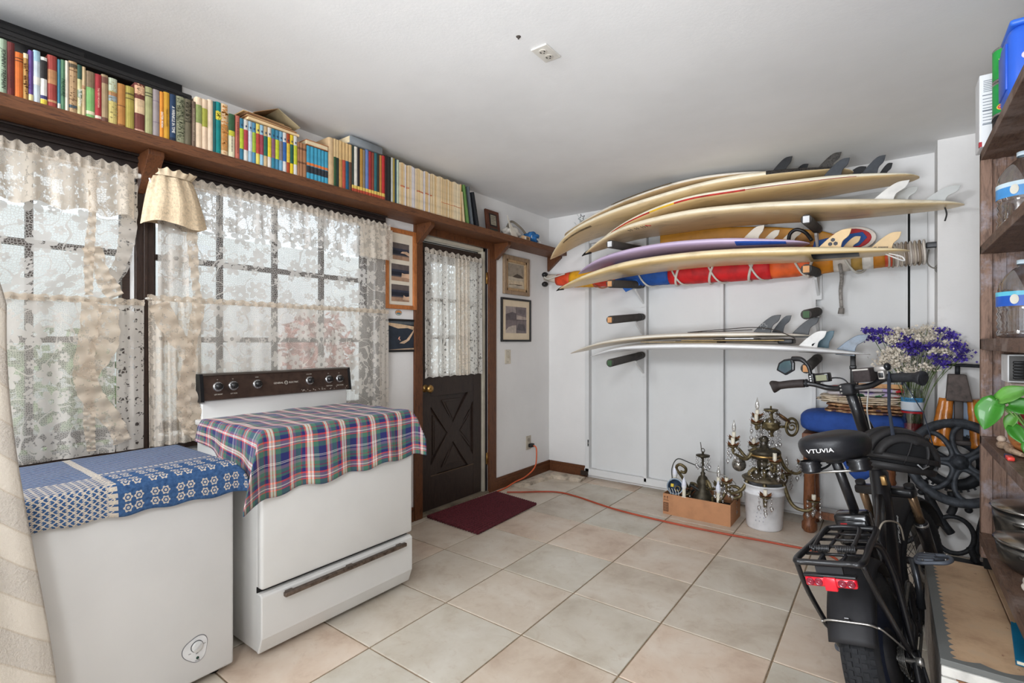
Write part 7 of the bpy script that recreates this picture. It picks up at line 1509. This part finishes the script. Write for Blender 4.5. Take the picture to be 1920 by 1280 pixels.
for e0, w0 in ((-.36, .15), (-.02, .12)): band(lambda t, e0=e0: (2*PI*t, e0+.05*math.cos(2*PI*t)), w0, 48).build('rim_band', M_hel, hm)
def cross(y0, w_, n=26):
    L = []
    for i in range(n+1):
        t = lerp(-PI*.52, PI*.52, i/n); yy = y0*(1-.25*abs(t)/1.6); X, Z = math.sin(t), math.cos(t)
        for_ = lambda y, k: Mh @ Vector((HX*k*X*math.sqrt(max(.05, 1-y*y)), HY*k*y, HZ*k*Z*math.sqrt(max(.05, 1-y*y))-.02)); L.append([for_(yy-w_, .9), for_(yy-w_*.8, 1.05), for_(yy+w_*.8, 1.05), for_(yy+w_, .9)])
    mb = MB(); mb.ring(L); return mb
for y0, w_ in ((0, .17), (.42, .14), (-.42, .14), (.78, .11), (-.78, .11)): cross(y0, w_).build('rib', M_hel, hm)
for a in (-1.35, -1.9, -.8, 1.3): band(lambda t, a=a: (a+.25*t, lerp(-.2, .75, t)), .07, 8).build('strut', M_hel, hm)
MB().tube([sh(-1.6, -.15, 1.06), sh(-1.45, -.25, 1.06), sh(-1.30, -.12, 1.06)], .003, 5).build('reflective_mark', mk((150, 152, 154), .3), hm)
gr_ = wmat(bk) @ SH @ Vector((.59, -.225, 1.127))
M_str = mk((40, 46, 58), .8)
for dx, e in ((-.012, (-2.2, .55)), (.03, (-.7, .5))):
    b = sh(*e, 1.0); t_ = gr_+Vector((dx, .0, .0)); MB().tube([t_+Vector((0, -.024, 0)), t_.lerp(b, .5)+Vector((dx*.6, 0, 0)), b], [.0075, .006, .0075], 6, flat=.3).build('strap', M_str, hm)
    MB().tube([t_+Vector((0, .024*math.cos(a), .024*math.sin(a))) for a in [k*PI/7 for k in range(14)]], .0045, 5, True).build('strap_loop', M_str, hm)
# ================================================================ weathered shelf unit on the painted chest at the right edge
M_old = wood((134, 106, 90), (92, 70, 58), stretch=(5, 5, .7), scale=11, rough=.6, bump=.4, wear=(168, 162, 168)); M_olds = wood((104, 80, 66), (66, 50, 42), stretch=(5, .8, 5), rough=.6, bump=.4, wear=(140, 124, 116))
UX, UY = 3.0, -1.44
su = thing('shelf_unit', 'weathered brown plank shelf unit at the right edge standing on the painted chest', 'shelf', (3.2, -1.9, .35))
MB().box(UX+.034, 3.42, UY, UY+.02, .40, 2.035).build('end_panel', M_old, su); MB().box(UX, UX+.034, UY-.012, UY+.03, .395, 2.035).build('post', M_old, su, bevel=.002); MB().box(UX+.06, UX+.075, UY-.005, UY, .40, 2.03).build('batten', M_old, su)
SZs = [2.040, 1.660, 1.281, .888, .497]
for z in SZs: MB().box(UX, 3.42, -2.95, UY+.02, z-(.044 if z < 1.5 and z > 1 else .036), z).build('shelf_board', M_olds, su, bevel=.002)
MB().box(UX-.006, UX, -2.95, UY-.02, SZs[4]-.036, SZs[4]-.001).build('front_lip', M_olds, su); MB().box(3.42, 3.435, -2.95, UY+.03, .40, 2.035).build('back_panel', M_old, su)
MB().box(UX+.01, 3.42, UY-.01, UY+.025, .352, .397).build('foot', mk((26, 24, 22), .9), su)  # support block, near black to paint the shade in the gap below the unit
MB().box(UX+.01, 3.42, -2.95, -2.91, .352, 2.035).build('end_panel', M_old, su)
# chest
def chest_top():
    t = NT('painted_top'); tc = t.n('ShaderNodeTexCoord'); sp = t.n('ShaderNodeSeparateXYZ'); t.t.links.new(tc.outputs['Object'], sp.inputs[0]); x, y = sp.outputs[0], sp.outputs[1]
    sc_ = t.math('MULTIPLY', t.math('ABSOLUTE', t.math('SINE', t.math('MULTIPLY', y, PI/.036))), .012); ex = t.math('LESS_THAN', x, t.math('SUBTRACT', .038, sc_))
    sc2 = t.math('MULTIPLY', t.math('ABSOLUTE', t.math('SINE', t.math('MULTIPLY', x, PI/.09))), .016); ey = t.math('LESS_THAN', y, t.math('SUBTRACT', .038, sc2)); edge = t.math('MAXIMUM', ex, ey)
    n = t.noise(tc.outputs['Object'], 9, 6, .65); n2 = t.noise(tc.outputs['Object'], 26, 4, .7)
    c = t.ramp(n, [(.3, lin((176, 142, 112))), (.55, lin((204, 172, 138))), (.75, lin((196, 170, 142)))]); c = t.mix(edge, c, lin((112, 114, 112)))
    st1 = t.math('MULTIPLY', t.math('GREATER_THAN', n2, .66), t.math('LESS_THAN', t.math('ABSOLUTE', t.math('SUBTRACT', x, .19)), .045)); c = t.mix(t.math('MULTIPLY', st1, .7), c, lin((134, 92, 66)))
    c = t.mix(t.math('GREATER_THAN', n2, .74), c, lin((92, 72, 56))); t.col(c); t.set(Roughness=.55); t.bump(n2, .15, .003); return t.m
ct = thing('painted_chest', 'low painted wooden chest with scalloped beige top beside the bicycle', 'chest', (2.82, -2.31, 0))
CX0, CX1, CY0, CY1, CH = 2.82, 3.40, -2.31, -1.42, .35
M_grey = wood((150, 144, 138), (108, 100, 94), stretch=(5, .7, 5), scale=12, rough=.75, bump=.4, wear=(186, 180, 172)); mt_ = chest_top()
MB().box(CX0, 3.018, CY0, CY1, CH-.018, CH).build('top_plank', mt_, ct, bevel=.002); MB().box(3.021, CX1, CY0, CY1, CH-.018, CH).build('top_plank', mt_, ct, bevel=.002)
for z0, z1 in ((.02, .125), (.128, .235), (.238, .331)): MB().box(CX0+.004, CX0+.022, CY0+.01, CY1-.004, z0, z1).build('side_plank', M_grey, ct, bevel=.002)
M_wpt = mk((226, 224, 218), .6, var=.15, vs=14, bump=.2); M_bare = mk((150, 110, 80), .8, var=.2)
MB().box(CX0+.006, CX1, CY0+.004, CY0+.022, .02, .331).build('front_board', M_wpt, ct)
MB().box(CX0+.002, CX1, CY0-.006, CY0+.004, .305, .332).build('front_rail', M_wpt, ct, bevel=.002); MB().box(CX0+.002, CX0+.04, CY0-.006, CY0+.004, .02, .30).build('front_stile', M_wpt, ct, bevel=.002); MB().box(CX0+.035, 2.965, CY0-.004, CY0+.003, .285, .302).build('bare_strip', M_bare, ct)
MB().box(CX0+.045, 2.965, CY0-.008, CY0+.003, .02, .282).build('front_panel', M_wpt, ct, bevel=.002); MB().box(2.98, CX1, CY0-.008, CY0+.003, .02, .29).build('front_panel', M_wpt, ct, bevel=.002)
mb = MB(); q = random.Random(2)
for k in range(5): x, z = 2.875+q.uniform(0, .05), .21+q.uniform(0, .055); mb.prism([(-.006, -.003), (.004, -.004), (.009, .003), (-.003, .005)], .0008, frameM((x, CY0-.0078, z), (1, 0, 0), (0, 0, 1)))
mb.build('green_paint', mk((60, 150, 110), .6), ct)['kind'] = 'stuff'
MB().box(CX1-.02, CX1, CY0+.02, CY1, .02, .331).build('back_board', M_grey, ct); MB().box(CX0+.02, CX1, CY1-.02, CY1-.004, .02, .331).build('end_board', M_grey, ct)
for x, y in ((CX0+.03, CY0+.04), (CX0+.03, CY1-.04), (CX1-.04, CY0+.04), (CX1-.04, CY1-.04)): MB().box(x-.02, x+.02, y-.02, y+.02, 0, .02).build('foot', M_grey, ct)
r = thing('notebook', 'teal blue spiral book lying on the chest under the lowest shelf board', 'book', (3.1, -2.1, .351)); Mn = Matrix.Translation((3.092, -2.08, .3515)) @ Matrix.Rotation(-.10, 4, 'Z')
MB().box(-.085, .11, -.15, .11, .002, .012, Mn).build('pages', M_pagew, r); MB().box(-.088, .112, -.153, .113, .012, .0145, Mn).build('cover', mk((20, 112, 150), .4), r); MB().box(-.088, .112, -.153, .113, 0, .002, Mn).build('cover', mk((20, 112, 150), .4), r)
mb = MB()
for k in range(16): mb.tube([Mn @ Vector((-.08+.012*k, .112+.006*math.cos(t), .007+.008*math.sin(t))) for t in [i*PI/4 for i in range(8)]], .0014, 4, True)
mb.build('spiral', mk((206, 190, 60), .4, .3), r)['kind'] = 'stuff'
mb = MB(); mb.tube([Mn @ Vector((-.03, .02, .015)), Mn @ Vector((.02, .0, .015)), Mn @ Vector((.0, -.05, .015))], .0016, 4); mb.build('white_line', M_fwht, r)
# ---- top shelf
zt = SZs[0]
r = thing('food_carton', 'white carton with printed nutrition table on the top shelf end', 'box', (3.09, -1.47, zt)); MB().box(2.988, 3.20, -1.515, -1.40, zt, zt+.285).build('carton', mk((232, 233, 236), .45, var=.03), r, bevel=.004)
mb = MB()
for k in range(9): mb.box(2.998, 3.07-.012*(k % 3), -1.5158, -1.5152, zt+.09+k*.012, zt+.0925+k*.012)
for k in range(7): mb.box(3.0, 3.05, -1.5158, -1.5152, zt+.215+k*.007, zt+.2175+k*.007)
for z in (.085, .20, .14): mb.box(2.997, 3.075, -1.5158, -1.5152, zt+z, zt+z+.0035)
mb.build('nutrition_table', mk((120, 128, 140), .6), r)['kind'] = 'stuff'; MB().box(2.987, 2.996, -1.5156, -1.5, zt+.001, zt+.02).build('red_corner', mk((176, 40, 50), .5), r)
def can(label, z, c_, extra):
    M = Matrix.Translation((3.055, -1.640, z)); r = thing('tin_can', label, 'can', (3.055, -1.640, z), group='green bean cans on the top shelf')
    MB().lathe([(0, .0), (.043, 0), (.0455, .004), (.044, .008), (.044, .117), (.0455, .121), (.043, .125), (.040, .122), (0, .122)], M, 28).build('tin', mk((176, 176, 172), .25, .85), r); MB().lathe([(.0446, .009), (.0446, .116)], M, 28).build('paper_label', mk(c_, .35, var=.12, vs=20), r)
    d = math.radians(-100); P = lambda a, zz: frameM((3.055+.0448*math.cos(d+a), -1.640+.0448*math.sin(d+a), z+zz), (-math.sin(d+a), math.cos(d+a), 0), (0, 0, 1))
    for k in range(5): MB().prism([(-.004, 0), (.004, 0), (.012, .026), (0, .045), (-.01, .022)], .0012, P(.15+.1*k, .045) @ Matrix.Rotation(.8-.4*k, 4, 'Z')).build('bean_print', mk((206, 216, 140), .4), r)
    if extra:
        MB().prism([(.020*math.cos(a), .012*math.sin(a)) for a in [i*PI/9 for i in range(18)]], .001, P(-.25, .028)).build('badge_rim', mk((232, 200, 60), .4), r); MB().prism([(.017*math.cos(a), .0095*math.sin(a)) for a in [i*PI/9 for i in range(18)]], .0016, P(-.25, .028)).build('badge', mk((206, 36, 44), .4), r)
        text('Del Monte', .0075, P(-.25, .028) @ Matrix.Translation((0, 0, .0017)), 'lettering', M_fwht, r, .0003, .8); text('Green', .012, P(-.1, .085), 'lettering', mk((240, 236, 210), .5), r, .0006)
        text('Beans', .012, P(-.1, .070), 'lettering', mk((240, 236, 210), .5), r, .0006)
r = thing('dark_tin', 'flat black round tin beneath the two green cans', 'tin', (3.055, -1.64, zt)); MB().lathe([(0, 0), (.043, 0), (.045, .006), (.045, .056), (.04, .062), (0, .062)], Matrix.Translation((3.055, -1.64, zt)), 24).build('tin', M_black, r); MB().lathe([(.0455, .048), (.0465, .052), (.0455, .060)], Matrix.Translation((3.055, -1.64, zt)), 24).build('lid', M_bkm, r)
can('green vegetable can with red oval badge, lower of the stacked pair on the top shelf', zt+.0625, (36, 150, 74), True); can('green vegetable can with leaf print, upper of the stacked pair on the top shelf', zt+.188, (40, 158, 70), False)
r = thing('olive_box', 'olive green patterned box behind the cans on the top shelf', 'box', (3.15, -1.68, zt)); MB().box(3.075, 3.24, -1.785, -1.70, zt, zt+.315).build('carton', mk((136, 138, 84), .6, var=.3, vs=30), r, bevel=.003); MB().box(3.08, 3.235, -1.786, -1.699, zt+.315, zt+.318).build('lid_flap', mk((120, 104, 70), .7), r)
r = thing('blue_container', 'bright blue rounded plastic container right of the cans on the top shelf', 'container', (3.10, -1.89, zt)); MB().rbox(3.008, 3.22, -1.975, -1.80, zt, zt+.25, .035, 4).build('tub', mk((44, 96, 206), .35, var=.04), r); MB().rbox(3.012, 3.216, -1.971, -1.804, zt+.245, zt+.265, .008).build('lid', mk((52, 108, 214), .35), r)
MB().rbox(3.004, 3.012, -1.95, -1.825, zt+.05, zt+.20, .003).build('rib', mk((38, 88, 196), .35), r); MB().lathe([(.012, 0), (.012, .001), (0, .0012)], frameM((3.05, -1.9755, zt+.14), (1, 0, 0), (0, 0, 1)), 16).build('round_sticker', mk((226, 214, 232), .5), r)
# ---- water jugs
M_pet = glassm((.93, .95, .97), .13)
def jug(x, y, z, label, c1, c2, tall=.275):
    M = Matrix.Translation((x, y, z)); r = thing('water_jug', label, 'bottle', (x, y, z), group='clear plastic water jugs on the shelf unit'); prof = [(0, .004), (.058, .001), (.072, .008)]
    for k in range(4): prof += [(.073, .02+.022*k), (.068, .031+.022*k)]
    prof += [(.073, .11), (.073, .165), (.066, .195), (.050, .222), (.030, .244), (.019, .252), (.0175, tall-.012), (.016, tall-.012)]; MB().lathe(prof, M, 28).build('bottle', M_pet, r)
    MB().lathe([(.0738, .112), (.0738, .163)], M, 28, R(-200), R(-20)).build('label', mk(c1, .35, var=.1), r); MB().lathe([(.0742, .148), (.0742, .163)], M, 28, R(-200), R(-60)).build('label_band', mk(c2, .35), r)
    d = R(-118); MB().prism([(.012*math.cos(a), .017*math.sin(a)) for a in [i*PI/8 for i in range(16)]], .001, frameM((x+.0742*math.cos(d), y+.0742*math.sin(d), z+.135), (-math.sin(d), math.cos(d), 0), (0, 0, 1))).build('label_emblem', mk((224, 220, 206), .4), r)
    MB().lathe([(.0205, tall-.014), (.0205, tall), (0, tall)], M, 18).build('cap', mk((206, 222, 232), .4), r); MB().tube(cr([(x+.05, y-.03, z+.225), (x+.06, y-.035, z+.25), (x+.03, y-.02, z+.268)], 4), .006, 6).build('handle', M_pet, r)
jug(3.082, -1.735, SZs[2]+.0005, 'clear water jug with blue label on the middle shelf at right', (40, 92, 190), (100, 196, 222)); jug(3.235, -1.70, SZs[2]+.0005, 'clear water jug behind the blue-labelled one on the middle shelf', (70, 150, 206), (150, 206, 226))
jug(3.082, -1.735, SZs[1]+.0005, 'clear water jug with blue and white label on the upper shelf at right', (76, 150, 214), (206, 226, 236)); jug(3.235, -1.70, SZs[1]+.0005, 'clear water jug with green label behind on the upper shelf', (150, 186, 110), (206, 220, 170))
# ---- fourth shelf: boxed toy, plant in a wooden bowl
z4 = SZs[3]
r = thing('tall_carton', 'pale carton standing behind the plant under the boxed black toy', 'box', (3.13, -1.62, z4)); MB().box(3.055, 3.24, -1.67, -1.56, z4, z4+.232).build('carton', mk((214, 196, 186), .7, var=.15, vs=20), r, bevel=.003); MB().box(3.075, 3.13, -1.671, -1.669, z4+.08, z4+.17).build('print_panel', mk((200, 70, 70), .5, var=.4, vs=40), r)
MB().box(3.080, 3.11, -1.6722, -1.6708, z4+.13, z4+.165).build('print_panel', mk((70, 150, 190), .5), r)
r = thing('boxed_toy', 'white box with a window showing a black ribbed item under the shelf', 'box', (3.13, -1.62, z4+.233)); MB().box(3.045, 3.26, -1.69, -1.56, z4+.233, z4+.335).build('carton', mk((226, 226, 226), .5), r, bevel=.003)
MB().box(3.049, 3.115, -1.6915, -1.689, z4+.240, z4+.330).build('window_recess', mk((96, 94, 92), .6), r)
for k in range(6): MB().rbox(3.058, 3.112, -1.70, -1.691, z4+.247+k*.011, z4+.256+k*.011, .002, 1).build('ribbed_item', M_black, r)
MB().box(3.118, 3.142, -1.6912, -1.6898, z4+.245, z4+.325).build('blue_strip', mk((84, 118, 150), .5), r); text('Avalon', .018, frameM((3.130, -1.6914, z4+.285), (0, 0, -1), (1, 0, 0)), 'lettering', M_fwht, r, .0003)
mb = MB(); [mb.tube([(3.165+.010*math.cos(a), -1.6905, z4+.26+j*.025+.010*math.sin(a)) for a in [i*PI/6 for i in range(12)]], .0025, 4, True) for j in range(3)]; mb.build('ring_print', mk((130, 150, 170), .5), r)
r = thing('dark_blue_item', 'dark navy object lying on the pale carton beside the boxed toy', 'toy', (3.2, -1.74, z4+.02)); MB().rbox(3.17, 3.22, -1.76, -1.715, z4+.0005, z4+.20, .012).build('body', mk((34, 40, 74), .4), r); MB().rbox(3.175, 3.215, -1.755, -1.72, z4+.2, z4+.215, .004).build('cap', mk((50, 56, 96), .4), r)
bw = thing('potted_plant', 'green trailing pothos growing in a rough brown wooden bowl', 'plant', (3.10, -1.84, z4))
Mb_ = Matrix.Translation((3.115, -1.83, z4)); M_bowl = wood((170, 108, 60), (116, 70, 38), stretch=(2, 2, 6), rough=.5, bump=.5)
MB().lathe([(0, .001), (.05, .001), (.075, .02), (.088, .05), (.090, .072), (.080, .074), (.076, .06), (0, .055)], Mb_, 26).build('bowl', M_bowl, bw); MB().lathe([(0, .064), (.05, .068), (.078, .062)], Mb_, 20).build('soil', mk((58, 46, 38), .95, var=.4, vs=60, bump=.8, bs=90), bw)
M_leaf = mk((58, 128, 40), .4, var=.22, vs=14, coat=.15); M_leaf2 = mk((92, 150, 62), .4, var=.25, vs=14)
def leaf(base, tip, w_, m, droop=.02):
    b, t_ = Vector(base), Vector(tip); d = t_-b; L = d.length; d.normalize(); up = Vector((-.35, -.8, .5)); s_ = d.cross(up).normalized(); n_ = s_.cross(d)
    def fn(u, v):
        x = u; wv = w_*(math.sin(PI*min(1, x*.93+.07))**.75)*(1-.35*x)*1.25; sd_ = (v-.5)*2; return b+d*L*(x-.10*(1-abs(sd_)*1)*0+(-.08*abs(sd_) if x < .2 else 0))+s_*wv*sd_*.5+n_*(.22*wv*abs(sd_)-droop*x*x)
    MB().grid(12, 6, fn).build('leaf', m, bw, solid=.0008)
def stem(P): MB().tube(cr(P, 6), .0028, 6).build('stem', mk((130, 172, 96), .5), bw)
o = Vector((3.10, -1.84, z4+.07))
LV = [((2.995, -1.86, z4+.185), (2.955, -1.88, z4+.085), .075, M_leaf), ((3.025, -1.87, z4+.19), (2.975, -1.86, z4+.178), .05, M_leaf), ((3.00, -1.88, z4+.185), (3.06, -1.92, z4+.235), .055, M_leaf2), ((3.02, -1.90, z4+.17), (3.09, -1.93, z4+.165), .055, M_leaf), ((3.06, -1.91, z4+.17), (3.12, -1.95, z4+.19), .06, M_leaf2), ((3.09, -1.92, z4+.15), (3.13, -1.96, z4+.115), .06, M_leaf), ((3.03, -1.88, z4+.10), (3.05, -1.93, z4+.055), .04, M_leaf), ((3.08, -1.93, z4+.06), (3.06, -1.965, z4+.01), .055, M_leaf), ((3.04, -1.87, z4+.135), (3.01, -1.88, z4+.09), .035, M_leaf2)]
for b, t_, w_, m in LV: leaf(b, t_, w_, m); stem([o+Vector((random.uniform(-.03, .03), random.uniform(-.03, .02), 0)), (Vector(b)+o)/2+Vector((-.01, -.01, .0)), b])
r = thing('driftwood', 'pale driftwood chunk on the fourth shelf in front of the bowl', 'driftwood', (3.035, -1.80, z4))
MB().tube(cr([(3.018, -1.74, z4+.014), (3.035, -1.80, z4+.018), (3.028, -1.86, z4+.016), (3.05, -1.92, z4+.012)], 5), [.012, .014, .016, .014, .013, .012, .014, .016, .015, .013, .012, .011, .010, .009, .008, .006], 8).build('wood', wood((176, 150, 126), (110, 84, 66), stretch=(3, 1, 3), bump=.6), r); MB().sphere((3.022, -1.75, z4+.036), (.014, .02, .012), 8, 6).build('pale_knot', mk((196, 176, 158), .9), r)
r = thing('lighter', 'small red and navy lighter at the front of the fourth shelf', 'lighter', (3.02, -1.93, z4)); MB().rbox(3.004, 3.022, -1.99, -1.945, z4+.0005, z4+.013, .003).build('body', mk((222, 70, 60), .3), r); MB().rbox(3.004, 3.022, -1.945, -1.925, z4+.0005, z4+.014, .002).build('cap', mk((40, 50, 80), .4), r)
# ---- lowest shelf: pots, nut jar, matchbox, stones
z5 = SZs[4]; M_st = mk((176, 172, 166), .22, .92, var=.12, vs=6); M_std = mk((120, 118, 114), .28, .92, var=.15)
def pot(x, y, r_, h, label, lidk=True, z=z5):
    M = Matrix.Translation((x, y, z+.0005)); t_ = thing('cooking_pot', label, 'pot', (x, y, z), group='stainless pots on the lowest shelf'); MB().lathe([(0, .0), (r_*.62, .0), (r_*.88, h*.25), (r_*.97, h*.7), (r_, h), (r_*.965, h-.003), (r_*.93, h*.7), (0, .008)], M, 36).build('pot_body', M_std, t_)
    ld = MB().lathe([(r_*1.03, h+.001), (r_*1.06, h+.004), (r_*1.02, h+.010), (r_*.7, h+.022), (r_*.3, h+.030), (0, h+.032)], M, 36).build('lid', M_st, t_); MB().lathe([(.010, h+.03), (.008, h+.042), (.020, h+.048), (.021, h+.056), (0, h+.060)], M, 18).build('knob', M_black, ld)
    MB().tube(cr([(x-r_*.55, y-r_*.82, z+h*.75), (x-r_*.50, y-r_*1.16, z+h*.8), (x+r_*.05, y-r_*1.28, z+h*.8), (x+r_*.1, y-r_*1.0, z+h*.75)], 5), .006, 7).build('pot_handle', M_std, t_)
pot(3.105, -1.835, .112, .095, 'stainless steel pot with domed lid in front on the lowest shelf'); pot(3.125, -1.60, .112, .150, 'taller stainless pot with flat lid behind on the lowest shelf')
r = thing('nut_jar', 'glass jar of nuts with a bright red band behind the pots', 'jar', (3.26, -1.60, z5)); Mj = Matrix.Translation((3.29, -1.62, z5)); MB().lathe([(0, .001), (.05, .001), (.055, .02), (.055, .28), (.045, .30), (.045, .315)], Mj, 24).build('glass', M_pet, r); MB().lathe([(0, .01), (.051, .01), (.051, .27), (0, .275)], Mj, 24).build('nuts', mk((216, 178, 130), .8, var=.5, vs=90, bump=1, bs=70), r)['kind'] = 'stuff'; MB().lathe([(.0558, .21), (.0570, .22), (.0558, .235)], Mj, 24).build('red_band', mk((200, 30, 46), .35), r)
MB().lathe([(.047, .30), (.049, .32), (0, .325)], Mj, 24).build('lid', mk((190, 186, 178), .4, .6), r)
r = thing('matchbox', 'tan matchbox tilted on top of the taller pot', 'box', (3.10, -1.66, .66)); Mx_ = Matrix.Translation((3.205, -1.665, z5+.222)) @ Matrix.Rotation(-.5, 4, 'Y') @ Matrix.Rotation(.35, 4, 'Z'); MB().box(-.045, .045, -.028, .028, -.013, .013, Mx_).build('sleeve', mk((196, 160, 110), .7), r, bevel=.001); MB().box(-.0455, .0455, -.0285, -.0278, -.010, .010, Mx_).build('striker', mk((54, 44, 40), .9), r)
MB().box(.040, .046, -.024, .024, -.010, .010, Mx_).build('tray', mk((206, 190, 160), .7), r)
for k, (x, y, rr, lab) in enumerate(((3.065, -1.985, .026, 'pale rounded stone in front of the pots on the lowest shelf'), (3.05, -2.035, .022, 'smaller whitish stone nearest on the lowest shelf'))):
    q = random.Random(k); f = [q.uniform(.1, .25) for _ in range(3)]; MB().grid(16, 10, lambda u, v: (x+rr*math.sin(PI*v)*math.cos(2*PI*u)*(1+f[0]*math.sin(4*PI*u)), y+rr*1.2*math.sin(PI*v)*math.sin(2*PI*u)*(1+f[1]*math.sin(3*PI*v)), z5+rr*.75-rr*.75*math.cos(PI*v))).build('stone', mk((204, 192, 178), .85, var=.2, bump=.4), None, lab, 'stone', 'stones on the lowest shelf')
